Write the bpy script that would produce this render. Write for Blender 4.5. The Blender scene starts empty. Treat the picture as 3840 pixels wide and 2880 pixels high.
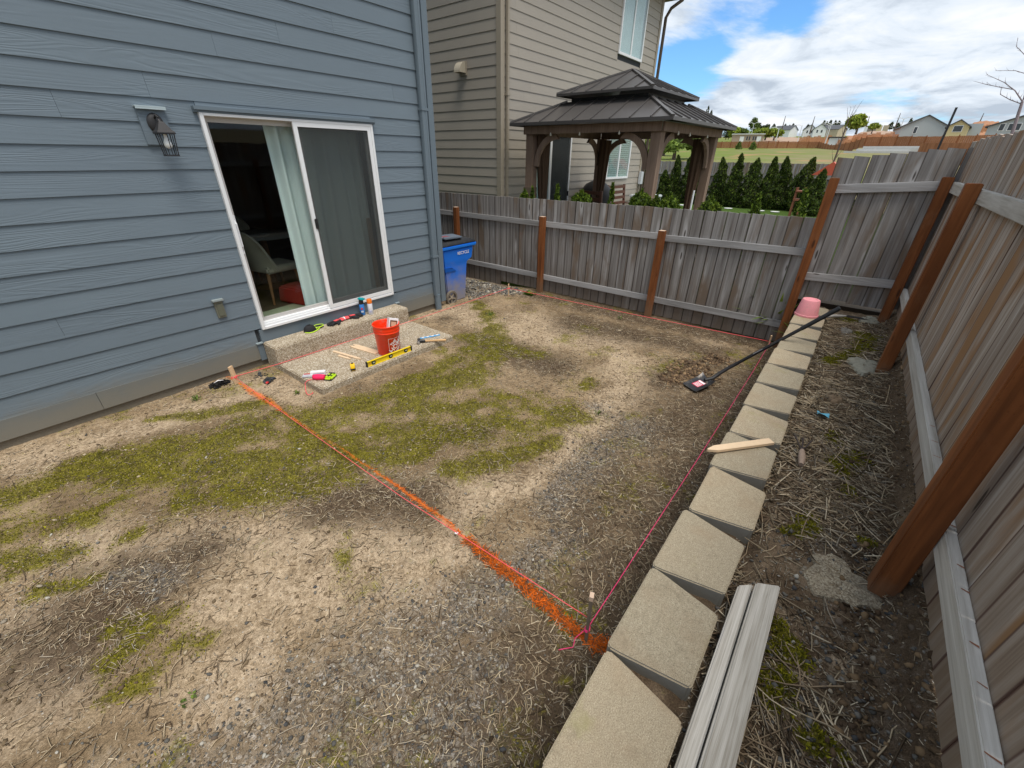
import bpy, bmesh, math, random
import numpy as np
from mathutils import Vector, Matrix

# ------------------------------------------------------------------ camera
scene = bpy.context.scene
COL = scene.collection
CAM = np.array([0.0, -4.9414, 1.9172])
RT = Vector((0.6173143, -0.78663529, 0.0113128))
UP = Vector((0.37297171, 0.30529116, 0.87617887))
FW = Vector((0.69268692, 0.53665839, -0.48185331))
cd = bpy.data.cameras.new("camera")
cam = bpy.data.objects.new("camera", cd)
COL.objects.link(cam)
M = Matrix((RT, UP, -FW)).transposed().to_4x4()
M.translation = Vector(CAM)
cam.matrix_world = M
cd.sensor_width = 36.0
cd.lens = 1554.85 / 3840 * 36
cd.clip_start = 0.03
cd.clip_end = 6000
scene.camera = cam

# ------------------------------------------------------------------ light
SUN_DIR = Vector((-0.12, -0.33, 0.935)).normalized()      # towards the sun
w = bpy.data.worlds.new("World")
scene.world = w
w.use_nodes = True
nt = w.node_tree
for n in list(nt.nodes):
    nt.nodes.remove(n)
L = nt.links.new


def wn(t, **k):
    n = nt.nodes.new(t)
    for a, b in k.items():
        setattr(n, a, b)
    return n


def wmath(op, a, b=None, c=None, clamp=False):
    n = wn('ShaderNodeMath', operation=op, use_clamp=clamp)
    for i, v in enumerate((a, b, c)):
        if v is None:
            continue
        if isinstance(v, (int, float)):
            n.inputs[i].default_value = v
        else:
            L(v, n.inputs[i])
    return n.outputs[0]


out = wn('ShaderNodeOutputWorld')
bg = wn('ShaderNodeBackground')
L(bg.outputs[0], out.inputs[0])
sky = wn('ShaderNodeTexSky', sky_type='NISHITA', sun_disc=False)
sky.sun_elevation = math.asin(SUN_DIR.z)
sky.sun_rotation = math.atan2(SUN_DIR.x, SUN_DIR.y)
sky.air_density = 1.0
sky.dust_density = 0.2
sky.ozone_density = 4.0
tc = wn('ShaderNodeTexCoord')
sep = wn('ShaderNodeSeparateXYZ')
L(tc.outputs['Generated'], sep.inputs[0])
dz = wmath('ADD', wmath('MAXIMUM', sep.outputs[2], 0.0), 0.13)
comb = wn('ShaderNodeCombineXYZ')
L(wmath('DIVIDE', sep.outputs[0], dz), comb.inputs[0])
L(wmath('DIVIDE', sep.outputs[1], dz), comb.inputs[1])


def wnoise(scale, detail, rough, off, dist=0.0):
    m = wn('ShaderNodeMapping')
    m.inputs[1].default_value = off
    L(comb.outputs[0], m.inputs[0])
    n = wn('ShaderNodeTexNoise')
    n.inputs['Scale'].default_value = scale
    n.inputs['Detail'].default_value = detail
    n.inputs['Roughness'].default_value = rough
    n.inputs['Distortion'].default_value = dist
    L(m.outputs[0], n.inputs['Vector'])
    return n.outputs[0]


cover = wnoise(0.9, 10, 0.60, (3.1, 1.7, 0.0), 0.15)


def blue_gap(dx, dy, dzz, sharp):
    """a gap in the cloud cover round one direction"""
    v = Vector((dx, dy, dzz)).normalized()
    d = wn('ShaderNodeVectorMath', operation='DOT_PRODUCT')
    nrm = wn('ShaderNodeVectorMath', operation='NORMALIZE')
    L(tc.outputs['Generated'], nrm.inputs[0])
    L(nrm.outputs[0], d.inputs[0])
    d.inputs[1].default_value = v
    return wmath('POWER', wmath('MAXIMUM', d.outputs['Value'], 0.0), sharp)


def dirv(az, tan):
    a = math.radians(az)
    return (math.cos(a), math.sin(a), tan)


gap = wmath('MULTIPLY', blue_gap(*dirv(18.0, 0.160), 420), 0.34)
gap = wmath('ADD', gap, wmath('MULTIPLY', blue_gap(*dirv(10.5, 0.215), 700), 0.26))
gap = wmath('ADD', gap, wmath('MULTIPLY', blue_gap(*dirv(3.0, 0.25), 900), 0.16))
gap = wmath('ADD', gap, wmath('MULTIPLY', blue_gap(*dirv(20.5, 0.12), 1500), 0.20))
gap = wmath('ADD', gap, wmath('MULTIPLY', blue_gap(*dirv(150, 0.5), 20), 0.2))
gap = wmath('ADD', gap, wmath('MULTIPLY', blue_gap(*dirv(-60, 0.6), 25), 0.2))
cv = wmath('SUBTRACT', cover, gap)
ramp = wn('ShaderNodeMapRange', interpolation_type='SMOOTHSTEP')
ramp.inputs[1].default_value = 0.27
ramp.inputs[2].default_value = 0.44
L(cv, ramp.inputs[0])
shade = wnoise(1.5, 9, 0.6, (7.7, 2.2, 1.0), 0.4)
sr = wn('ShaderNodeValToRGB')
L(shade, sr.inputs[0])
sr.color_ramp.elements[0].position = 0.40
sr.color_ramp.elements[0].color = (0.40, 0.46, 0.54, 1)
sr.color_ramp.elements[1].position = 0.68
sr.color_ramp.elements[1].color = (0.79, 0.80, 0.82, 1)
e = sr.color_ramp.elements.new(0.53)
e.color = (0.62, 0.68, 0.75, 1)
skys = wn('ShaderNodeVectorMath', operation='SCALE')
L(sky.outputs[0], skys.inputs[0])
skys.inputs[3].default_value = 0.86
# clouds are given in the same units as the sky (strength 0.1 follows)
cl = wn('ShaderNodeVectorMath', operation='SCALE')
L(sr.outputs[0], cl.inputs[0])
cl.inputs[3].default_value = 7.0
tint = wn('ShaderNodeVectorMath', operation='MULTIPLY')
L(skys.outputs[0], tint.inputs[0])
tint.inputs[1].default_value = (0.62, 0.92, 1.15)
mx = wn('ShaderNodeMix', data_type='RGBA')
L(ramp.outputs[0], mx.inputs[0])
L(tint.outputs[0], mx.inputs[6])
L(cl.outputs[0], mx.inputs[7])
L(mx.outputs[2], bg.inputs[0])
bg.inputs[1].default_value = 0.10

sl = bpy.data.lights.new("sun", 'SUN')
sl.energy = 1.8
sl.angle = math.radians(30)
sl.color = (1.0, 0.94, 0.85)
so = bpy.data.objects.new("sun", sl)
COL.objects.link(so)
so.rotation_euler = SUN_DIR.to_track_quat('Z', 'Y').to_euler()
scene.view_settings.view_transform = 'Standard'
scene.view_settings.look = 'None'
scene.view_settings.exposure = 0.92
scene.view_settings.gamma = 1.0
scene.view_settings.use_curve_mapping = False
scene.cycles.max_bounces = 6
scene.cycles.transparent_max_bounces = 8

# ------------------------------------------------------------------ helpers
R = random.Random(7)
NR = np.random.default_rng(11)


def tag(o, label=None, cat=None, group=None, kind=None):
    if label:
        o['label'] = label
    if cat:
        o['category'] = cat
    if group:
        o['group'] = group
    if kind:
        o['kind'] = kind
    return o


def worldloc(o):
    v = Vector(o.location)
    while o.parent:
        o = o.parent
        v = v + Vector(o.location)
    return v


def link(name, me, mat=None, parent=None, loc=(0, 0, 0)):
    o = bpy.data.objects.new(name, me)
    COL.objects.link(o)
    o.location = loc
    if parent is not None:
        o.parent = parent
    if mat is not None and me is not None and len(me.materials) == 0:
        me.materials.append(mat)
    return o


def thing(name, loc, label, cat, group=None):
    o = bpy.data.objects.new(name, None)
    o.empty_display_size = 0.1
    COL.objects.link(o)
    o.location = loc
    return tag(o, label, cat, group)


def rot(ax, deg):
    return Matrix.Rotation(math.radians(deg), 3, ax)


def frame(direction, up=(0, 0, 1)):
    """3x3 with local x along direction, z near up"""
    x = Vector(direction).normalized()
    z = Vector(up)
    y = z.cross(x)
    if y.length < 1e-4:
        y = Vector((0, 1, 0)).cross(x)
    y.normalize()
    z = x.cross(y)
    return Matrix((x, y, z)).transposed()


class MB:
    def __init__(s):
        s.v = []
        s.f = []

    def add(s, vs, fs):
        b = len(s.v)
        s.v += [tuple(v) for v in vs]
        s.f += [tuple(i + b for i in f) for f in fs]
        return s

    def box(s, x0, x1, y0, y1, z0, z1):
        return s.add([(x0, y0, z0), (x1, y0, z0), (x1, y1, z0), (x0, y1, z0), (x0, y0, z1), (x1, y0, z1), (x1, y1, z1), (x0, y1, z1)],
                     [(0, 3, 2, 1), (4, 5, 6, 7), (0, 1, 5, 4), (1, 2, 6, 5), (2, 3, 7, 6), (3, 0, 4, 7)])

    def obox(s, c, size, m=None, tx=1.0, ty=1.0):
        m = m or Matrix.Identity(3)
        a, b, h = size[0] / 2, size[1] / 2, size[2] / 2
        vs = []
        for z, kx, ky in ((-h, 1, 1), (h, tx, ty)):
            for x, y in ((-a, -b), (a, -b), (a, b), (-a, b)):
                vs.append(m @ Vector((x * kx, y * ky, z)) + Vector(c))
        return s.add(vs, [(0, 3, 2, 1), (4, 5, 6, 7), (0, 1, 5, 4), (1, 2, 6, 5), (2, 3, 7, 6), (3, 0, 4, 7)])

    def prism(s, poly, h, m=None, o=(0, 0, 0)):
        """poly in local xy, extruded 0..h in local z"""
        m = m or Matrix.Identity(3)
        n = len(poly)
        vs = [m @ Vector((x, y, 0)) + Vector(o) for x, y in poly] + [m @ Vector((x, y, h)) + Vector(o) for x, y in poly]
        fs = [tuple(reversed(range(n))), tuple(range(n, 2 * n))] + [(i, (i + 1) % n, n + (i + 1) % n, n + i) for i in range(n)]
        return s.add(vs, fs)

    def tube(s, pts, r, n=8, caps=True):
        pts = [Vector(p) for p in pts]
        rs = r if isinstance(r, (list, tuple)) else [r] * len(pts)
        vs = []
        prev = None
        for i, p in enumerate(pts):
            d = (pts[min(i + 1, len(pts) - 1)] - pts[max(i - 1, 0)]).normalized()
            if prev is None:
                a = d.orthogonal().normalized()
            else:
                a = (prev - d * prev.dot(d)).normalized()
            prev = a
            b = d.cross(a)
            for k in range(n):
                t = 2 * math.pi * k / n
                vs.append(p + (a * math.cos(t) + b * math.sin(t)) * rs[i])
        fs = []
        for i in range(len(pts) - 1):
            for k in range(n):
                fs.append((i * n + k, i * n + (k + 1) % n, (i + 1) * n + (k + 1) % n, (i + 1) * n + k))
        if caps:
            fs.append(tuple(reversed(range(n))))
            fs.append(tuple(range((len(pts) - 1) * n, len(pts) * n)))
        return s.add(vs, fs)

    def lathe(s, prof, n=24, c=(0, 0, 0), m=None, cap0=True, cap1=True):
        m = m or Matrix.Identity(3)
        vs = []
        for r, z in prof:
            for k in range(n):
                t = 2 * math.pi * k / n
                vs.append(m @ Vector((r * math.cos(t), r * math.sin(t), z)) + Vector(c))
        fs = []
        for i in range(len(prof) - 1):
            for k in range(n):
                fs.append((i * n + k, i * n + (k + 1) % n, (i + 1) * n + (k + 1) % n, (i + 1) * n + k))
        if cap0:
            fs.append(tuple(reversed(range(n))))
        if cap1:
            fs.append(tuple(range((len(prof) - 1) * n, len(prof) * n)))
        return s.add(vs, fs)

    def grid(s, fn, nu, nv):
        vs = [fn(i / nu, j / nv) for j in range(nv + 1) for i in range(nu + 1)]
        fs = [(j * (nu + 1) + i, j * (nu + 1) + i + 1, (j + 1) * (nu + 1) + i + 1, (j + 1) * (nu + 1) + i) for j in range(nv) for i in range(nu)]
        return s.add(vs, fs)

    def mesh(s, name, origin=(0, 0, 0), bevel=0, smooth=False, seg=2, fix=True):
        me = bpy.data.meshes.new(name)
        ox, oy, oz = origin
        me.from_pydata([(x - ox, y - oy, z - oz) for x, y, z in s.v], [], s.f)
        if fix or bevel:
            bm = bmesh.new()
            bm.from_mesh(me)
            bmesh.ops.recalc_face_normals(bm, faces=bm.faces)
            if bevel:
                ed = [e for e in bm.edges if len(e.link_faces) == 2 and e.calc_face_angle(0) > 0.5]
                bmesh.ops.bevel(bm, geom=ed, offset=bevel, segments=seg, affect='EDGES', clamp_overlap=True)
            bm.to_mesh(me)
            bm.free()
        if smooth:
            me.polygons.foreach_set('use_smooth', [True] * len(me.polygons))
            if smooth != 'all':
                me.set_sharp_from_angle(angle=math.radians(40))
        me.update()
        return me

    def build(s, name, mat, parent=None, bevel=0, smooth=False, origin=None, seg=2):
        """vertices are in world space; the object keeps its own origin"""
        pw = worldloc(parent) if parent is not None else Vector((0, 0, 0))
        if origin is None:
            a = np.array(s.v)
            c = (a.min(0) + a.max(0)) / 2
            origin = (c[0], c[1], a[:, 2].min())
        me = s.mesh(name, origin, bevel, smooth, seg)
        o = link(name, me, mat, parent, Vector(origin) - pw)
        return o


def npmesh(name, V, F, mat, col=None, kind=None, parent=None, smooth=False, attrs=None, loc=(0, 0, 0)):
    V = np.asarray(V, dtype=np.float32)
    F = np.asarray(F, dtype=np.int32)
    me = bpy.data.meshes.new(name)
    me.vertices.add(len(V))
    me.vertices.foreach_set('co', V.ravel())
    k = F.shape[1]
    me.loops.add(F.size)
    me.loops.foreach_set('vertex_index', F.ravel())
    me.polygons.add(len(F))
    me.polygons.foreach_set('loop_start', np.arange(0, F.size, k, dtype=np.int32))
    me.polygons.foreach_set('loop_total', np.full(len(F), k, dtype=np.int32))
    if smooth:
        me.polygons.foreach_set('use_smooth', np.ones(len(F), dtype=bool))
    me.update(calc_edges=True)
    if col is not None:
        a = me.color_attributes.new('col', 'FLOAT_COLOR', 'POINT')
        c = np.ones((len(V), 4), dtype=np.float32)
        c[:, :3] = col
        a.data.foreach_set('color', c.ravel())
    for nme, arr in (attrs or {}).items():
        a = me.attributes.new(nme, 'FLOAT', 'POINT')
        a.data.foreach_set('value', np.asarray(arr, dtype=np.float32))
    o = link(name, me, mat, parent, loc)
    if kind:
        o['kind'] = kind
    return o


# value noise in numpy
def vnoise(x, y, seed=0):
    xi = np.floor(x).astype(np.int64)
    yi = np.floor(y).astype(np.int64)
    fx = x - xi
    fy = y - yi
    fx = fx * fx * (3 - 2 * fx)
    fy = fy * fy * (3 - 2 * fy)

    def h(a, b):
        n = (a * 374761393 + b * 668265263 + seed * 974711) & 0x7fffffff
        n = ((n ^ (n >> 13)) * 1274126177) & 0x7fffffff
        return ((n ^ (n >> 16)) & 0xffff) / 65535.0
    return (h(xi, yi) * (1 - fx) + h(xi + 1, yi) * fx) * (1 - fy) + (h(xi, yi + 1) * (1 - fx) + h(xi + 1, yi + 1) * fx) * fy


def fbm(x, y, seed=0, oct=4):
    s = 0
    a = 1
    t = 0
    for i in range(oct):
        s = s + a * vnoise(x * 2 ** i, y * 2 ** i, seed + i * 17)
        t += a
        a *= 0.5
    return s / t


# ------------------------------------------------------------------ materials
class NT:
    def __init__(s, name):
        s.m = bpy.data.materials.new(name)
        s.m.use_nodes = True
        s.t = s.m.node_tree
        s.b = s.t.nodes['Principled BSDF']
        s.o = s.t.nodes['Material Output']

    def n(s, t, **k):
        q = s.t.nodes.new(t)
        for a, b in k.items():
            setattr(q, a, b)
        return q

    def l(s, a, b):
        s.t.links.new(a, b)

    def setv(s, sock, v):
        if isinstance(v, (int, float)):
            sock.default_value = v
        elif isinstance(v, tuple):
            sock.default_value = v if len(v) == len(sock.default_value) else (*v, 1)
        else:
            s.l(v, sock)

    def math(s, op, a, b=None, c=None, clamp=False):
        q = s.n('ShaderNodeMath', operation=op, use_clamp=clamp)
        for i, v in enumerate((a, b, c)):
            if v is not None:
                s.setv(q.inputs[i], v)
        return q.outputs[0]

    def coords(s, scale=(1, 1, 1), rnd=0.0, kind='Object'):
        c = s.n('ShaderNodeTexCoord').outputs[kind]
        if rnd:
            oi = s.n('ShaderNodeObjectInfo')
            cm = s.n('ShaderNodeCombineXYZ')
            s.l(s.math('MULTIPLY', oi.outputs['Random'], 37.3 * rnd), cm.inputs[0])
            s.l(s.math('MULTIPLY', oi.outputs['Random'], 91.7 * rnd), cm.inputs[1])
            s.l(s.math('MULTIPLY', oi.outputs['Random'], 53.9 * rnd), cm.inputs[2])
            ad = s.n('ShaderNodeVectorMath', operation='ADD')
            s.l(c, ad.inputs[0])
            s.l(cm.outputs[0], ad.inputs[1])
            c = ad.outputs[0]
        if scale != (1, 1, 1):
            mp = s.n('ShaderNodeMapping')
            mp.inputs[3].default_value = scale
            s.l(c, mp.inputs[0])
            c = mp.outputs[0]
        return c

    def noise(s, vec, scale=5, detail=4, rough=0.55, dist=0.0, out=0):
        q = s.n('ShaderNodeTexNoise')
        s.l(vec, q.inputs['Vector'])
        q.inputs['Scale'].default_value = scale
        q.inputs['Detail'].default_value = detail
        q.inputs['Roughness'].default_value = rough
        q.inputs['Distortion'].default_value = dist
        return q.outputs[out]

    def voro(s, vec, scale=5, rnd=1.0, out='Distance', feature='F1'):
        q = s.n('ShaderNodeTexVoronoi', feature=feature)
        s.l(vec, q.inputs['Vector'])
        q.inputs['Scale'].default_value = scale
        q.inputs['Randomness'].default_value = rnd
        return q.outputs[out]

    def ramp(s, fac, stops, interp='LINEAR'):
        q = s.n('ShaderNodeValToRGB')
        q.color_ramp.interpolation = interp
        s.l(fac, q.inputs[0])
        el = q.color_ramp.elements
        while len(el) < len(stops):
            el.new(0.5)
        for e_, (p, c) in zip(el, stops):
            e_.position = p
            e_.color = (*c, 1) if len(c) == 3 else c
        return q.outputs[0]

    def mr(s, v, a, b, c=0.0, d=1.0, smooth=True):
        q = s.n('ShaderNodeMapRange', interpolation_type='SMOOTHSTEP' if smooth else 'LINEAR')
        s.l(v, q.inputs[0])
        q.inputs[1].default_value = a
        q.inputs[2].default_value = b
        q.inputs[3].default_value = c
        q.inputs[4].default_value = d
        return q.outputs[0]

    def mix(s, fac, a, b, mode='MIX'):
        q = s.n('ShaderNodeMix', data_type='RGBA', blend_type=mode)
        s.setv(q.inputs[0], fac)
        s.setv(q.inputs[6], a)
        s.setv(q.inputs[7], b)
        return q.outputs[2]

    def bump(s, h, strength=0.5, dist=0.01):
        q = s.n('ShaderNodeBump')
        q.inputs['Strength'].default_value = strength
        q.inputs['Distance'].default_value = dist
        s.l(h, q.inputs['Height'])
        s.l(q.outputs[0], s.b.inputs['Normal'])
        return q

    def base(s, c):
        s.setv(s.b.inputs['Base Color'], c)

    def rough(s, v, spec=0.3):
        s.setv(s.b.inputs['Roughness'], v)
        s.b.inputs['Specular IOR Level'].default_value = spec

    def attr(s, name, out='Fac'):
        q = s.n('ShaderNodeAttribute')
        q.attribute_name = name
        return q.outputs[out]


def plain(name, col, rough=0.6, spec=0.35, metal=0.0, var=0.08, nscale=30, bump=0.15, dust=0.0):
    t = NT(name)
    v = t.coords(rnd=1.0)
    n = t.noise(v, nscale, 5, 0.6)
    a = tuple(c * (1 - var) for c in col)
    b = tuple(min(1, c * (1 + var)) for c in col)
    cc_ = t.mix(n, (*a, 1), (*b, 1))
    if dust:
        dn = t.noise(t.coords(rnd=1.0), 14, 6, 0.72, 0.4)
        sc_ = t.noise(t.coords((60, 9, 60), rnd=1.0), 1.0, 3, 0.6)
        dd = t.math('MAXIMUM', t.mr(dn, 0.50, 0.74), t.math('MULTIPLY', t.mr(sc_, 0.66, 0.74), 0.6))
        cc_ = t.mix(t.math('MULTIPLY', dd, dust), cc_, (0.42, 0.34, 0.25, 1))
    t.base(cc_)
    t.rough(rough, spec)
    t.b.inputs['Metallic'].default_value = metal
    if bump:
        t.bump(n, bump, 0.002)
    return t.m


def wood(name, axis, stops, blot=None, edge=None, dens=1.0, knots=True, sheen=None, streak=1.0, bump=0.5, rough=0.85, dirt=None):
    t = NT(name)
    k = {'x': (1.0, 15, 15), 'y': (15, 1.0, 15), 'z': (15, 15, 1.0)}[axis]
    k = tuple(q * dens if q > 2 else q for q in k)
    v = t.coords(k, rnd=1.0)
    n1 = t.noise(v, 1.0, 6, 0.62, 0.7)
    k2 = tuple(q * 5.0 if q > 2 else 2.0 for q in k)
    v2 = t.coords(k2, rnd=1.0)
    n2 = t.noise(v2, 1.0, 4, 0.7, 0.3)
    fac = t.math('ADD', t.math('MULTIPLY', n1, 1 - 0.28 * streak), t.math('MULTIPLY', n2, 0.28 * streak))
    c = t.ramp(fac, stops)
    oi = t.n('ShaderNodeObjectInfo').outputs['Random']
    # board to board difference
    c = t.mix(0.75, c, t.ramp(oi, [(0.0, (0.80, 0.79, 0.78)), (0.35, (0.94, 0.95, 0.96)), (0.7, (1.0, 0.99, 0.97)), (1.0, (1.12, 1.12, 1.13))]), 'MULTIPLY')
    if blot:
        bl = t.noise(t.coords(tuple(1.4 if q < 2 else 4.0 for q in k), rnd=2.0), 1.0, 4, 0.6, 0.5)
        c = t.mix(t.mr(bl, 0.48, 0.66), c, blot)
    h = fac
    if knots:
        kv = t.coords(tuple(1.9 if q < 2 else 6.5 for q in k), rnd=1.7)
        vo = t.n('ShaderNodeTexVoronoi')
        t.l(kv, vo.inputs['Vector'])
        vo.inputs['Scale'].default_value = 1.0
        gate = t.math('GREATER_THAN', t.n('ShaderNodeSeparateColor').outputs[0], 2.0)
        sc = t.n('ShaderNodeSeparateColor')
        t.l(vo.outputs['Color'], sc.inputs[0])
        gate = t.math('GREATER_THAN', sc.outputs[0], 0.35)
        d = t.math('ADD', vo.outputs['Distance'], t.math('MULTIPLY', t.math('SUBTRACT', n2, 0.5), 0.06))
        ring = t.math('MULTIPLY', t.mr(d, 0.26, 0.10), gate)
        core = t.math('MULTIPLY', t.mr(d, 0.085, 0.05), gate)
        c = t.mix(t.math('MULTIPLY', ring, 0.75), c, knots if isinstance(knots, tuple) else (0.42, 0.41, 0.41, 1))
        c = t.mix(t.math('MULTIPLY', core, 0.85), c, (0.045, 0.032, 0.024, 1))
    if dirt:
        g = t.n('ShaderNodeNewGeometry')
        sp = t.n('ShaderNodeSeparateXYZ')
        t.l(g.outputs['Position'], sp.inputs[0])
        zz = t.math('ADD', sp.outputs[2], t.math('MULTIPLY', t.math('SUBTRACT', n1, 0.5), 0.5))
        c = t.mix(t.math('MULTIPLY', t.mr(zz, dirt[1], dirt[0]), 0.75), c, dirt[2], 'MIX')
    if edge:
        # board edges stained dark to paint in gap shade (in the board's own space)
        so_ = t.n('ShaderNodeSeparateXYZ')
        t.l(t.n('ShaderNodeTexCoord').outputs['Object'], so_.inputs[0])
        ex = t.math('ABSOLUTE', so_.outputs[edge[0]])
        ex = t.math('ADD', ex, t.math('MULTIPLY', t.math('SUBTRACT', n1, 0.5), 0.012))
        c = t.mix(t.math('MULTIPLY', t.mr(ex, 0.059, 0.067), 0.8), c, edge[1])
    t.base(c)
    t.rough(rough, 0.2)
    t.bump(h, bump, 0.004)
    return t.m


GREY = [(0.32, (0.11, 0.096, 0.086)), (0.44, (0.23, 0.215, 0.205)), (0.55, (0.32, 0.305, 0.295)), (0.66, (0.48, 0.47, 0.46))]
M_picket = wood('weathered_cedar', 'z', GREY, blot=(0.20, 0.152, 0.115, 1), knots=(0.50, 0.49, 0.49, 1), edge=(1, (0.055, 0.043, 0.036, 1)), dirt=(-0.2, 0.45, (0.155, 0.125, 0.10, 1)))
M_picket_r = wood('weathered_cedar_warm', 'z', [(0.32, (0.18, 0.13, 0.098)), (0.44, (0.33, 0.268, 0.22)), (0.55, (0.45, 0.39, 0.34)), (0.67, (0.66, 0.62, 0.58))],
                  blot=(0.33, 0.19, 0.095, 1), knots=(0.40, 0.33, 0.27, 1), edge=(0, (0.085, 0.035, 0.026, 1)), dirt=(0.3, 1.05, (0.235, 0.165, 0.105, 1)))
M_rail_y = wood('rail_grey_y', 'y', [(0.28, (0.20, 0.19, 0.182)), (0.45, (0.32, 0.312, 0.308)), (0.62, (0.45, 0.445, 0.445)), (0.75, (0.56, 0.555, 0.55))])
M_rail_x = wood('rail_grey_x', 'x', [(0.30, (0.30, 0.27, 0.225)), (0.45, (0.50, 0.475, 0.43)), (0.58, (0.64, 0.62, 0.58)), (0.72, (0.76, 0.745, 0.71))], streak=1.2, knots=False)
M_plank = wood('plank_grey', 'x', [(0.30, (0.10, 0.08, 0.06)), (0.42, (0.31, 0.28, 0.235)), (0.52, (0.46, 0.43, 0.38)), (0.68, (0.64, 0.61, 0.56))], streak=1.5, bump=0.7, dens=1.7)
M_stake = wood('new_pine', 'z', [(0.3, (0.55, 0.36, 0.20)), (0.5, (0.66, 0.46, 0.28)), (0.7, (0.74, 0.55, 0.36))], knots=False, bump=0.2)
M_stake_x = wood('new_pine_x', 'x', [(0.3, (0.55, 0.38, 0.22)), (0.5, (0.68, 0.50, 0.32)), (0.7, (0.76, 0.60, 0.42))], knots=False, bump=0.2)


def post_mat():
    t = NT('stained_treated_post')
    v = t.coords((22, 22, 1.2), rnd=1.0)
    n = t.noise(v, 1, 5, 0.6, 0.4)
    c = t.ramp(n, [(0.3, (0.125, 0.042, 0.014)), (0.5, (0.215, 0.072, 0.022)), (0.72, (0.32, 0.118, 0.040))])
    pk_ = t.noise(t.coords((5, 5, 3.0), rnd=2.0), 1.0, 5, 0.65)
    c = t.mix(t.math('MULTIPLY', t.mr(pk_, 0.52, 0.72), 0.35), c, (0.30, 0.15, 0.075, 1))
    # incising marks
    sv = t.coords((60, 60, 26))
    ck = t.voro(sv, 1.0, 0.35)
    mk = t.mr(ck, 0.16, 0.05)
    c = t.mix(t.math('MULTIPLY', mk, 0.30), c, (0.10, 0.03, 0.012, 1))
    kv = t.voro(t.coords((9, 9, 2.2), rnd=1.3), 1.0)
    c = t.mix(t.math('MULTIPLY', t.mr(kv, 0.14, 0.07), 0.8), c, (0.05, 0.018, 0.008, 1))
    ck2 = t.noise(t.coords((70, 70, 1.0), rnd=1.0), 1.0, 2, 0.5)
    c = t.mix(t.math('MULTIPLY', t.mr(ck2, 0.34, 0.28), 0.8), c, (0.06, 0.02, 0.01, 1))
    so_ = t.n('ShaderNodeSeparateXYZ')
    t.l(t.n('ShaderNodeTexCoord').outputs['Object'], so_.inputs[0])
    zd = t.math('ADD', so_.outputs[2], t.math('MULTIPLY', t.math('SUBTRACT', t.noise(t.coords((14, 14, 9)), 1.0, 5, 0.7), 0.5), 0.35))
    c = t.mix(t.math('MULTIPLY', t.mr(zd, 0.56, 0.30), 0.55), c, (0.20, 0.14, 0.09, 1))
    t.base(c)
    t.rough(0.68, 0.25)
    t.bump(t.math('SUBTRACT', n, t.math('ADD', mk, t.mr(ck2, 0.34, 0.28))), 0.3, 0.003)
    return t.m


M_post = post_mat()
M_cut = plain('cut_end_wood', (0.62, 0.45, 0.33), 0.8, var=0.15, nscale=80)


def siding_mat(name, col, grain=0.5, dirtcol=None, spec=0.35):
    t = NT(name)
    v = t.coords((0.50, 1.0, 7.0), rnd=1.0)
    n = t.noise(v, 1.0, 2.5, 0.45, 0.5)
    fr = t.math('MULTIPLY', n, 130.0)
    wv = t.math('SINE', fr)
    amp = t.mr(t.noise(t.coords((0.9, 1, 4.0), rnd=2.0), 1.0, 2, 0.5), 0.36, 0.62, 0.15, 1.0)
    h = t.math('MULTIPLY', wv, amp)
    fine = t.noise(t.coords((60, 60, 160), rnd=1.0), 1.0, 3, 0.6)
    h = t.math('ADD', t.math('MULTIPLY', h, 0.5), t.math('MULTIPLY', fine, 0.25))
    big = t.noise(t.coords((1.5, 1.5, 3)), 1.0, 4, 0.6)
    c = t.mix(big, tuple(q * 0.92 for q in col) + (1,), tuple(q * 1.08 for q in col) + (1,))
    oi = t.n('ShaderNodeObjectInfo').outputs['Random']
    c = t.mix(0.6, c, t.ramp(oi, [(0, (0.94, 0.94, 0.95)), (1, (1.04, 1.04, 1.03))]), 'MULTIPLY')
    if dirtcol:
        g = t.n('ShaderNodeNewGeometry')
        sp = t.n('ShaderNodeSeparateXYZ')
        t.l(g.outputs['Position'], sp.inputs[0])
        zz = t.math('ADD', sp.outputs[2], t.math('MULTIPLY', t.noise(t.coords((5, 5, 9), kind='Object'), 1.0, 5, 0.7), 0.22))
        c = t.mix(t.mr(zz, 0.26, -0.04), c, dirtcol)
    t.base(c)
    t.rough(0.52, spec)
    t.bump(h, grain, 0.0016)
    return t.m


M_blue = siding_mat('blue_grey_siding', (0.156, 0.198, 0.234), 0.66, (0.185, 0.172, 0.14, 1))
M_bluetrim = plain('blue_grey_trim', (0.145, 0.185, 0.218), 0.5, 0.35, var=0.06, nscale=60)
M_base_trim = siding_mat('stained_base_trim', (0.145, 0.172, 0.185), 0.1, (0.205, 0.195, 0.165, 1))
M_tan = siding_mat('tan_siding', (0.36, 0.325, 0.275), 0.35)
M_tantrim = plain('tan_trim', (0.34, 0.295, 0.23), 0.5, 0.35, var=0.06)
M_white = plain('white_vinyl', (0.80, 0.81, 0.82), 0.35, 0.5, var=0.02, bump=0)
M_offwhite = plain('screen_track_vinyl', (0.52, 0.50, 0.48), 0.4, 0.5, var=0.03, bump=0)
M_black = plain('black_plastic', (0.014, 0.014, 0.016), 0.4, 0.5, var=0.2, dust=0.10)
M_blackmetal = plain('black_iron', (0.022, 0.021, 0.023), 0.55, 0.5, var=0.3, nscale=60)
M_sheath = plain('wall_sheathing', (0.05, 0.055, 0.06), 0.9)
M_found = plain('foundation_concrete', (0.20, 0.175, 0.135), 0.95, var=0.25, nscale=25)
M_roof = plain('asphalt_shingle', (0.06, 0.058, 0.06), 0.95, var=0.3, nscale=20)
M_dark = plain('dark_interior', (0.045, 0.043, 0.04), 0.9)
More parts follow.
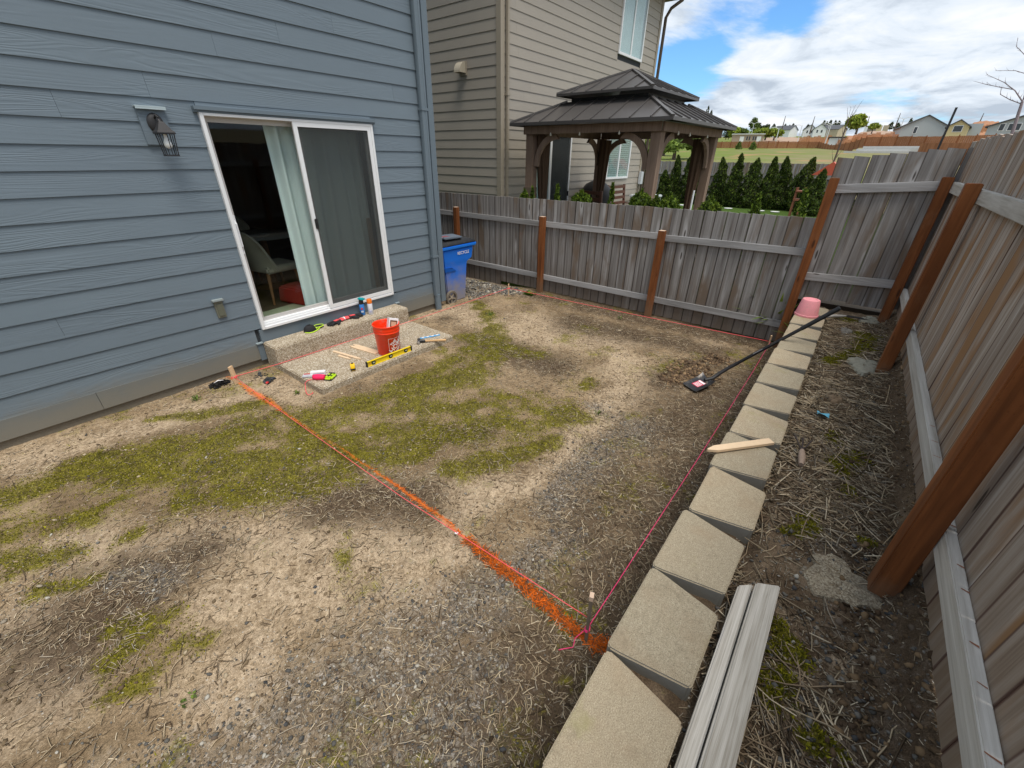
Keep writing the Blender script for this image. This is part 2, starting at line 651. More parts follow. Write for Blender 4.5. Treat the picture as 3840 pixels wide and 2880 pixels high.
M_orange = plain('orange_bucket_plastic', (0.98, 0.048, 0.007), 0.38, 0.5, var=0.03, bump=0.05, dust=0.30)
M_print_w = plain('white_print', (0.85, 0.78, 0.76), 0.5, var=0.03, bump=0)
M_bin = None


def bin_mat():
    t = NT('blue_bin_plastic')
    g = t.n('ShaderNodeNewGeometry')
    sp = t.n('ShaderNodeSeparateXYZ')
    t.l(g.outputs['Position'], sp.inputs[0])
    n = t.noise(t.coords((3, 3, 3)), 1.5, 6, 0.65)
    fine = t.noise(t.coords(), 60, 4, 0.7)
    d = t.math('ADD', sp.outputs[2], t.math('MULTIPLY', t.math('SUBTRACT', n, 0.5), 0.75))
    d = t.math('ADD', d, t.math('MULTIPLY', t.math('SUBTRACT', fine, 0.5), 0.25))
    m = t.mr(d, 0.38, -0.22, 0.0, 0.85)
    c = t.mix(m, (0.010, 0.165, 0.72, 1), (0.32, 0.28, 0.235, 1))
    t.base(c)
    t.rough(0.42, 0.5)
    return t.m


M_bin = bin_mat()


def aggregate(name, stops, scale, big=0.3, bump=0.7):
    t = NT(name)
    v = t.coords()
    co = t.voro(v, scale, 1.0, 'Color')
    sc = t.n('ShaderNodeSeparateColor')
    t.l(co, sc.inputs[0])
    c = t.ramp(sc.outputs[0], stops)
    n = t.noise(v, 4, 5, 0.6)
    c = t.mix(t.math('MULTIPLY', t.mr(n, 0.4, 0.7), big), c, (0.13, 0.115, 0.09, 1))
    f = t.noise(v, 220, 3, 0.7)
    c = t.mix(0.35, c, t.ramp(f, [(0.3, (0.55, 0.55, 0.55)), (0.7, (1.2, 1.2, 1.2))]), 'MULTIPLY')
    t.base(c)
    t.rough(0.9, 0.2)
    t.bump(t.math('ADD', t.voro(v, scale, 1.0), t.math('MULTIPLY', f, 0.4)), bump, 0.003)
    return t.m


M_patio = aggregate('exposed_aggregate', [(0, (0.21, 0.155, 0.095)), (0.3, (0.33, 0.265, 0.185)), (0.6, (0.45, 0.375, 0.275)), (0.85, (0.55, 0.48, 0.37)), (1, (0.68, 0.63, 0.54))], 115, 0.2, 0.35)


def block_mat():
    t = NT('cast_concrete_block')
    v = t.coords(rnd=1.0)
    f1 = t.noise(v, 260, 3, 0.75)
    f2 = t.noise(v, 55, 4, 0.6)
    f3 = t.noise(v, 5, 4, 0.6)
    c = t.ramp(f1, [(0.28, (0.16, 0.13, 0.09)), (0.44, (0.355, 0.30, 0.215)), (0.58, (0.465, 0.40, 0.295)), (0.76, (0.66, 0.60, 0.48))])
    c = t.mix(0.45, c, t.ramp(f2, [(0.3, (0.8, 0.8, 0.8)), (0.7, (1.15, 1.15, 1.15))]), 'MULTIPLY')
    c = t.mix(t.math('MULTIPLY', t.mr(f3, 0.45, 0.7), 0.4), c, (0.36, 0.27, 0.18, 1))
    st = t.noise(v, 11, 6, 0.7, 0.4)
    c = t.mix(t.math('MULTIPLY', t.mr(st, 0.55, 0.72), 0.45), c, (0.22, 0.185, 0.13, 1))
    ms_ = t.noise(t.coords(rnd=3.0), 3.5, 5, 0.7)
    c = t.mix(t.math('MULTIPLY', t.mr(ms_, 0.58, 0.75), 0.40), c, (0.30, 0.30, 0.12, 1))
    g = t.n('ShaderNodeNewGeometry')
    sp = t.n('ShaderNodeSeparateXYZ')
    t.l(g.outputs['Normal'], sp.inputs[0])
    oi = t.n('ShaderNodeObjectInfo').outputs['Random']
    c = t.mix(0.8, c, t.ramp(oi, [(0, (0.84, 0.85, 0.84)), (0.5, (1.0, 0.98, 0.95)), (1, (1.10, 1.06, 1.0))]), 'MULTIPLY')
    # side faces coloured darker grey, painting in the shade of the wedge gaps
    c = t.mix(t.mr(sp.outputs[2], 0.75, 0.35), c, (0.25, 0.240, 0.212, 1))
    t.base(c)
    t.rough(0.95, 0.15)
    t.bump(t.math('ADD', f1, f2), 0.8, 0.004)
    return t.m


M_block = block_mat()
M_footing = aggregate('rough_footing_concrete', [(0, (0.20, 0.155, 0.105)), (0.5, (0.34, 0.28, 0.195)), (1, (0.50, 0.44, 0.33))], 160, 0.8, 1.0)


def ground_mat(name, bed=False):
    t = NT(name)
    v = t.coords()
    warp = t.noise(v, 9, 5, 0.65)
    fine = t.noise(v, 42, 5, 0.7)
    vf = t.noise(v, 170, 4, 0.75)
    big = t.noise(v, 1.6, 4, 0.55)

    mid = t.noise(v, 3.2, 6, 0.7, 0.6)

    def layer(attr, lo=0.40, hi=0.95, k=1.1, k2=0.9):
        a = t.attr(attr)
        q = t.math('ADD', a, t.math('MULTIPLY', t.math('SUBTRACT', warp, 0.5), k))
        q = t.math('ADD', q, t.math('MULTIPLY', t.math('SUBTRACT', mid, 0.5), 1.3))
        q = t.math('ADD', q, t.math('MULTIPLY', t.math('SUBTRACT', fine, 0.5), k2))
        return t.mr(q, lo, hi)
    if bed:
        c = t.mix(t.mr(warp, 0.4, 0.62), (0.115, 0.080, 0.051, 1), (0.215, 0.158, 0.105, 1))
    else:
        c = t.mix(t.mr(big, 0.35, 0.65), (0.200, 0.142, 0.084, 1), (0.335, 0.246, 0.152, 1))
        c = t.mix(t.math('MULTIPLY', t.mr(mid, 0.44, 0.68), 0.6), c, (0.38, 0.288, 0.182, 1))
        c = t.mix(t.math('MULTIPLY', t.mr(warp, 0.52, 0.70), 0.5), c, (0.145, 0.105, 0.070, 1))
    c = t.mix(t.math('MULTIPLY', layer('tan', 0.1, 1.0), 0.85), c, t.mix(t.mr(fine, 0.35, 0.65), (0.42, 0.318, 0.215, 1), (0.53, 0.42, 0.295, 1)))
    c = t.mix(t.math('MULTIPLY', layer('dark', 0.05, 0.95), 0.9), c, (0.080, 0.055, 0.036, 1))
    pc = t.voro(v, 75, 1.0, 'Color')
    sc = t.n('ShaderNodeSeparateColor')
    t.l(pc, sc.inputs[0])
    grav = t.ramp(sc.outputs[0], [(0, (0.080, 0.070, 0.060)), (0.45, (0.155, 0.135, 0.112)), (0.75, (0.24, 0.21, 0.175)), (0.95, (0.40, 0.38, 0.35)), (1, (0.55, 0.53, 0.5))])
    c = t.mix(t.math('MULTIPLY', layer('gravel', 0.2, 1.0), 0.7), c, grav)
    mossc = t.mix(t.mr(warp, 0.4, 0.62), (0.064, 0.060, 0.006, 1), (0.165, 0.152, 0.010, 1))
    mossc = t.mix(t.mr(fine, 0.5, 0.68), mossc, (0.26, 0.235, 0.018, 1))
    c = t.mix(t.math('MULTIPLY', layer('moss', 0.22, 0.85, 1.1, 1.2), 0.80), c, mossc)
    c = t.mix(0.8, c, t.ramp(vf, [(0.28, (0.30, 0.29, 0.28)), (0.5, (0.98, 0.98, 0.98)), (0.72, (1.75, 1.72, 1.7))]), 'MULTIPLY')
    c = t.mix(0.6, c, t.ramp(fine, [(0.3, (0.50, 0.49, 0.48)), (0.7, (1.40, 1.40, 1.40))]), 'MULTIPLY')
    # scattered pale chips
    d = t.voro(v, 26, 1.0)
    chip = t.math('MULTIPLY', t.mr(d, 0.13, 0.08), t.math('GREATER_THAN', warp, 0.47))
    c = t.mix(t.math('MULTIPLY', chip, 0.8), c, (0.48, 0.45, 0.40, 1))
    if not bed:
        a = t.attr('paint')
        q = t.math('ADD', a, t.math('MULTIPLY', t.math('SUBTRACT', fine, 0.5), 0.9))
        c = t.mix(t.math('MULTIPLY', t.mr(q, 0.32, 0.95), 0.88), c, t.mix(fine, (0.62, 0.12, 0.012, 1), (0.85, 0.22, 0.03, 1)))
    t.base(c)
    t.rough(0.97, 0.1)
    h = t.math('ADD', t.math('MULTIPLY', warp, 1.2), t.math('ADD', t.math('MULTIPLY', fine, 0.6), t.math('MULTIPLY', vf, 0.25)))
    t.bump(h, 1.0, 0.016)
    return t.m


M_ground = ground_mat('yard_soil')
M_bed = ground_mat('bed_soil_mat', True)


def attr_mat(name, rough=0.9, spec=0.1, trans=0.0):
    t = NT(name)
    c = t.attr('col', 'Color')
    oi = t.n('ShaderNodeObjectInfo').outputs['Random']
    c = t.mix(0.6, c, t.ramp(oi, [(0, (0.85, 0.87, 0.85)), (1, (1.12, 1.1, 1.05))]), 'MULTIPLY')
    t.base(c)
    t.rough(rough, spec)
    if trans:
        tr = t.n('ShaderNodeBsdfTranslucent')
        t.l(c, tr.inputs[0])
        ms = t.n('ShaderNodeMixShader')
        ms.inputs[0].default_value = trans
        t.l(t.b.outputs[0], ms.inputs[1])
        t.l(tr.outputs[0], ms.inputs[2])
        t.l(ms.outputs[0], t.o.inputs[0])
    return t.m


M_attr = attr_mat('scatter')
M_leaf = attr_mat('foliage', 0.7, 0.25, 0.25)


def glass_mat(name, tint=(0.55, 0.62, 0.62), refl=1.5):
    t = NT(name)
    t.t.nodes.remove(t.b)
    tr = t.n('ShaderNodeBsdfTransparent')
    tr.inputs[0].default_value = (*tint, 1)
    gl = t.n('ShaderNodeBsdfGlossy')
    gl.inputs['Roughness'].default_value = 0.02
    gl.inputs[0].default_value = (0.9, 0.95, 1, 1)
    fr = t.n('ShaderNodeFresnel')
    fr.inputs[0].default_value = refl
    ms = t.n('ShaderNodeMixShader')
    bf_ = t.n('ShaderNodeNewGeometry').outputs['Backfacing']
    t.l(t.math('MULTIPLY', fr.outputs[0], t.math('SUBTRACT', 1.0, bf_), clamp=True), ms.inputs[0])
    t.l(tr.outputs[0], ms.inputs[1])
    t.l(gl.outputs[0], ms.inputs[2])
    t.l(ms.outputs[0], t.o.inputs[0])
    return t.m


M_glass = glass_mat('door_glass', (0.93, 0.96, 0.95), 1.4)
M_glass2 = glass_mat('window_glass', (0.82, 0.88, 0.88), 1.9)


def screen_mat():
    t = NT('insect_screen')
    tr = t.n('ShaderNodeBsdfTransparent')
    t.base((0.055, 0.062, 0.063, 1))
    t.rough(0.7, 0.3)
    ms = t.n('ShaderNodeMixShader')
    ms.inputs[0].default_value = 0.44
    t.l(tr.outputs[0], ms.inputs[1])
    t.l(t.b.outputs[0], ms.inputs[2])
    t.l(ms.outputs[0], t.o.inputs[0])
    return t.m


M_screen = screen_mat()


def curtain_mat(name, col, tr=0.45):
    t = NT(name)
    t.base((*col, 1))
    t.rough(0.9, 0.1)
    tl = t.n('ShaderNodeBsdfTranslucent')
    tl.inputs[0].default_value = (*col, 1)
    ms = t.n('ShaderNodeMixShader')
    ms.inputs[0].default_value = tr
    t.l(t.b.outputs[0], ms.inputs[1])
    t.l(tl.outputs[0], ms.inputs[2])
    t.l(ms.outputs[0], t.o.inputs[0])
    return t.m


M_curtain = curtain_mat('sheer_teal_curtain', (0.78, 0.87, 0.86), 0.12)
M_gazcurt = curtain_mat('brown_gazebo_netting', (0.12, 0.075, 0.05), 0.25)

# ------------------------------------------------------------------ setting: ground
MOSS = [[(-0.01, -0.76, 0.13), (0.65, -1.19, 0.17), (1.5, -1.55, 0.19), (2.33, -1.89, 0.19), (3.12, -2.01, 0.15), (3.91, -1.7, 0.14), (4.36, -1.16, 0.13)],
        [(-0.59, -0.74, 0.1), (-0.03, -0.86, 0.18), (0.65, -1.66, 0.24), (1.51, -2.25, 0.27), (2.15, -2.72, 0.19), (2.96, -3.35, 0.15)],
        [(0.26, -1.74, 0.1), (0.75, -2.2, 0.14), (1.12, -2.33, 0.14)], [(-0.62, -1.13, 0.16), (-0.31, -1.37, 0.12), (-0.03, -1.52, 0.09)],
        [(-0.62, -1.48, 0.08), (-0.3, -1.73, 0.08)], [(-0.23, -2.56, 0.05), (-0.01, -2.79, 0.06)],
        [(-0.32, -2.73, 0.05), (-0.16, -2.8, 0.1), (-0.01, -2.98, 0.06)], [(-0.03, -1.84, 0.05)], [(-0.43, -1.97, 0.05), (-0.26, -2.13, 0.04)],
        [(-0.36, -2.93, 0.04), (-0.22, -3.03, 0.05)], [(2.37, -1.62, 0.12), (2.96, -1.64, 0.14), (3.38, -1.53, 0.11)], [(1.77, -3.09, 0.12), (2.56, -3.45, 0.08)],
        [(2.01, -1.92, 0.16), (2.94, -2.93, 0.17)], [(0.73, -3.07, 0.05)], [(4.5, -1.03, 0.12), (5.04, -0.25, 0.1)], [(0.5, -0.33, 0.05), (0.85, -0.63, 0.08), (1.23, -0.83, 0.06)],
        [(3.94, -2.21, 0.14), (3.71, -1.21, 0.10)], [(3.67, -3.21, 0.08)], [(-1.5, -1.1, 0.3), (-0.7, -1.0, 0.2)]]
GRAV = [[(3.15, -3.96, 0.17), (2.32, -3.82, 0.15), (1.83, -3.84, 0.12)], [(1.66, -4.13, 0.12), (1.22, -3.99, 0.16), (0.79, -3.88, 0.2), (0.43, -3.78, 0.22), (0.13, -3.7, 0.25), (-0.6, -3.6, 0.25)],
        [(0.65, -4.18, 0.19), (0.34, -4.07, 0.2), (0.56, -4.39, 0.12)], [(-0.2, -3.48, 0.14), (0.01, -3.75, 0.16)],
        [(6.1, 1.9, 0.6), (6.05, 0.92, 0.36), (5.95, 0.1, 0.30), (5.9, -0.35, 0.17)], [(5.3, 1.2, 0.6), (5.45, 0.25, 0.25)],
        [(-0.14, -2.24, 0.07), (-0.02, -2.29, 0.07), (0.03, -2.5, 0.08)], [(3.27, -3.48, 0.1)]]
TAN = [[(-1.4, -0.2, 0.3), (-0.45, -0.22, 0.2), (0.36, -0.40, 0.14), (1.11, -0.55, 0.15)], [(1.12, -0.1, 0.1), (1.45, -0.5, 0.16), (1.49, -0.95, 0.14)],
       [(1.2, -3.44, 0.11), (1.49, -3.27, 0.15), (1.96, -3.54, 0.09), (2.89, -3.63, 0.1), (4.09, -3.56, 0.18), (4.62, -3.02, 0.15)],
       [(-0.38, -1.57, 0.08), (0.07, -2.13, 0.12), (0.55, -2.62, 0.15), (0.93, -3.21, 0.16), (1.22, -3.63, 0.1)], [(0.16, -2.8, 0.14), (0.56, -3.16, 0.17), (0.84, -3.56, 0.12)],
       [(4.39, -0.56, 0.2), (4.32, -1.94, 0.18), (5.17, -3.23, 0.13)], [(-0.53, -2.18, 0.14), (-0.53, -2.7, 0.14)], [(0.01, -3.31, 0.13), (0.16, -3.24, 0.14)], [(5.74, -3.9, 0.13)],
       [(4.0, -0.2, 0.12), (4.9, -0.4, 0.14)], [(4.9, -1.4, 0.2), (4.7, -2.4, 0.2)]]
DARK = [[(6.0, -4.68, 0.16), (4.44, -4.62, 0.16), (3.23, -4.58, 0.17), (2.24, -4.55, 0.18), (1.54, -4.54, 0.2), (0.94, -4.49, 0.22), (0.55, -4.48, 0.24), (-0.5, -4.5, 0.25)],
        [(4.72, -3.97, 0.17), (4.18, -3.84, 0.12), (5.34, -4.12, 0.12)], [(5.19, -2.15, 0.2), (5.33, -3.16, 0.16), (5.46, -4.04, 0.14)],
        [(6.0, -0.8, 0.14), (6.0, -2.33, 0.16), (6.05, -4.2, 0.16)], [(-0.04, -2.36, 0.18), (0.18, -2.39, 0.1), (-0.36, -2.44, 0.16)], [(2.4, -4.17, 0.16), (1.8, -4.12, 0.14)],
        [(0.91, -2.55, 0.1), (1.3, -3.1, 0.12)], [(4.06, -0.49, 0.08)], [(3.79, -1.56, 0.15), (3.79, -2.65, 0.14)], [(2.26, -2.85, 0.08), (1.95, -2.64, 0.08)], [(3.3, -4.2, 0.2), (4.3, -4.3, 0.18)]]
BMOSS = [[(5.53, -5.42, 0.09), (5.0, -5.31, 0.08), (4.51, -5.1, 0.07)], [(2.76, -5.25, 0.06), (3.01, -5.38, 0.06)], [(2.13, -5.22, 0.06), (2.02, -5.13, 0.03)],
         [(1.43, -5.19, 0.03), (1.24, -5.20, 0.035), (1.12, -5.21, 0.03)], [(1.09, -5.35, 0.035), (1.08, -5.29, 0.03)], [(2.18, -5.5, 0.03)], [(3.13, -5.25, 0.08)], [(6.01, -5.19, 0.09)], [(2.58, -5.35, 0.04)],
         [(0.5, -5.4, 0.08)]]
PAINT = [(1.262, 0.02, 0.025), (1.272, -0.16, 0.02), (1.275, -0.30, 0.03), (1.28, -0.57, 0.055), (1.30, -0.85, 0.06), (1.30, -1.2, 0.016), (1.305, -1.73, 0.015), (1.32, -2.27, 0.02), (1.325, -2.85, 0.02), (1.32, -3.31, 0.024),
         (1.29, -3.64, 0.026), (1.27, -3.88, 0.026), (1.26, -4.09, 0.026), (1.235, -4.31, 0.024), (1.22, -4.45, 0.024), (1.235, -4.56, 0.035)]


def smask(X, Y, strokes, soft=1.0, warp=True):
    m = np.zeros_like(X)
    if warp:
        wx = 0.22 * (fbm(X * 2.6, Y * 2.6, 201, 5) - 0.5) + 0.05 * (vnoise(X * 21, Y * 21, 205) - 0.5)
        wy = 0.22 * (fbm(X * 2.6, Y * 2.6, 231, 5) - 0.5) + 0.05 * (vnoise(X * 21, Y * 21, 235) - 0.5)
        X, Y = X + wx, Y + wy
    for s in strokes:
        if len(s) == 1:
            s = [s[0], s[0]]
        for (x0, y0, r0), (x1, y1, r1) in zip(s[:-1], s[1:]):
            dx, dy = x1 - x0, y1 - y0
            l2 = dx * dx + dy * dy + 1e-9
            tt = np.clip(((X - x0) * dx + (Y - y0) * dy) / l2, 0, 1)
            d = np.hypot(X - x0 - tt * dx, Y - y0 - tt * dy)
            r = (r0 + (r1 - r0) * tt) * soft
            m = np.maximum(m, np.exp(-(d / r) ** 2 * 0.7))
    return m


def clear_of(X, Y):
    """1 where the yard soil is open: not under the slab or the house"""
    slab = (X > 1.66) & (X < 3.62) & (Y > -1.22)
    house = (X < 4.6) & (Y > 0.0)
    return ~(slab | house)


def yard_h(X, Y):
    h = -0.25 + 0.026 * (fbm(X * 1.3, Y * 1.3, 3) - 0.5) + 0.022 * (fbm(X * 8, Y * 8, 5, 4) - 0.5)
    h = h - 0.05 * np.clip((X - 4.4) / 0.8, 0, 1) * np.clip((Y + 0.5) / 0.5, 0, 1)
    # a little loose earth where the shovel has dug
    h = h + 0.035 * np.exp(-(((X - 4.75) / 0.25) ** 2 + ((Y + 3.93) / 0.16) ** 2)) * (0.4 + 1.2 * vnoise(X * 14, Y * 14, 9))
    h = h - 0.02 * smask(X, Y, [[(1.3, -0.02, 0.05), (4.4, -0.02, 0.05)]], 1, False)
    h = h + 0.012 * smask(X, Y, [s for s in MOSS]) * vnoise(X * 22, Y * 22, 8)
    return h


def sheet(name, x0, x1, y0, y1, d, hf, mat, attrs, label=None, skirt=None):
    nx = int((x1 - x0) / d)
    ny = int((y1 - y0) / d)
    xs = np.linspace(x0, x1, nx + 1)
    ys = np.linspace(y0, y1, ny + 1)
    X, Y = np.meshgrid(xs, ys)
    X = X.ravel()
    Y = Y.ravel()
    Z = hf(X, Y)
    V = np.stack([X, Y, Z], 1)
    i = np.arange(nx)[None, :] + (nx + 1) * np.arange(ny)[:, None]
    i = i.ravel()
    F = np.stack([i, i + 1, i + nx + 2, i + nx + 1], 1)
    o = npmesh(name, V, F, mat, attrs={k: f(X, Y) for k, f in attrs.items()}, kind='structure', smooth=True)
    return o


sheet('ground', -3.2, 6.3, -4.72, 2.6, 0.025, yard_h, M_ground,
      {'moss': lambda X, Y: smask(X, Y, MOSS, 1.15) * np.clip(0.62 + 2.0 * (fbm(X * 6, Y * 6, 301, 4) - 0.36), 0.35, 1.25) + 0.55 * np.clip((fbm(X * 3.1, Y * 3.1, 303, 5) - 0.56) * 5, 0, 1), 'gravel': lambda X, Y: 0.8 * smask(X, Y, GRAV, 1.35), 'tan': lambda X, Y: 0.78 * smask(X, Y, TAN, 1.7),
       'dark': lambda X, Y: 0.9 * smask(X, Y, DARK, 1.9), 'paint': lambda X, Y: 0.85 * smask(X, Y, [PAINT], 0.8, False)})


def bed_h(X, Y):
    h = 0.285 + 0.03 * (fbm(X * 2.1, Y * 2.1, 31) - 0.5) + 0.028 * (fbm(X * 11, Y * 11, 35, 3) - 0.5)
    h = h - 0.03 * np.exp(-((Y + 4.99) / 0.04) ** 2)
    h = h + 0.15 * np.clip((-5.50 - Y) / 0.09, 0, 1) ** 1.3 * (0.85 + 0.3 * vnoise(X * 7, Y * 5, 71))
    h = h + 0.03 * smask(X, Y, BMOSS) * vnoise(X * 30, Y * 30, 4)
    return h


sheet('raised_bed_soil', -3.2, 6.45, -5.85, -4.74, 0.02, bed_h, M_bed,
      {'moss': lambda X, Y: smask(X, Y, BMOSS), 'gravel': lambda X, Y: 0.35 * smask(X, Y, [[(1.9, -5.4, 0.2), (0.4, -5.4, 0.3)]]),
       'tan': lambda X, Y: smask(X, Y, [[(1.45, -5.33, 0.06)], [(3.9, -5.25, 0.08)], [(2.5, -5.45, 0.05)], [(1.55, -5.15, 0.03)]]),
       'dark': lambda X, Y: 0.6 * smask(X, Y, [[(6.3, -5.5, 0.12), (-1, -5.5, 0.12)], [(4.9, -4.98, 0.06), (0, -4.98, 0.06)]])})


def far_ground_mat():
    t = NT('meadow_grass')
    v = t.coords()
    a = t.noise(v, 0.035, 6, 0.62)
    b = t.noise(v, 0.6, 5, 0.7)
    g = t.n('ShaderNodeNewGeometry')
    sp = t.n('ShaderNodeSeparateXYZ')
    t.l(g.outputs['Position'], sp.inputs[0])
    s = t.math('ADD', t.math('MULTIPLY', sp.outputs[1], 0.010), t.math('MULTIPLY', a, 0.9))
    c = t.mix(t.mr(s, 0.25, 0.70), (0.24, 0.205, 0.115, 1), (0.135, 0.18, 0.034, 1))
    c = t.mix(t.math('MULTIPLY', t.mr(b, 0.5, 0.7), 0.55), c, (0.17, 0.15, 0.085, 1))
    c = t.mix(t.math('MULTIPLY', t.mr(t.noise(t.coords((0.10, 0.035, 1)), 1.0, 6, 0.7), 0.50, 0.62), 0.75), c, (0.25, 0.195, 0.12, 1))
    c = t.mix(t.math('MULTIPLY', t.mr(t.noise(v, 0.11, 3, 0.5), 0.60, 0.68), 0.7), c, (0.36, 0.20, 0.11, 1))
    t.base(c)
    t.rough(0.95, 0.1)
    return t.m


RAD = [0, 4, 10, 18, 25, 28, 34, 45, 60, 80, 100, 125, 150, 185, 220, 270, 330, 400, 470, 560, 700, 1000, 1600, 2800, 4500]
RZ = [-0.6, -0.6, -0.6, -0.55, -0.5, -0.4, -0.1, 0.45, 1.2, 1.9, 2.7, 3.6, 4.6, 5.9, 7.2, 9.4, 12.0, 15.3, 18.8, 22.5, 27.0, 33.0, 38.0, 42.0, 44.0]


def terr_z(x, y):
    return float(np.interp(math.hypot(x, y + 4.94), RAD, RZ))


NA = 180
V = []
for r in RAD[1:]:
    for k in range(NA):
        a = 2 * math.pi * k / NA
        V.append((r * math.cos(a), -4.94 + r * math.sin(a), float(np.interp(r, RAD, RZ)) + (0 if r < 60 else 0.004 * r * (float(fbm(np.array([math.cos(a) * 9 + r * 0.01]), np.array([math.sin(a) * 9]), 3)[0]) - 0.5))))
V.append((0, -4.94, -0.6))
F = []
nr = len(RAD) - 1
for i in range(nr - 1):
    for k in range(NA):
        F.append((i * NA + k, i * NA + (k + 1) % NA, (i + 1) * NA + (k + 1) % NA, (i + 1) * NA + k))
V = np.array(V)
o = npmesh('meadow_terrain', V, np.array(F), far_ground_mat(), kind='structure', smooth=True)
mb = MB()
mb.box(-6, 6, -10.9, 1.0, -0.75, -0.62)


def lawn_mat():
    t = NT('lawn_grass')
    v = t.coords()
    c = t.mix(t.noise(v, 3, 5, 0.6), (0.035, 0.075, 0.012, 1), (0.065, 0.125, 0.022, 1))
    c = t.mix(t.math('MULTIPLY', t.noise(v, 60, 3, 0.7), 0.6), c, (0.10, 0.14, 0.035, 1))
    t.base(c)
    t.rough(0.9, 0.1)
    t.bump(t.noise(v, 90, 4, 0.7), 1.0, 0.03)
    return t.m


mb = MB()
mb.box(6.3, 25.9, -6.6, 9.5, -0.45, -0.15)
mb.build('neighbor_lawn', lawn_mat())['kind'] = 'structure'
mb = MB()
mb.box(-3.2, 7.4, 2.6, 9.5, -0.5, -0.29)
mb.build('side_yard_soil', M_found)['kind'] = 'structure'
mb = MB()
mb.box(7.75, 12.8, -2.3, 1.4, -0.155, -0.06)
mb.build('neighbor_patio', plain('broom_concrete', (0.38, 0.36, 0.33), 0.9, var=0.12))['kind'] = 'structure'
mb = MB()
mb.box(-12, 25.9, -16.0, -5.86, -0.2, 0.18)
mb.build('far_lot_soil', M_found)['kind'] = 'structure'

mb = MB()
mb.box(6.46, 7.0, -5.84, -4.62, -0.14, 0.33)  # added dark block behind the fence corner, stands in for the shaded gap
mb.build('dark_gap_block', plain('dark_gap_fill', (0.05, 0.038, 0.027), 0.95, var=0.3, nscale=40, bump=1.0))['kind'] = 'structure'

# ------------------------------------------------------------------ scatter (straw, pebbles, moss)
P_STRAW = np.array([(0.52, 0.42, 0.29), (0.42, 0.33, 0.22), (0.30, 0.225, 0.15), (0.19, 0.135, 0.09), (0.68, 0.58, 0.43), (0.12, 0.088, 0.06), (0.40, 0.345, 0.275)])


def straw(name, pts, lens, wid, cols, hf, label=None, tilt=0.12, dirs=None):
    n = len(pts)
    a = NR.uniform(0, 2 * np.pi, n) if dirs is None else dirs
    ti = NR.normal(0, tilt, n)
    d = np.stack([np.cos(a) * np.cos(ti), np.sin(a) * np.cos(ti), np.sin(ti)], 1)
    s = np.stack([-np.sin(a), np.cos(a), np.zeros(n)], 1)
    u = np.cross(d, s)
    c = np.stack([pts[:, 0], pts[:, 1], hf(pts[:, 0], pts[:, 1])], 1)
    c[:, 2] += np.abs(np.sin(ti)) * lens * 0.5 * 0.75 + wid * 0.35 + NR.uniform(-0.003, 0.005, n)
    bend = NR.normal(0, 0.05, n)[:, None] * lens[:, None] * s
    V = np.zeros((n, 9, 3))
    for j, (tt, bb) in enumerate(((-0.5, 0), (0.0, 1), (0.5, 0))):
        base = c + d * (tt * lens)[:, None] + bend * bb
        V[:, j * 3 + 0] = base - s * wid[:, None] * 0.5
        V[:, j * 3 + 1] = base + s * wid[:, None] * 0.5
        V[:, j * 3 + 2] = base + u * wid[:, None] * 0.55
    F = []
    for j in (0, 3):
        F += [(j, j + 1, j + 4, j + 3), (j + 1, j + 2, j + 5, j + 4), (j + 2, j, j + 3, j + 5)]
    F = np.array(F)
    FF = (F[None] + (np.arange(n) * 9)[:, None, None]).reshape(-1, 4)
    CC = np.repeat(cols, 9, axis=0)
    o = npmesh(name, V.reshape(-1, 3), FF, M_attr, col=CC, kind='stuff')
    return o


def sample(n, x0, x1, y0, y1, dens, seed_extra=0):
    out_ = []
    tot = 0
    while tot < n:
        X = NR.uniform(x0, x1, n * 2)
        Y = NR.uniform(y0, y1, n * 2)
        k = NR.uniform(0, 1, n * 2) < dens(X, Y)
        out_.append(np.stack([X[k], Y[k]], 1))
        tot += k.sum()
    return np.concatenate(out_)[:n]


def near_w(X, Y):
    d = np.hypot(X, Y + 4.94)
    return np.clip(3.2 / np.maximum(d, 0.6), 0.12, 1.0) ** 1.3


def d_straw(X, Y):
    base = 0.30 + 0.8 * smask(X, Y, DARK, 1.8) - 0.45 * smask(X, Y, MOSS, 1.2) + 0.9 * (fbm(X * 3, Y * 3, 77, 4) - 0.45) + 1.4 * np.clip(fbm(X * 8, Y * 8, 79, 3) - 0.58, 0, 1)
    base = base - 0.18 * smask(X, Y, TAN)
    return np.clip(base, 0.02, 1) * clear_of(X, Y) * near_w(X, Y)


pts = sample(85000, -2.2, 6.15, -4.68, 0.9, d_straw)
n = len(pts)
ln = NR.lognormal(math.log(0.019), 0.62, n)
ln = np.clip(ln, 0.007, 0.12)
wd = np.clip(ln * NR.uniform(0.06, 0.16, n), 0.0014, 0.0042)
ci = NR.choice(7, n, p=[0.2, 0.2, 0.18, 0.14, 0.08, 0.1, 0.1])
cc = P_STRAW[ci] * NR.uniform(0.45, 1.2, (n, 1))
pm = smask(pts[:, 0], pts[:, 1], [PAINT], 0.9, False)
op = pm > NR.uniform(0.25, 0.8, n)
cc[op] = np.array([0.80, 0.19, 0.03]) * NR.uniform(0.7, 1.15, (op.sum(), 1))
o = straw('straw_litter', pts, ln, wd, cc, yard_h)
tag(o, 'dry straw and grass clippings strewn over the bare yard soil', 'straw')
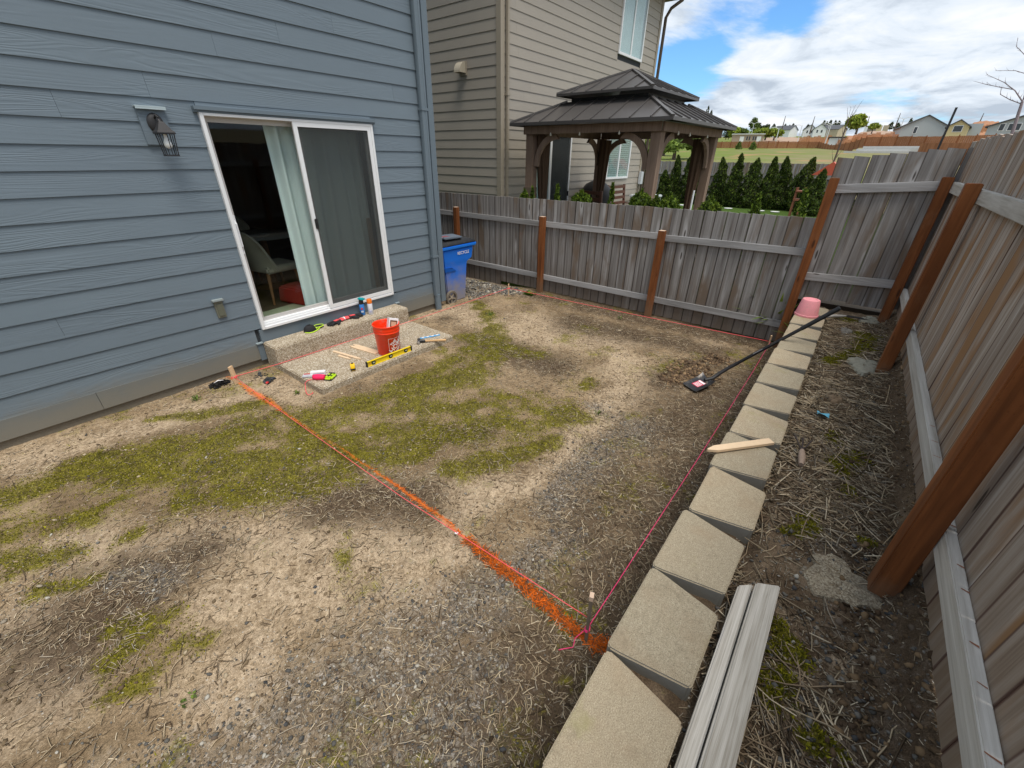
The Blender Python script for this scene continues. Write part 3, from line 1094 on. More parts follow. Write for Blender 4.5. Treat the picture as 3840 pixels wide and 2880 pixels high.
# orange painted straw tufts by the near stake
pts = sample(2200, 1.05, 1.45, -4.62, -3.45, lambda X, Y: smask(X, Y, [[(1.29, -3.6, 0.026), (1.27, -3.88, 0.033), (1.26, -4.09, 0.033), (1.235, -4.31, 0.03), (1.22, -4.45, 0.024)], [(1.22, -4.55, 0.03), (1.25, -4.6, 0.04)]], 1.0, False) ** 2)
n = len(pts)
ln = NR.uniform(0.015, 0.06, n)
cc = np.array([0.85, 0.20, 0.025])[None] * NR.uniform(0.45, 1.15, (n, 1))
cc[NR.uniform(0, 1, n) < 0.25] = (0.16, 0.10, 0.06)
o = straw('painted_straw', pts, ln, np.clip(ln * 0.07, 0.0015, 0.003), cc, yard_h, tilt=0.3)
tag(o, 'straw tufts sprayed bright orange along the marking line', 'straw')


def d_bed(X, Y):
    b = 0.55 + 0.8 * (vnoise(X * 2.2, Y * 4, 55) - 0.45) - 0.6 * smask(X, Y, BMOSS) - 0.5 * smask(X, Y, [[(1.5, -5.33, 0.12), (1.9, -5.3, 0.14)]]) - 0.28 * (X < 1.9) + 0.9 * (fbm(X * 5, Y * 9, 57, 3) - 0.5)
    return np.clip(b, 0.03, 1)


pts = sample(9500, -0.6, 6.2, -5.55, -4.96, lambda X, Y: d_bed(X, Y) * near_w(X, Y) ** 0.6)
n = len(pts)
ln = np.clip(NR.lognormal(math.log(0.075), 0.55, n), 0.02, 0.30)
wd = np.clip(ln * NR.uniform(0.03, 0.08, n), 0.0026, 0.0062)
ci = NR.choice(7, n, p=[0.16, 0.2, 0.2, 0.16, 0.06, 0.12, 0.1])
cc = P_STRAW[ci] * NR.uniform(0.4, 1.2, (n, 1))
o = straw('bed_straw', pts, ln, wd, cc, bed_h, tilt=0.10)
tag(o, 'long dry reed straw matted over the raised bed soil', 'straw')
pts = sample(10000, -0.6, 6.2, -5.60, -4.96, lambda X, Y: np.full_like(X, 0.5) * near_w(X, Y))
n = len(pts)
ln = np.clip(NR.lognormal(math.log(0.018), 0.5, n), 0.006, 0.05)
cc = P_STRAW[NR.choice(7, n)] * NR.uniform(0.5, 0.95, (n, 1))
o = straw('bed_litter', pts, ln, np.clip(ln * 0.12, 0.0012, 0.003), cc, bed_h, tilt=0.2)
tag(o, 'short broken straw bits between the long stalks of the bed', 'straw')

OCT_V = np.array([(1, 0, 0), (-1, 0, 0), (0, 1, 0), (0, -1, 0), (0, 0, 1), (0, 0, -1)], float)
OCT_F = np.array([(0, 2, 4), (2, 1, 4), (1, 3, 4), (3, 0, 4), (2, 0, 5), (1, 2, 5), (3, 1, 5), (0, 3, 5)])
ico = bmesh.new()
bmesh.ops.create_icosphere(ico, subdivisions=1, radius=1)
ICO_V = np.array([v.co[:] for v in ico.verts])
ICO_F = np.array([[v.index for v in f.verts] for f in ico.faces])
ico.free()


def blobs(name, pts, size, cols, hf, flat=0.6, sink=0.2, big=False, mat=None):
    n = len(pts)
    bv, bf = (ICO_V, ICO_F)
    k = len(bv)
    V = np.repeat(bv[None], n, 0) * NR.uniform(0.72, 1.2, (n, k, 1))
    sc = np.stack([size * NR.uniform(0.8, 1.35, n), size * NR.uniform(0.7, 1.1, n), size * flat * NR.uniform(0.7, 1.2, n)], 1)
    V = V * sc[:, None, :]
    a = NR.uniform(0, 2 * np.pi, n)
    ca, sa = np.cos(a)[:, None], np.sin(a)[:, None]
    x = V[..., 0] * ca - V[..., 1] * sa
    y = V[..., 0] * sa + V[..., 1] * ca
    tl = NR.normal(0, 0.3, n)[:, None]
    z = V[..., 2] + x * tl
    z0 = hf(pts[:, 0], pts[:, 1])[:, None]
    V = np.stack([x + pts[:, 0:1], y + pts[:, 1:2], z + z0 + (size * flat * (1 - 2 * sink))[:, None]], 2)
    FF = (bf[None] + (np.arange(n) * k)[:, None, None]).reshape(-1, 3)
    return npmesh(name, V.reshape(-1, 3), FF, mat or M_attr, col=np.repeat(cols, k, 0), kind='stuff')


P_STONE = np.array([(0.105, 0.10, 0.095), (0.16, 0.15, 0.135), (0.22, 0.20, 0.175), (0.28, 0.24, 0.19), (0.46, 0.43, 0.38), (0.17, 0.13, 0.10), (0.075, 0.075, 0.078), (0.34, 0.29, 0.22)])
pts = sample(16000, -2.2, 5.9, -4.66, 0.2, lambda X, Y: np.clip(0.07 + 1.0 * smask(X, Y, GRAV) + 0.3 * (vnoise(X * 2, Y * 2, 3) - 0.6), 0.02, 1) * clear_of(X, Y) * near_w(X, Y) * (X < 5.0))
n = len(pts)
sz = np.clip(NR.lognormal(math.log(0.0036), 0.5, n), 0.0018, 0.014)
o = blobs('yard_pebbles', pts, sz, P_STONE[NR.choice(8, n, p=[0.2, 0.2, 0.16, 0.1, 0.07, 0.12, 0.1, 0.05])] * NR.uniform(0.7, 1.1, (n, 1)), yard_h)
tag(o, 'small grey and brown pebbles pressed into the yard soil', 'pebbles')
pts = sample(4200, 4.65, 6.15, -0.75, 2.5, lambda X, Y: np.clip(1.25 * smask(X, Y, GRAV[4:6]) - 0.1, 0, 1))
n = len(pts)
sz = np.clip(NR.lognormal(math.log(0.014), 0.4, n), 0.007, 0.035)
o = blobs('crushed_gravel', pts, sz, P_STONE[NR.choice(8, n, p=[0.16, 0.24, 0.24, 0.1, 0.08, 0.06, 0.08, 0.04])] * NR.uniform(0.8, 1.3, (n, 1)), yard_h)
tag(o, 'crushed grey gravel strip in the corner beside the blue bin', 'gravel')
pts = sample(2600, -0.5, 6.1, -5.6, -4.97, lambda X, Y: np.clip(0.2 + smask(X, Y, [[(1.95, -5.4, 0.2), (0.3, -5.4, 0.3)]]), 0, 1) * near_w(X, Y))
n = len(pts)
sz = np.clip(NR.lognormal(math.log(0.0055), 0.45, n), 0.003, 0.014)
o = blobs('bed_pebbles', pts, sz, P_STONE[NR.choice(8, n, p=[0.22, 0.2, 0.14, 0.1, 0.05, 0.12, 0.13, 0.04])] * NR.uniform(0.7, 1.1, (n, 1)), bed_h)
tag(o, 'angular grey stones lying in the raised bed soil', 'pebbles')
pts = sample(16000, -2.2, 6.0, -4.66, 0.2, lambda X, Y: np.clip(0.25 + 1.2 * (fbm(X * 4, Y * 4, 401, 4) - 0.45), 0.03, 1) * clear_of(X, Y) * near_w(X, Y))
n = len(pts)
sz = np.clip(NR.lognormal(math.log(0.0042), 0.55, n), 0.002, 0.013)
EC = np.array([(0.30, 0.22, 0.14), (0.20, 0.145, 0.09), (0.38, 0.29, 0.19), (0.13, 0.09, 0.058), (0.46, 0.37, 0.26)])
dk = smask(pts[:, 0], pts[:, 1], DARK, 1.9)
o = blobs('soil_clods', pts, sz, EC[NR.choice(5, n)] * NR.uniform(0.75, 1.15, (n, 1)) * (1 - 0.6 * dk)[:, None], yard_h, 0.65, 0.3)
tag(o, 'crumbs and clods of dry earth all over the yard', 'soil')
pts = sample(1500, 3.9, 5.4, -4.35, -3.7, lambda X, Y: smask(X, Y, [[(4.72, -3.95, 0.17), (4.35, -3.88, 0.1)], [(5.2, -4.1, 0.1)]]))
n = len(pts)
sz = np.clip(NR.lognormal(math.log(0.010), 0.5, n), 0.004, 0.03)
cs_ = np.array([(0.15, 0.10, 0.06), (0.085, 0.055, 0.035), (0.23, 0.155, 0.09), (0.11, 0.075, 0.05)])
o = blobs('soil_crumbs', pts, sz, cs_[NR.choice(4, n)] * NR.uniform(0.8, 1.15, (n, 1)), yard_h)
tag(o, 'crumbled brown earth dug up beside the shovel blade', 'soil')
pts = sample(2600, -0.5, 6.1, -5.62, -5.35, lambda X, Y: near_w(X, Y))
n = len(pts)
sz = np.clip(NR.lognormal(math.log(0.0065), 0.5, n), 0.003, 0.016)
o = blobs('bed_soil_crumbs', pts, sz, cs_[NR.choice(4, n)] * NR.uniform(0.6, 1.0, (n, 1)), bed_h)
tag(o, 'dark crumbly soil lumps along the foot of the board fence', 'soil')


def tufts(name, pts, hgt, cols, hf, wid=0.35, mat=None):
    n = len(pts)
    a = NR.uniform(0, 2 * np.pi, n)
    s = np.stack([np.cos(a), np.sin(a), np.zeros(n)], 1) * (hgt * wid)[:, None]
    c = np.stack([pts[:, 0], pts[:, 1], hf(pts[:, 0], pts[:, 1]) - 0.001], 1)
    lean = np.stack([NR.normal(0, 0.6, n), NR.normal(0, 0.6, n), np.ones(n)], 1) * hgt[:, None]
    V = np.stack([c - s, c + s, c + lean], 1).reshape(-1, 3)
    FF = np.arange(3 * n).reshape(-1, 3)
    CC = np.repeat(cols, 3, 0)
    CC[2::3] *= 1.25
    return npmesh(name, V, FF, mat or M_leaf, col=CC, kind='stuff')


P_MOSS = np.array([(0.145, 0.135, 0.008), (0.215, 0.200, 0.010), (0.085, 0.085, 0.008), (0.30, 0.275, 0.015), (0.30, 0.235, 0.12)])
pts = sample(130000, -2.2, 5.6, -4.0, 0.0, lambda X, Y: np.clip(1.6 * smask(X, Y, MOSS, 1.15) * np.clip(0.62 + 2.0 * (fbm(X * 6, Y * 6, 301, 4) - 0.36), 0.3, 1.25) + 0.5 * np.clip((fbm(X * 3.1, Y * 3.1, 303, 5) - 0.56) * 5, 0, 1) - 0.15, 0, 1) * clear_of(X, Y) * near_w(X, Y) ** 0.7)
n = len(pts)
o = tufts('moss', pts, NR.uniform(0.004, 0.011, n), P_MOSS[NR.choice(5, n, p=[0.3, 0.27, 0.2, 0.15, 0.08])] * NR.uniform(0.75, 1.15, (n, 1)), yard_h, 0.5)
tag(o, 'low yellow-green moss spreading over the yard soil', 'moss')
pts = sample(16000, -0.5, 6.1, -5.6, -4.97, lambda X, Y: np.clip(1.2 * smask(X, Y, BMOSS) - 0.15, 0, 1))
n = len(pts)
o = tufts('bed_moss', pts, NR.uniform(0.006, 0.014, n), P_MOSS[NR.choice(4, n)] * NR.uniform(0.8, 1.2, (n, 1)), bed_h, 0.45)
tag(o, 'bright moss cushions among the straw of the raised bed', 'moss')

# ------------------------------------------------------------------ the blue house
CO = 0.1778


def siding_board(mat, parent, x0, x1, z0, z1, y, axis='x', sgn=-1):
    """one lap board: x0..x1 along axis, exposed z0..z1; outer bottom edge lies at y; tucked under the next board"""
    top = z1 + 0.022
    t0, t1 = 0.0085, 0.0085 * 1.0
    back = 0.0115 * (top - z0) / CO
    prof = [(0.0, z0), (0.0098, z0), (back + 0.0065, top), (back, top)]
    mb = MB()
    if axis == 'x':
        vs = [(x, y - sgn * p, z) for x in (x0, x1) for p, z in prof]
    else:
        vs = [(y - sgn * p, x, z) for x in (x0, x1) for p, z in prof]
    mb.add(vs, [(0, 1, 2, 3), (7, 6, 5, 4), (0, 4, 5, 1), (1, 5, 6, 2), (2, 6, 7, 3), (3, 7, 4, 0)])
    o = mb.build('siding_board', mat, parent)
    return o


house = thing('house', (2.0, 0.0, -0.2), 'blue-grey clapboard house with a white sliding patio door', 'house')
joints = {13: [0.818, 4.2], 12: [-1.0], 14: [1.425], 16: [2.03], 17: [2.63], 18: [3.24, -0.2], 15: [3.936, 0.35], 4: [0.2435], 3: [-1.4], 6: [-1.2], 8: [-0.9], 10: [-1.1], 19: [1.3], 20: [0.2, 3.7]}
joints = {12: [0.8165], 13: [1.422], 15: [2.029], 16: [2.63], 17: [3.242, 0.1], 14: [3.936, -0.9], 3: [0.244], 18: [1.4], 19: [3.7, 0.4], 20: [2.2], 21: [0.9, 3.2], 5: [-1.3], 8: [-1.5]}
XL = -3.0
for k in range(0, 31):
    z0 = k * CO
    z1 = z0 + CO
    spans = [(XL, 4.47)]
    if 0 <= k <= 12:
        spans = [(XL, 1.735), (3.552, 4.47)]
        if k == 0:
            spans = [(XL, 1.66), (3.62, 4.47)]
    for a, b in spans:
        cuts = [a] + sorted(j for j in joints.get(k, []) if a < j < b) + [b]
        for p, q in zip(cuts[:-1], cuts[1:]):
            siding_board(M_blue, house, p + 0.0008, q - 0.0008, z0, z1, 0.0)
    if k == 12:
        siding_board(M_blue, house, 1.736, 3.551, 2.252, z1, 0.001)
mb = MB()
mb.box(XL, 0.2405, -0.004, 0.02, -0.172, 0.004)
mb.build('base_trim', M_base_trim, house, 0.002)
mb = MB()
mb.box(0.2425, 1.662, -0.004, 0.02, -0.172, 0.004)
mb.build('base_trim', M_base_trim, house, 0.002)
mb = MB()
mb.box(1.64, 1.70, -0.014, 0.02, -0.19, 0.02)
mb.build('trim_block', M_bluetrim, house, 0.002)
mb = MB()
mb.box(3.625, 4.46, -0.004, 0.02, -0.172, 0.004)
mb.build('base_trim', M_base_trim, house, 0.002)
mb = MB()
mb.box(1.70, 3.62, -0.006, 0.03, 0.0, 0.160)
mb.build('door_apron', M_bluetrim, house, 0.002)
mb = MB()
mb.box(XL, 4.50, 0.025, 0.12, -0.45, -0.172)
mb.build('foundation', M_found, house)
mb = MB()   # sheathing, four pieces round the door opening
mb.box(XL, 1.76, 0.028, 0.14, -0.17, 5.6)
mb.box(3.53, 4.52, 0.028, 0.14, -0.17, 5.6)
mb.box(1.76, 3.53, 0.028, 0.14, 2.22, 5.6)
mb.box(1.76, 3.53, 0.028, 0.14, -0.17, 0.17)
mb.build('wall_sheathing', M_sheath, house)
mb = MB()
mb.box(4.462, 4.558, -0.022, 0.0, -0.17, 5.6)
mb.box(4.535, 4.560, 0.0, 0.10, -0.17, 5.6)
mb.build('corner_board', M_bluetrim, house, 0.002)
mb = MB()
mb.box(4.48, 4.535, 0.14, 9.0, -0.4, 5.6)
mb.build('side_wall', M_bluetrim, house)
mb = MB()
mb.prism([(-0.5, 5.5), (9.4, 5.5), (9.4, 5.62), (4.4, 8.0), (-0.5, 5.62)], 8.1, Matrix(((0, 0, 1), (1, 0, 0), (0, 1, 0))), (-3.3, 0, 0))
mb.build('roof', M_roof, house)
# downspout (ribbed)
ds = MB()
prof = [(-0.045, 0), (-0.05, -0.01), (-0.05, -0.055), (-0.044, -0.066), (-0.022, -0.068), (-0.018, -0.063), (0.012, -0.063), (0.016, -0.068), (0.04, -0.066), (0.048, -0.055), (0.048, -0.01), (0.043, 0)]
ds.prism(prof, 5.6, None, (4.360, -0.006, -0.03))
dso = ds.build('downspout', M_bluetrim, house, smooth=True)
mb = MB()
mb.tube([(4.36, -0.04, -0.02), (4.362, -0.042, -0.16), (4.365, -0.045, -0.30)], [0.047, 0.050, 0.050], 12)
mb.build('drain_pipe', M_bluetrim, house, smooth=True)
for z in (0.55, 2.42):
    mb = MB()
    mb.box(4.303, 4.415, -0.078, -0.003, z, z + 0.03)
    mb.build('downspout_strap', M_bluetrim, house, 0.002)
# flashing bits at the ends of the step
for x in (1.665, 3.60):
    mb = MB()
    mb.box(x - 0.035, x + 0.035, -0.03, 0.0, 0.012, 0.028)
    mb.build('flashing_tab', plain('grey_flashing', (0.30, 0.36, 0.38), 0.5), house, 0.002)
# small vent box on the wall
mb = MB()
X0, X1, Z0, Z1 = 1.362, 1.440, 0.40, 0.575
mb.box(X0, X1, -0.018, 0.012, Z0, Z1)
mb.build('vent_box', plain('vent_olive', (0.17, 0.17, 0.13), 0.6), house, 0.003)
mb = MB()
mb.box(X0 - 0.012, X1 + 0.012, -0.04, 0.01, Z1, Z1 + 0.02)
mb.build('vent_hood', plain('vent_hood_grey', (0.28, 0.32, 0.32), 0.5), house, 0.003)
mb = MB()
mb.box(X0 + 0.012, X1 - 0.012, -0.026, -0.0185, Z0 + 0.02, Z1 - 0.03)
mb.build('vent_flap', plain('vent_flap_olive', (0.13, 0.135, 0.10), 0.6), house, 0.003)

# sliding door
door = bpy.data.objects.new('sliding_door', None)
COL.objects.link(door)
door.parent = house
door.location = Vector((2.64, -0.0, 0.162)) - worldloc(house)


def part(name, mb, mat, parent, bevel=0.0, smooth=False):
    return mb.build(name, mat, parent, bevel, smooth)


mb = MB()
mb.box(1.700, 3.588, -0.050, 0.02, 2.245, 2.275)
mb.box(1.700, 3.588, -0.034, 0.02, 2.228, 2.246)
part('head_flashing', mb, M_bluetrim, door, 0.002)
mb = MB()
mb.box(1.735, 1.768, -0.030, 0.10, 0.162, 2.228)
part('door_frame', mb, M_white, door, 0.002)
mb = MB()
mb.box(3.522, 3.552, -0.030, 0.10, 0.162, 2.228)
part('door_frame', mb, M_white, door, 0.002)
mb = MB()
mb.box(1.768, 3.522, -0.030, 0.10, 2.205, 2.228)
part('door_frame', mb, M_white, door, 0.002)
mb = MB()
mb.box(1.768, 3.522, -0.034, 0.10, 0.162, 0.19)
mb.box(1.768, 3.522, -0.012, 0.10, 0.19, 0.215)
mb.box(1.768, 3.522, 0.006, 0.10, 0.215, 0.232)
part('door_sill', mb, M_white, door, 0.002)


def sash(x0, x1, z0, z1, y0, y1, w, name, mat, gl, wt=None):
    mb = MB()
    wt = wt or w
    mb.box(x0, x0 + w, y0, y1, z0, z1)
    mb.box(x1 - w, x1, y0, y1, z0, z1)
    mb.box(x0 + w, x1 - w, y0, y1, z1 - wt, z1)
    mb.box(x0 + w, x1 - w, y0, y1, z0, z0 + wt)
    f = part(name, mb, mat, door)
    mb = MB()
    mb.box(x0 + w - 0.004, x1 - w + 0.004, (y0 + y1) / 2 - 0.003, (y0 + y1) / 2 + 0.003, z0 + wt - 0.004, z1 - wt + 0.004)
    part('pane' if gl is not M_screen else 'screen_mesh', mb, gl, door)
    return f


sash(1.768, 2.66, 0.225, 2.205, 0.055, 0.09, 0.045, 'glazed_sash', M_offwhite, M_glass)
sash(2.60, 3.522, 0.225, 2.205, 0.015, 0.05, 0.062, 'glazed_sash', M_offwhite, M_glass)
sash(2.575, 3.520, 0.20, 2.206, -0.026, -0.008, 0.045, 'screen_frame', M_white, M_screen)
mb = MB()
mb.box(2.598, 2.636, -0.042, -0.024, 1.15, 1.26)
part('latch', mb, M_black, door, 0.006)
mb = MB()
mb.tube([(1.792, 0.055, 1.02), (1.792, 0.018, 1.06), (1.792, 0.018, 1.28), (1.792, 0.055, 1.32)], 0.011, 8)
mb.box(1.778, 1.806, 0.04, 0.056, 0.98, 1.36)
part('door_handle', mb, M_white, door, 0)

# room behind the door
room = thing('dining_room', (2.4, 0.2, 0.12), 'dark dining room seen through the sliding patio door', 'room')
mb = MB()
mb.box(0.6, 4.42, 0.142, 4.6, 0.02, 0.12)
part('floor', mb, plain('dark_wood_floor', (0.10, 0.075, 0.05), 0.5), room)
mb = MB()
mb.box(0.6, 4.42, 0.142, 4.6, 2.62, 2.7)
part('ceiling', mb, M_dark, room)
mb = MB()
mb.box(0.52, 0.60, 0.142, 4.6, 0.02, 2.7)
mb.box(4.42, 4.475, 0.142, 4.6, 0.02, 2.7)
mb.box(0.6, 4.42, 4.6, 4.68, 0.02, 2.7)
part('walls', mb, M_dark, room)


def curtain_mb(x0, x1, y, z0, z1, amp, waves, nu=90, thick=0.0):
    mb = MB()

    def f(u, v):
        x = x0 + (x1 - x0) * u
        a = amp * (0.6 + 0.4 * math.sin(u * 17))
        return (x + 0.01 * math.sin(v * 3 + u * 9), y + a * math.sin(u * waves * 2 * math.pi + 0.8 * math.sin(v * 2.2 + u * 5)), z0 + (z1 - z0) * v)
    mb.grid(f, nu, 12)
    return mb


c1 = curtain_mb(2.375, 3.50, 0.20, 0.20, 2.30, 0.042, 7.0, 160).build('curtain', M_curtain, None, smooth='all')
tag(c1, 'pale teal sheer curtain hanging behind the patio door glass', 'curtain')


def dining_chair(name, x, y, rz, label):
    t = thing(name, (x, y, 0.12), label, 'chair', 'dining chairs behind the door')
    m = Matrix.Rotation(rz, 3, 'Z')
    fab = M_fab
    o = Vector((x, y, 0))

    def W(p):
        return m @ Vector(p) + o
    mb = MB()
    mb.obox(W((0.02, 0, 0.565)), (0.50, 0.48, 0.09), m)
    part('seat', mb, fab, t, 0.025, True)
    mb = MB()

    def g(u, v):
        a = (u - 0.5) * 2
        return W((-0.22 - 0.10 * v + 0.16 * a * a * (1.0 - 0.35 * v), 0.25 * a, 0.55 + 0.50 * v * (1 - 0.35 * abs(a) ** 3)))

    def g2(u, v):
        a = (u - 0.5) * 2
        return W((-0.265 - 0.10 * v + 0.16 * a * a * (1.0 - 0.35 * v), 0.275 * a, 0.55 + 0.51 * v * (1 - 0.35 * abs(a) ** 3)))
    mb.grid(g, 14, 8)
    mb.grid(g2, 14, 8)
    n0 = 15 * 9
    rim = [8 * 15 + i for i in range(15)]
    mb.f += [(rim[i], rim[i + 1], n0 + rim[i + 1], n0 + rim[i]) for i in range(14)]
    mb.f += [(j * 15, (j + 1) * 15, n0 + (j + 1) * 15, n0 + j * 15) for j in range(8)]
    mb.f += [(j * 15 + 14, (j + 1) * 15 + 14, n0 + (j + 1) * 15 + 14, n0 + j * 15 + 14) for j in range(8)]
    part('backrest', mb, fab, t, 0, True)
    for lx, ly in ((0.22, 0.2), (0.22, -0.2), (-0.22, 0.2), (-0.22, -0.2)):
        mb = MB()
        mb.tube([W((lx * 0.9, ly * 0.9, 0.53)), W((lx * 1.1, ly * 1.1, 0.122))], [0.024, 0.014], 8)
        part('leg', mb, M_walnut, t, 0, True)
    return t


M_fab = plain('beige_linen', (0.50, 0.47, 0.38), 0.95, var=0.1, nscale=200)
M_walnut = plain('walnut_wood', (0.30, 0.15, 0.065), 0.5, var=0.2, nscale=15)
dining_chair('dining_chair', 2.50, 1.15, 0.15, 'beige upholstered dining chair nearest the patio door glass')
dining_chair('dining_chair', 2.62, 2.6, -1.9, 'second beige dining chair in the dark behind the round table')
t = thing('dining_table', (2.75, 1.85, 0.12), 'round pale dining table top in the dark room behind the door', 'table')
mb = MB()
mb.lathe([(0.50, 0.0), (0.52, 0.012), (0.50, 0.024)], 40, (2.75, 1.85, 0.86))
part('tabletop', mb, plain('pale_marble', (0.5, 0.5, 0.47), 0.3), t, 0, True)
mb = MB()
mb.lathe([(0.24, 0.0), (0.05, 0.05), (0.04, 0.74)], 20, (2.75, 1.85, 0.121))
part('pedestal', mb, M_walnut, t, 0, True)
mb = MB()
mb.lathe([(0.05, 0.0), (0.13, 0.012), (0.14, 0.018), (0.12, 0.016)], 24, (2.62, 1.62, 0.885))
tag(mb.build('plate', M_white, None, smooth=True), 'white plate lying on the round dining table', 'plate')
mb = MB()
mb.obox((2.62, 0.80, 0.235), (0.34, 0.46, 0.21), rot('Z', 14), 0.9, 0.92)
t = mb.build('tote_bag', plain('red_canvas', (0.42, 0.045, 0.03), 0.8), None, 0.02, True)
tag(t, 'red carry bag on the floor behind the curtain', 'bag')
mb = MB()
mb.obox((2.34, 0.48, 0.1255), (0.72, 0.50, 0.009), rot('Z', 6))
tag(mb.build('door_mat', plain('sage_mat', (0.36, 0.40, 0.27), 0.95, var=0.2, nscale=150), None, 0.002), 'sage green mat on the floor inside the patio door', 'mat')
mb = MB()
mb.box(3.395, 3.455, 0.125, 0.15, 0.235, 1.18)
tag(mb.build('wooden_bar', plain('brown_bar', (0.26, 0.16, 0.075), 0.7), None, 0.003), 'upright brown wooden bar behind the right edge of the screen door', 'bar')

# wall lantern
t = thing('wall_lantern', (1.38, -0.03, 2.0), 'black coach lantern with a white bulb on the siding left of the door', 'wall lamp')
mb = MB()
mb.box(1.285, 1.482, -0.016, 0.02, 1.965, 2.236)
part('mounting_plate', mb, M_blue, t, 0.003)
mb = MB()
mb.box(1.278, 1.489, -0.050, 0.02, 2.236, 2.247)
mb.box(1.278, 1.489, -0.050, -0.046, 2.222, 2.237)
part('head_flashing', mb, plain('pale_flashing', (0.42, 0.50, 0.53), 0.4), t, 0.001)
mb = MB()
LX, LZ = 1.39, 2.125
mY = Matrix(((1, 0, 0), (0, 0, -1), (0, 1, 0)))
mb.lathe([(0.058, 0.016), (0.060, 0.022), (0.052, 0.032), (0.035, 0.040)], 20, (LX, 0, LZ), mY)
mb.v = [(x, y if True else 0, LZ + (z - LZ) * 1.25) for x, y, z in mb.v]
part('wall_canopy', mb, M_blackmetal, t, 0, True)
mb = MB()
mb.tube([(LX, -0.03, LZ - 0.03), (LX, -0.07, LZ - 0.05), (LX, -0.115, LZ - 0.015), (LX, -0.145, LZ + 0.02), (LX, -0.15, LZ + 0.0)], [0.012, 0.013, 0.011, 0.011, 0.009], 10)
mb.tube([(LX, -0.035, LZ + 0.035), (LX, -0.08, LZ + 0.055), (LX, -0.13, LZ + 0.035)], [0.008, 0.009, 0.006], 8)
part('scroll_arm', mb, M_blackmetal, t, 0, True)
ly = -0.15
mb = MB()
q = math.radians(45)


def sq(r, z):
    return (r * 1.414, z)


mq = rot('Z', 45)
mb.lathe([sq(0.014, 0.030), sq(0.022, 0.020), sq(0.048, -0.030), sq(0.060, -0.042), sq(0.064, -0.048), sq(0.064, -0.058), sq(0.056, -0.060)], 4, (LX, ly, LZ - 0.02), mq)
part('lantern_roof', mb, M_blackmetal, t, 0.002)
zt, zb = LZ - 0.078, LZ - 0.235
for sx in (-1, 1):
    for sy in (-1, 1):
        mb = MB()
        mb.tube([(LX + sx * 0.052, ly + sy * 0.052, zt + 0.01), (LX + sx * 0.040, ly + sy * 0.040, zb)], 0.0042, 6)
        part('cage_bar', mb, M_blackmetal, t)
for sx, sy in ((0, -1), (0, 1), (1, 0), (-1, 0)):
    mb = MB()
    mb.tube([(LX + sx * 0.052, ly + sy * 0.052, zt + 0.01), (LX + sx * 0.040, ly + sy * 0.040, zb)], 0.003, 6)
    part('cage_bar', mb, M_blackmetal, t)
mb = MB()
for a in (-1, 1):
    mb.box(LX - 0.046, LX + 0.046, ly + a * 0.041 - 0.005, ly + a * 0.041 + 0.005, zb - 0.008, zb + 0.004)
    mb.box(LX + a * 0.041 - 0.005, LX + a * 0.041 + 0.005, ly - 0.036, ly + 0.036, zb - 0.0075, zb + 0.0035)
part('lantern_base', mb, M_blackmetal, t)
mb = MB()
mb.lathe([(0.012, 0.0), (0.013, -0.03), (0.020, -0.048), (0.028, -0.068), (0.029, -0.082), (0.024, -0.097), (0.012, -0.106), (0.003, -0.108)], 20, (LX, ly, zt + 0.0), None)
part('light_bulb', mb, plain('frosted_bulb', (0.88, 0.89, 0.86), 0.25, 0.5, bump=0), t, 0, True)

# ------------------------------------------------------------------ step and patio slab
mb = MB()
mb.box(1.70, 3.565, -0.300, -0.008, -0.30, 0.020)
tag(mb.build('concrete_step', M_patio, None, 0.012, seg=3), 'exposed aggregate concrete step directly under the patio door', 'step')
mb = MB()
mb.box(1.700, 3.560, -1.185, -0.302, -0.32, -0.172)
tag(mb.build('patio_slab', M_patio, None, 0.010, seg=3), 'low exposed aggregate landing slab scattered with tools below the step', 'slab')

# ------------------------------------------------------------------ retaining wall
wall = thing('retaining_wall', (3.0, -4.85, -0.25), 'low wall of wedge-shaped concrete blocks holding the raised bed', 'retaining wall')


def block_mesh(seed):
    r = random.Random(seed)
    a, b, d, h = 0.216, 0.166, 0.295, 0.15
    j = [r.uniform(-0.004, 0.004) for _ in range(8)]
    poly = [(-a + 0.012, 0.0), (-a, -0.012), (-a + 0.004, -0.05), (-b + j[0], -d + 0.01), (-b + 0.012, -d + j[1]), (b - 0.012, -d + j[2]), (b + j[3], -d + 0.01), (a - 0.004, -0.05), (a, -0.012), (a - 0.012, 0.0)]
    poly = [(x, y) for x, y in reversed(poly)]
    mb = MB()
    mb.prism(poly, h, None, (0, 0, -h))
    me = mb.mesh('block', (0, 0, 0), bevel=0.006, seg=2)
    return me


bms = [block_mesh(i) for i in range(4)]
for me in bms:
    me.materials.append(M_block)
for c in range(4):
    for i in range(-4, 15):
        x = 0.47 + 0.436 * i + 0.218 + (0.218 if c % 2 else 0)
        if x > 6.32:
            continue
        jy = R.uniform(-0.006, 0.006)
        o = link('block', bms[(i + c) % 4], None, wall)
        tz = 0.352 - c * 0.152
        if c == 0:
            if i == 3:
                jy = -0.014
            tz += R.uniform(-0.006, 0.006)
        o.location = Vector((x + R.uniform(-0.003, 0.003), -4.692 + jy - c * -0.004, tz)) - worldloc(wall)
        o.rotation_euler = (R.uniform(-0.012, 0.012), R.uniform(-0.008, 0.008), R.uniform(-0.012, 0.012))

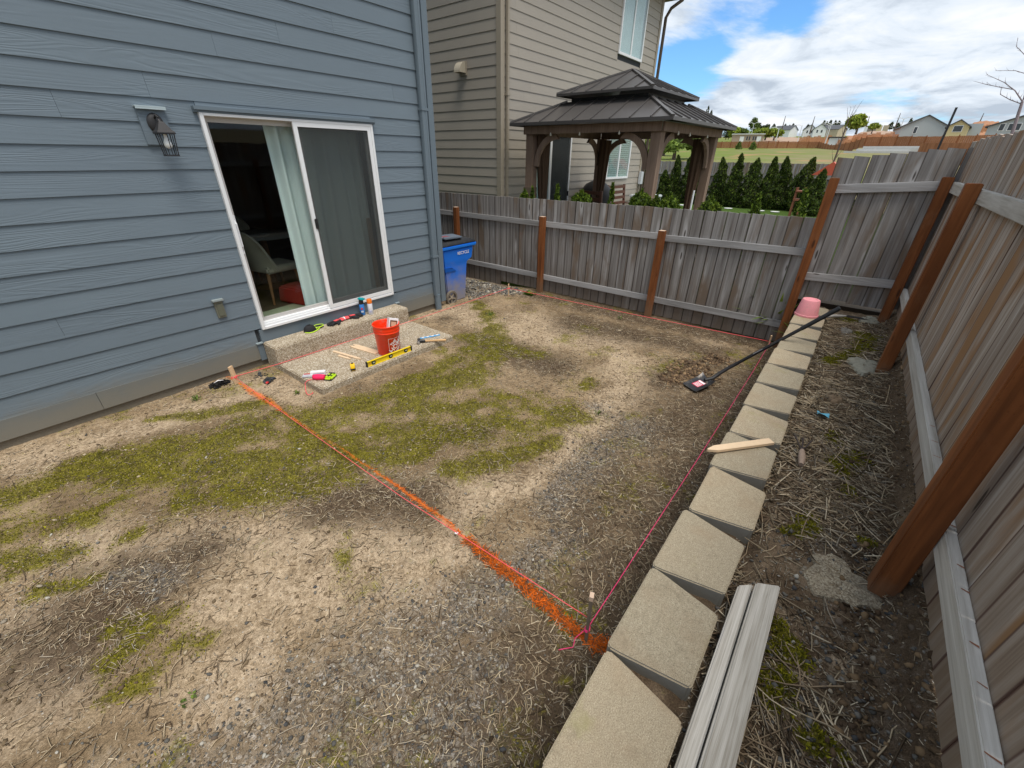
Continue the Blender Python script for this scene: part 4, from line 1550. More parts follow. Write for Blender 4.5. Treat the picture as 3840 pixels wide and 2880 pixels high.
pts = sample(900, -0.4, 6.1, -5.0, -4.78, lambda X, Y: np.clip(0.2 + np.abs(((X - 0.47) / 0.436 + 0.5) % 1 - 0.5) * -6 + 1.1, 0, 1) * (Y < -4.8))
n = len(pts)
ln = NR.uniform(0.015, 0.09, n)
o = straw('joint_litter', pts, ln, np.clip(ln * 0.06, 0.0015, 0.004), P_STRAW[NR.choice(7, n)] * NR.uniform(0.4, 1.1, (n, 1)), lambda X, Y: 0.205 + 0 * X + 0.03 * vnoise(X * 20, Y * 20, 5), tilt=0.35)
tag(o, 'dry straw caught in the wedge gaps between wall blocks', 'straw')

# ------------------------------------------------------------------ fences
def picket_mesh(h, wd_, th, axis, seed):
    """axis = direction of the width; slight cup and ragged ends"""
    r = random.Random(seed)
    mb = MB()
    n = 6
    vs = []
    a = wd_ / 2
    for i in range(n + 1):
        z = h * i / n
        dx = r.uniform(-0.0016, 0.0016)
        da = r.uniform(-0.001, 0.001)
        dt = r.uniform(-0.0015, 0.0015)
        tz = r.uniform(-0.004, 0.004) if i in (0, n) else 0
        for sx, sy in ((-1, -1), (1, -1), (1, 1), (-1, 1)):
            p = (sx * (a + da) + dx, sy * th / 2 + dt + (0.002 if sx > 0 else 0), z + tz * sx)
            vs.append(p if axis == 'x' else (p[1], p[0], p[2]))
    fs = [(3, 2, 1, 0), tuple(4 * n + k for k in range(4))]
    for i in range(n):
        for k in range(4):
            fs.append((4 * i + k, 4 * i + (k + 1) % 4, 4 * i + 4 + (k + 1) % 4, 4 * i + 4 + k))
    mb.add(vs, fs)
    return mb.mesh('picket', (0, 0, 0))


def post_mb(x0, x1, y0, y1, z0, z1):
    mb = MB()
    mb.box(x0, x1, y0, y1, z0, z1)
    return mb


fence = thing('dividing_fence', (6.2, -1.5, -0.27), 'weathered grey board fence with orange-brown posts between the two yards', 'fence')
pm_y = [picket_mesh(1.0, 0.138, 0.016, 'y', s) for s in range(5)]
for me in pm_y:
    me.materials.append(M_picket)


def put_pickets(parent, meshes, along, a0, a1, other, zb, zt, pitch=0.1405, jit=0.004, lean=0.0):
    a = a0
    i = 0
    while (a < a1):
        o = link('picket', meshes[R.randrange(len(meshes))], None, parent)
        b = zb(a)
        tt = zt(a) + R.uniform(-jit, jit)
        loc = Vector((other + R.uniform(-0.0015, 0.0015), a, b)) if along == 'y' else Vector((a, other + R.uniform(-0.0015, 0.0015), b))
        o.location = loc - worldloc(parent)
        o.scale = (1, 1, tt - b)
        tw = R.uniform(-0.012, 0.012)
        ln_ = R.uniform(-0.003, 0.003) + lean
        o.rotation_euler = (ln_, 0, tw) if along == 'y' else (0, ln_, tw)
        a += pitch + R.uniform(-0.0015, 0.0015)
        i += 1


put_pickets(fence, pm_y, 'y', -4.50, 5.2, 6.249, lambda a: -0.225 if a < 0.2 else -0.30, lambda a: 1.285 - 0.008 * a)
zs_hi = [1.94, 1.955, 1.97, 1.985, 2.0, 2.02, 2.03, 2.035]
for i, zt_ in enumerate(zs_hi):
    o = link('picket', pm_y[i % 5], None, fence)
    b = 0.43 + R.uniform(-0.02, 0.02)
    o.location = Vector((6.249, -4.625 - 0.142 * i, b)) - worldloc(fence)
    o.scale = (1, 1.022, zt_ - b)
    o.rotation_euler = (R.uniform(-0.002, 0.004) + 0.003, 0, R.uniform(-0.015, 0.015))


def rail(parent, along, a0, a1, o0, o1, z0, z1, mat, dz=0.0):
    mb = MB()
    if along == 'y':
        mb.add([(o0, a0, z0), (o1, a0, z0), (o1, a1, z0 + dz), (o0, a1, z0 + dz), (o0, a0, z1), (o1, a0, z1), (o1, a1, z1 + dz), (o0, a1, z1 + dz)],
               [(0, 3, 2, 1), (4, 5, 6, 7), (0, 1, 5, 4), (1, 2, 6, 5), (2, 3, 7, 6), (3, 0, 4, 7)])
    else:
        mb.add([(a0, o0, z0), (a1, o0, z0 + dz), (a1, o1, z0 + dz), (a0, o1, z0), (a0, o0, z1), (a1, o0, z1 + dz), (a1, o1, z1 + dz), (a0, o1, z1)],
               [(0, 3, 2, 1), (4, 5, 6, 7), (0, 1, 5, 4), (1, 2, 6, 5), (2, 3, 7, 6), (3, 0, 4, 7)])
    return mb.build('rail', mat, parent, 0.004)


rail(fence, 'y', -4.56, -2.82, 6.202, 6.239, 0.90, 0.985, M_rail_y, -0.025)
rail(fence, 'y', -2.815, -0.78, 6.202, 6.239, 0.888, 0.975, M_rail_y, -0.018)
rail(fence, 'y', -0.775, 5.2, 6.202, 6.239, 0.868, 0.955, M_rail_y, 0.0)
rail(fence, 'y', -4.56, -2.82, 6.202, 6.239, -0.015, 0.072, M_rail_y, -0.01)
rail(fence, 'y', -2.815, -0.78, 6.202, 6.239, -0.02, 0.066, M_rail_y, 0.0)
rail(fence, 'y', -0.775, 5.2, 6.202, 6.239, -0.012, 0.075, M_rail_y, 0.0)
rail(fence, 'y', -5.56, -4.60, 6.202, 6.239, 1.665, 1.755, M_rail_y, -0.075)
rail(fence, 'y', -5.56, -4.60, 6.202, 6.239, 0.675, 0.765, M_rail_y, -0.05)
for y, zt_, zb in ((-0.733, 1.035, -0.45), (-2.773, 1.02, -0.45), (1.30, 1.04, -0.5), (3.4, 1.04, -0.5), (-4.556, 1.745, -0.45)):
    p = post_mb(6.110, 6.200, y - 0.089, y, zb, zt_).build('post', M_post, fence, 0.004)
    mb = MB()
    mb.box(6.114, 6.196, y - 0.085, y - 0.004, zt_ - 0.001, zt_ + 0.003)
    mb.build('post_cut_end', M_cut if zt_ < 1.5 else M_post, p)

bf = thing('back_fence', (2.5, -5.6, 0.3), 'tall weathered board fence with red-brown posts along the raised bed', 'fence')
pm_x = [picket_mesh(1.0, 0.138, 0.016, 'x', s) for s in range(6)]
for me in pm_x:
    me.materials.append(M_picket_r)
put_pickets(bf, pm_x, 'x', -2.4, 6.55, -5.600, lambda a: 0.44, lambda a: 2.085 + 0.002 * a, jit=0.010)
for a0, a1 in ((-2.5, 1.90), (1.904, 4.55), (4.553, 6.15)):
    for z in (1.655, 0.612):
        rail(bf, 'x', a0, a1, -5.590, -5.552, z + R.uniform(-0.004, 0.004), z + 0.092, M_rail_x)
for x in (1.855, 4.505, 6.105, -0.75):
    p = post_mb(x, x + 0.089, -5.550, -5.460, -0.1, 1.785).build('post', M_post, bf, 0.005)
# brown drip stains on the near lower rail: flat print
M_stain = plain('rail_drip_stain', (0.34, 0.15, 0.09), 0.9, var=0.2)
for i in range(16):
    x = 0.2 + i * 0.17 + R.uniform(-0.04, 0.04)
    mb = MB()
    y0_ = -5.5875 + R.uniform(0, 0.005)
    y1_ = y0_ + R.uniform(0.018, 0.032)
    w0 = R.uniform(0.003, 0.007)
    mb.add([(x - w0 * 0.4, y0_, 0.7052), (x + w0, y0_, 0.7052), (x + 0.008 + w0 * 0.4, y1_, 0.7052), (x + 0.006, y1_, 0.7052)], [(0, 1, 2, 3)])
    mb.build('drip_stain', M_stain, bf)

# post footings
def lump(name, cx, cy, cz, rx, ry, h, seed, mat, label, cat):
    r = np.random.default_rng(seed)
    mb = MB()
    n = 26
    ph = r.uniform(0, 6, 4)

    def f(u, v):
        a = u * 2 * math.pi
        rr = (1 + 0.18 * math.sin(3 * a + ph[0]) + 0.10 * math.sin(7 * a + ph[1]) + 0.06 * math.sin(11 * a + ph[2]))
        k = 1 - v
        z = h * (1 - k ** 6) + 0.012 * math.sin(9 * a * k + ph[3]) * v
        if v == 0:
            z = -0.03
        return (cx + rx * rr * k * math.cos(a), cy + ry * rr * k * math.sin(a), cz + z)
    mb.grid(f, n, 7)
    return tag(mb.build(name, mat, None, smooth=True), label, cat)


M_ash = plain('grey_rough_concrete', (0.30, 0.285, 0.225), 0.95, var=0.35, nscale=45, bump=1.0)
lump('post_footing', 1.84, -5.36, 0.280, 0.15, 0.15, 0.014, 3, M_footing, 'rough tan concrete footing at the foot of the nearest fence post', 'footing')
lump('post_footing', 4.60, -5.38, 0.29, 0.20, 0.13, 0.035, 5, M_ash, 'flat grey broken concrete lump at the middle fence post', 'footing')
lump('post_footing', 6.14, -5.40, 0.29, 0.16, 0.10, 0.03, 8, M_ash, 'grey concrete lump at the corner fence post', 'footing')
lump('dirt_clod', 3.70, -5.22, 0.29, 0.07, 0.05, 0.03, 9, plain('clod_soil', (0.21, 0.15, 0.095), 0.95, var=0.3, nscale=40, bump=1), 'tan clod of soil in the middle of the raised bed', 'clod')
lump('dirt_clod', 5.55, -5.20, 0.29, 0.12, 0.06, 0.025, 10, plain('clod_soil2', (0.20, 0.185, 0.16), 0.95, var=0.3, nscale=40, bump=1), 'flat grey-brown clod near the fork in the bed corner', 'clod')

# two grey boards lying along the block wall
for (nm, y0_, y1_, z0_, z1_, xe, lab) in (('board', -5.062, -5.012, 0.285, 0.345, 1.53, 'narrow lower grey lumber piece against the blocks'),
                                     ('board', -5.150, -5.066, 0.285, 0.378, 1.56, 'wider taller grey lumber piece beside the block wall')):
    mb = MB()
    mb.prism([(-1.6, y0_ + 0.02), (xe, y0_), (xe - 0.045, y1_), (-1.6, y1_ + 0.02)], z1_ - z0_, None, (0, 0, z0_))
    tag(mb.build(nm, M_plank, None, 0.006), lab, 'board', 'old boards lying along the wall')

# ------------------------------------------------------------------ neighbour house
nb = thing('neighbor_house', (11, 1.42, -0.1), 'tan two-storey clapboard house beyond the dividing fence', 'house')
YN, XN = 1.42, 7.72
PH = 0.0976 - CO
jn = random.Random(5)
W_UP = (12.61, 14.10, 4.33, 5.85)
W_LO = (12.64, 14.17, 1.33, 2.62)
D_N = (8.92, 10.54, 0.02, 2.40)
for k in range(0, 34):
    z0 = PH + k * CO
    z1 = z0 + CO
    spans = [(XN + 0.12, 15.08)]
    for (a, b, c, d) in (W_UP, W_LO, D_N):
        if z1 > c + 0.03 and z0 < d - 0.03:
            ns = []
            for p, q in spans:
                if a > p and b < q:
                    ns += [(p, a), (b, q)]
                else:
                    ns.append((p, q))
            spans = ns
    off = jn.uniform(0, 3.6)
    for p, q in spans:
        cuts = [p]
        x = XN + off
        while x < q:
            if x > p + 0.3 and x < q - 0.3:
                cuts.append(x)
            x += 3.66
        cuts.append(q)
        for u_, v_ in zip(cuts[:-1], cuts[1:]):
            siding_board(M_tan, nb, u_ + 0.0012, v_ - 0.0012, z0, z1, YN)
    siding_board(M_tan, nb, YN + 0.10, YN + 5.4 + (k % 3) * 0.5, z0, z1, XN, 'y')
mb = MB()
mb.box(XN - 0.014, XN + 0.0, YN + 0.0, YN + 0.10, PH, 6.0)
mb.box(XN - 0.014, XN + 0.10, YN - 0.016, YN + 0.0, PH, 6.0)
mb.build('corner_board', M_tantrim, nb)
mb = MB()
mb.box(15.08, 15.20, YN - 0.016, YN + 0.1, PH, 6.0)
mb.build('corner_board', M_tantrim, nb)
mb = MB()
mb.box(XN + 0.13, XN + 0.20, YN - 0.075, YN - 0.014, PH, 5.9)
mb.build('downspout', M_tantrim, nb, 0.008)
mb = MB()
mb.box(XN + 0.12, XN + 0.21, YN - 0.082, YN - 0.004, 2.98, 3.02)
mb.build('downspout_strap', M_tantrim, nb)
M_brownds = plain('dark_brown_gutter', (0.10, 0.075, 0.055), 0.45)
mb = MB()
mb.tube([(15.33, 1.36, -0.1), (15.33, 1.36, 5.55), (15.36, 1.25, 5.75), (15.45, 0.98, 5.92), (15.45, 0.95, 6.0)], 0.045, 10)
mb.build('downspout', M_brownds, nb, smooth=True)
mb = MB()
mb.box(XN + 0.03, 15.18, YN + 0.03, YN + 7.0, -0.4, 6.0)
sh = mb.build('wall_core', M_sheath, nb)
mb = MB()
mb.box(15.2, 15.26, YN + 0.03, YN + 7.0, -0.4, 6.0)
mb.build('side_wall', M_tantrim, nb)
mb = MB()
mb.box(XN - 0.3, 15.7, YN - 0.45, YN + 7.4, 6.0, 6.16)
mb.build('eave', M_brownds, nb)
mb = MB()
mb.prism([(YN - 0.45, 6.165), (YN + 7.4, 6.165), (YN + 3.5, 8.2)], 8.0, Matrix(((0, 0, 1), (1, 0, 0), (0, 1, 0))), (XN - 0.3, 0, 0))
mb.build('roof', M_roof, nb)


def win(parent, a, b, c, d, y, name='window', blinds=False, split=0.5, curt=False):
    e = bpy.data.objects.new(name, None)
    COL.objects.link(e)
    e.parent = parent
    e.location = Vector(((a + b) / 2, y, c)) - worldloc(parent)
    w_ = 0.055
    mb = MB()
    mb.box(a, a + w_, y - 0.03, y + 0.02, c, d)
    mb.box(b - w_, b, y - 0.03, y + 0.02, c, d)
    mb.box(a + w_, b - w_, y - 0.03, y + 0.02, d - w_, d)
    mb.box(a + w_, b - w_, y - 0.03, y + 0.02, c, c + w_)
    m_ = a + (b - a) * split
    mb.box(m_ - 0.03, m_ + 0.03, y - 0.022, y + 0.02, c + w_, d - w_)
    mb.build('frame', M_white, e)
    mb = MB()
    mb.box(a + w_, m_ - 0.03, y - 0.004, y + 0.0, c + w_, d - w_)
    mb.build('pane', M_glass2, e)
    mb = MB()
    mb.box(m_ + 0.03, b - w_, y - 0.014, y - 0.010, c + w_, d - w_)
    mb.build('pane', M_glass2, e)
    if blinds:
        n_ = int((d - c) / 0.055)
        for i in range(n_):
            mb = MB()
            mb.obox(((a + b) / 2, y + 0.019, c + 0.06 + i * 0.055), (b - a - 0.12, 0.012, 0.045), rot('X', 14))
            mb.build('blind_slat', M_blind, e)
    if curt:
        curtain_mb(a + 0.07, b - 0.07, y + 0.018, c + 0.06, d - 0.06, 0.006, 14, 90).build('curtain', M_blind, e, smooth='all')


M_blind = plain('pale_blind', (0.78, 0.82, 0.80), 0.7, var=0.03)
win(nb, *W_UP, YN, curt=True)
win(nb, *W_LO, YN, blinds=True)
# neighbour sliding door
e = bpy.data.objects.new('sliding_door', None)
COL.objects.link(e)
e.parent = nb
e.location = Vector((9.7, YN, 0.0)) - worldloc(nb)
mb = MB()
a, b, c, d = D_N
mb.box(a, a + 0.05, YN - 0.03, YN + 0.02, c, d)
mb.box(b - 0.05, b, YN - 0.03, YN + 0.02, c, d)
mb.box(a + 0.05, b - 0.05, YN - 0.03, YN + 0.02, d - 0.05, d)
mb.box(a + 0.05, b - 0.05, YN - 0.03, YN + 0.02, c, c + 0.06)
mb.box(9.575, 9.635, YN - 0.034, YN + 0.02, c + 0.06, d - 0.05)
mb.build('frame', M_white, e)
mb = MB()
mb.box(a + 0.05, 9.575, YN - 0.006, YN - 0.001, c + 0.06, d - 0.05)
mb.build('pane', M_glass2, e)
mb = MB()
mb.box(9.635, b - 0.05, YN - 0.016, YN - 0.011, c + 0.06, d - 0.05)
mb.build('screen_mesh', M_screen, e)
curtain_mb(a + 0.08, 9.56, YN + 0.018, c + 0.08, d - 0.08, 0.008, 6, 60).build('curtain', M_curtain, e, smooth='all')
mb = MB()
mb.box(10.47, 10.50, YN - 0.05, YN - 0.02, 1.0, 1.12)
mb.build('latch', M_black, e)
# vent hood
mb = MB()
mb.box(XN - 0.03, XN + 0.0, 2.31, 2.51, 3.36, 3.60)
v1 = mb.build('vent_plate', M_tantrim, nb, 0.004)
mb = MB()


def vh(u, v):
    a_ = u * math.pi / 2
    return (XN - 0.03 - 0.17 * math.sin(a_), 2.325 + 0.17 * v, 3.40 + 0.19 * math.cos(a_) * 1.0)


mb.grid(vh, 8, 1)
mb.add([vh(i / 8, 0) for i in range(9)] + [(XN - 0.03, 2.325, 3.40)], [tuple(range(10))])
mb.add([vh(i / 8, 1) for i in range(9)] + [(XN - 0.03, 2.495, 3.40)], [tuple(range(10))])
mb.build('vent_hood', plain('tan_vent', (0.44, 0.39, 0.30), 0.5), nb)
mb = MB()
mb.box(15.06, 15.24, YN - 0.12, YN - 0.02, 1.12, 1.50)
mb.build('electric_meter', plain('meter_grey', (0.55, 0.58, 0.6), 0.4), nb, 0.01)
mb = MB()
mb.tube([(15.15, YN - 0.06, 1.12), (15.15, YN - 0.06, -0.1)], 0.02, 8)
mb.build('conduit', M_tantrim, nb)

# ------------------------------------------------------------------ gazebo
GA = math.radians(-2.2)
GC = Vector((9.31, -0.60, -0.06))
gz = thing('gazebo', GC, 'two-tier dark metal roof gazebo on brown timber posts behind the fence', 'gazebo')
gm = Matrix.Rotation(GA, 3, 'Z')
M_gwood = wood('gazebo_timber', 'z', [(0.3, (0.17, 0.112, 0.082)), (0.5, (0.25, 0.172, 0.128)), (0.7, (0.32, 0.23, 0.178))], knots=False, bump=0.2)
M_groof = plain('dark_standing_seam', (0.10, 0.092, 0.088), 0.38, 0.5, metal=0.35, var=0.08, nscale=8, bump=0)


def GW(x, y, z):
    v = gm @ Vector((x, y, 0)) + GC
    return (v.x, v.y, z)


def gbox(x0, x1, y0, y1, z0, z1):
    mb = MB()
    mb.add([GW(x0, y0, z0), GW(x1, y0, z0), GW(x1, y1, z0), GW(x0, y1, z0), GW(x0, y0, z1), GW(x1, y0, z1), GW(x1, y1, z1), GW(x0, y1, z1)],
           [(0, 3, 2, 1), (4, 5, 6, 7), (0, 1, 5, 4), (1, 2, 6, 5), (2, 3, 7, 6), (3, 0, 4, 7)])
    return mb


HX, HY = 1.52, 1.44
for sx in (-1, 1):
    for sy in (-1, 1):
        cx, cy = sx * (HX - 0.11), sy * (HY - 0.11)
        gbox(cx - 0.088, cx + 0.088, cy - 0.088, cy + 0.088, -0.06, 2.31).build('post', M_gwood, gz, 0.006)
        # curved braces on both sides of the post
        for ax in (0, 1):
            d_ = (-sx, 0) if ax == 0 else (0, -sy)
            pth = []
            for i in range(9):
                a_ = i / 8 * math.pi / 2
                pth.append((0.088 + 0.50 * (1 - math.cos(a_)), 1.74 + 0.57 * math.sin(a_)))
            inn = [(p + 0.10 * (1 - i / 8 * 0.1), q_ - 0.09 * (i / 8) - 0.01) for i, (p, q_) in enumerate(pth)]
            mb = MB()
            n_ = 9
            vs = []
            for off in (-0.03, 0.03):
                for (p, q_) in pth + inn:
                    px_ = cx + d_[0] * p + (0 if ax == 0 else off)
                    py_ = cy + d_[1] * p + (off if ax == 0 else 0)
                    vs.append(GW(px_, py_, min(q_, 2.305)))
            fs = []
            for i in range(n_ - 1):
                for b0 in (0, 2 * n_):
                    fs.append((b0 + i, b0 + i + 1, b0 + n_ + i + 1, b0 + n_ + i))
                fs.append((i, i + 1, 2 * n_ + i + 1, 2 * n_ + i))
                fs.append((n_ + i, n_ + i + 1, 3 * n_ + i + 1, 3 * n_ + i))
            fs.append((0, n_, 3 * n_, 2 * n_))
            fs.append((n_ - 1, 2 * n_ - 1, 4 * n_ - 1, 3 * n_ - 1))
            mb.add(vs, fs)
            mb.build('brace', M_gwood, gz)
for a0, a1, b0, b1 in ((-HX, HX, -HY - 0.03, -HY + 0.01), (-HX, HX, HY - 0.01, HY + 0.03), (-HX - 0.04, -HX + 0.0, -HY + 0.012, HY - 0.012), (HX - 0.0, HX + 0.04, -HY + 0.012, HY - 0.012)):
    gbox(a0, a1, b0, b1, 2.30, 2.44).build('beam', M_gwood, gz, 0.005)


def hip(name, hx0, hy0, z0, hx1, hy1, z1, seams, edge):
    """four panels, each with raised seams, plus an eave fascia"""
    for side in range(4):
        if side == 0:
            A_, B_ = (-hx0, -hy0), (hx0, -hy0)
            C_, D_ = (hx1, -hy1), (-hx1, -hy1)
        elif side == 1:
            A_, B_ = (hx0, -hy0), (hx0, hy0)
            C_, D_ = (hx1, hy1), (hx1, -hy1)
        elif side == 2:
            A_, B_ = (hx0, hy0), (-hx0, hy0)
            C_, D_ = (-hx1, hy1), (hx1, hy1)
        else:
            A_, B_ = (-hx0, hy0), (-hx0, -hy0)
            C_, D_ = (-hx1, -hy1), (-hx1, hy1)
        mb = MB()
        th = 0.012
        vs = [GW(*A_, z0), GW(*B_, z0), GW(*C_, z1), GW(*D_, z1), GW(*A_, z0 - th), GW(*B_, z0 - th), GW(*C_, z1 - th), GW(*D_, z1 - th)]
        mb.add(vs, [(0, 1, 2, 3), (7, 6, 5, 4), (0, 4, 5, 1), (1, 5, 6, 2), (2, 6, 7, 3), (3, 7, 4, 0)])
        p = mb.build('roof_panel', M_groof, gz)
        for i in range(1, seams):
            u = i / seams
            # seam runs straight up the slope until it meets the hip
            ex = A_[0] + (B_[0] - A_[0]) * u
            ey = A_[1] + (B_[1] - A_[1]) * u
            L0 = math.hypot(B_[0] - A_[0], B_[1] - A_[1])
            L1 = math.hypot(C_[0] - D_[0], C_[1] - D_[1])
            inset = (L0 - L1) / 2
            dist = min(u * L0, (1 - u) * L0)
            v = min(1.0, dist / inset) if inset > 0 else 1
            mxm = ((C_[0] + D_[0]) / 2 - (A_[0] + B_[0]) / 2, (C_[1] + D_[1]) / 2 - (A_[1] + B_[1]) / 2)
            tx_, ty_ = ex + mxm[0] * v, ey + mxm[1] * v
            tz_ = z0 + (z1 - z0) * v
            sm = MB()
            p0, p1 = Vector(GW(ex, ey, z0 + 0.012)), Vector(GW(tx_, ty_, tz_ + 0.012))
            m3 = frame(p1 - p0)
            sm.obox((p0 + p1) / 2, ((p1 - p0).length, 0.016, 0.024), m3)
            sm.build('seam', M_groof, p)
    # hip caps
    for sx in (-1, 1):
        for sy in (-1, 1):
            p0, p1 = Vector(GW(sx * hx0, sy * hy0, z0 + 0.015)), Vector(GW(sx * hx1, sy * hy1, z1 + 0.015))
            mb = MB()
            mb.obox((p0 + p1) / 2, ((p1 - p0).length, 0.055, 0.03), frame(p1 - p0))
            mb.build('hip_cap', M_groof, gz)
    mb = MB()
    for a0, a1, b0, b1 in ((-hx0, hx0, -hy0 - 0.012, -hy0 + 0.0), (-hx0, hx0, hy0 - 0.0, hy0 + 0.012), (-hx0 - 0.012, -hx0, -hy0, hy0), (hx0, hx0 + 0.012, -hy0, hy0)):
        g_ = gbox(a0, a1, b0, b1, z0 - edge, z0 + 0.006)
        mb.add(g_.v, g_.f)
    mb.build('fascia', M_groof, gz)


hip('lower', 1.72, 1.66, 2.485, 0.92, 0.86, 2.86, 9, 0.045)
gbox(-0.86, 0.86, -0.80, 0.80, 2.80, 2.92).build('vent_collar', M_black, gz)
hip('upper', 1.12, 0.98, 2.975, 0.02, 0.02, 3.40, 6, 0.035)
gbox(-1.5, 1.5, -1.42, 1.42, 2.455, 2.462).build('ceiling', M_black, gz)
# tied back netting at three posts
for (sx, sy) in ((1, -1), (-1, 1), (1, 1)):
    cx, cy = sx * (HX - 0.30), sy * (HY - 0.30)
    mb = MB()
    pts_ = []
    mb.grid(lambda u, v: GW(cx + (0.06 + 0.11 * abs(v - 0.42) ** 0.7 + 0.018 * math.sin(u * 2 * math.pi * 7)) * math.cos(u * 2 * math.pi) + 0.1 * sx * (1 if v > 0.42 else 0) * (v - 0.42),
                            cy + (0.06 + 0.11 * abs(v - 0.42) ** 0.7 + 0.018 * math.sin(u * 2 * math.pi * 7)) * math.sin(u * 2 * math.pi), -0.05 + 2.33 * v), 56, 14)
    mb.build('netting_curtain', M_gazcurt, gz, smooth='all')
mb = gbox(-HX + 0.0, -HX + 0.20, -HY + 0.0, -HY + 0.21, 0.95, 1.30)
mb.build('post_wrap', plain('khaki_wrap', (0.20, 0.16, 0.11), 0.9), gz, 0.004)
mb = gbox(-HX + 0.0, -HX + 0.20, HY - 0.21, HY, 1.06, 1.34)
mb.build('post_wrap', plain('khaki_wrap2', (0.17, 0.125, 0.085), 0.9), gz, 0.004)
gl = thing('string_lights', GW(0, -HY, 2.24), 'clear globe bulbs strung under the gazebo beams', 'string lights')
for i, (x, y) in enumerate(((-HX - 0.06, 0.75), (-HX - 0.06, 0.1), (-HX - 0.06, -0.7), (-1.0, -HY - 0.07), (-0.45, -HY - 0.07), (0.5, -HY - 0.07))):
    mb = MB()
    mb.lathe([(0.003, 0.04), (0.008, 0.03), (0.009, 0.015), (0.015, 0.008), (0.017, -0.006), (0.012, -0.016), (0.003, -0.020)], 14, GW(x, y, 2.28))
    mb.build('bulb', plain('bulb_glass', (0.75, 0.72, 0.62), 0.15, 0.6, bump=0) if i == 0 else bpy.data.materials['bulb_glass'], gl, smooth=True)

# patio furniture
M_teak = plain('dark_red_teak', (0.11, 0.045, 0.028), 0.5, var=0.2, nscale=20)


def patio_chair(name, x, y, rz, wd_, label, cat):
    t = thing(name, (x, y, -0.06), label, cat, 'slatted patio seats under the gazebo')
    m = Matrix.Rotation(rz, 3, 'Z')
    o_ = Vector((x, y, 0))

    def W(p):
        return m @ Vector(p) + o_
    h = wd_ / 2
    for i in range(6):
        mb = MB()
        mb.obox(W((0, -0.25 + i * 0.1, 0.40)), (wd_ - 0.1, 0.08, 0.025), m)
        mb.build('seat_slat', M_teak, t)
    for i in range(5):
        mb = MB()
        mb.obox(W((0, 0.28 + 0.02 * i, 0.56 + i * 0.145)), (wd_ - 0.12, 0.025, 0.08), m)
        mb.build('back_slat', M_teak, t)
    for sx in (-1, 1):
        mb = MB()
        p0, p1 = W((sx * (h - 0.03), 0.25, -0.06)), W((sx * (h - 0.03), 0.38, 1.20))
        mb.obox((p0 + p1) / 2, (1.26, 0.05, 0.06), frame(p1 - p0, (0, 1, 0)))
        mb.build('rear_leg', M_teak, t)
        mb = MB()
        mb.obox(W((sx * (h - 0.03), -0.28, 0.30)), (0.06, 0.06, 0.72), m)
        mb.build('front_leg', M_teak, t)
        mb = MB()
        mb.obox(W((sx * (h - 0.03), -0.02, 0.675)), (0.07, 0.62, 0.03), m)
        mb.build('armrest', M_teak, t)
    return t


patio_chair('patio_chair', 12.75, 0.70, 0.0, 1.15, 'dark slatted bench against the tan wall, right of the covered grill', 'bench')
patio_chair('patio_chair', 10.45, 0.40, 1.35, 0.72, 'dark slatted armchair side-on, left of the covered grill', 'chair')
mb = MB()
mb.lathe([(0.34, -0.06), (0.36, 0.3), (0.38, 0.72), (0.44, 0.95), (0.42, 1.12), (0.30, 1.27), (0.14, 1.35), (0.04, 1.38)], 22, (11.35, 1.0, 0.0))
rr_ = random.Random(4)
mb.v = [(x + 0.02 * math.sin(z * 17 + x * 9), y + 0.02 * math.cos(z * 13 + y * 20), z) for x, y, z in mb.v]
tag(mb.build('covered_grill', plain('black_vinyl_cover', (0.012, 0.012, 0.014), 0.55, 0.4), None, smooth='all'), 'round grill under a black cover by the tan wall', 'grill')
t = thing('air_conditioner', (14.4, 0.75, -0.15), 'grey air conditioner unit at the far corner of the tan house', 'air conditioner')
mb = MB()
mb.box(14.0, 14.8, 0.4, 1.15, -0.15, 0.78)
mb.build('cabinet', plain('ac_grey', (0.22, 0.23, 0.23), 0.6), t, 0.02)
mb = MB()
mb.box(13.98, 14.82, 0.38, 1.17, 0.782, 0.86)
mb.build('top_cover', plain('ac_top', (0.55, 0.58, 0.6), 0.5), t, 0.02)
mb = MB()
mb.tube([(8.5, -2.45, -0.15), (8.5, -2.45, 1.41)], 0.016, 8)
tag(mb.build('white_pole', M_white), 'thin white pole upright in the lawn beside the gazebo', 'pole')


# ------------------------------------------------------------------ foliage
def leaf_quads(c, n, fn, size, cols, jitter=1.0, up=0.0, thin=0.5):
    """n leaf faces placed by fn(n)->(P, shade 0..1)"""
    P_, sh_ = fn(n)
    n = len(P_)
    d = NR.normal(0, 1, (n, 3))
    d[:, 2] += up
    d /= np.linalg.norm(d, axis=1)[:, None]
    a = np.cross(d, NR.normal(0, 1, (n, 3)))
    a /= np.linalg.norm(a, axis=1)[:, None]
    s = size * NR.uniform(0.6, 1.4, n)
    V_ = np.stack([P_ - a * (s * thin)[:, None], P_ + d * s[:, None] * 0.5 - 0 * a, P_ + a * (s * thin)[:, None], P_ - d * s[:, None] * 0.5], 1)
    V_[:, 1] += d * s[:, None] * 0.5
    C_ = cols[NR.choice(len(cols), n)] * NR.uniform(0.7, 1.3, (n, 1)) * jitter
    return V_.reshape(-1, 3), np.arange(4 * n).reshape(-1, 4), np.repeat(C_, 4, 0)


def add_np(name, packs, mat, parent, loc):
    V_ = np.concatenate([p[0] for p in packs])
    C_ = np.concatenate([p[2] for p in packs])
    off = 0
    Fs = []
    for p in packs:
        Fs.append(p[1] + off)
        off += len(p[0])
    pw = worldloc(parent) if parent is not None else Vector((0, 0, 0))
    V_ = V_ - np.array(loc)[None]
    return npmesh(name, V_, np.concatenate(Fs), mat, col=C_, parent=parent, loc=Vector(loc) - pw)


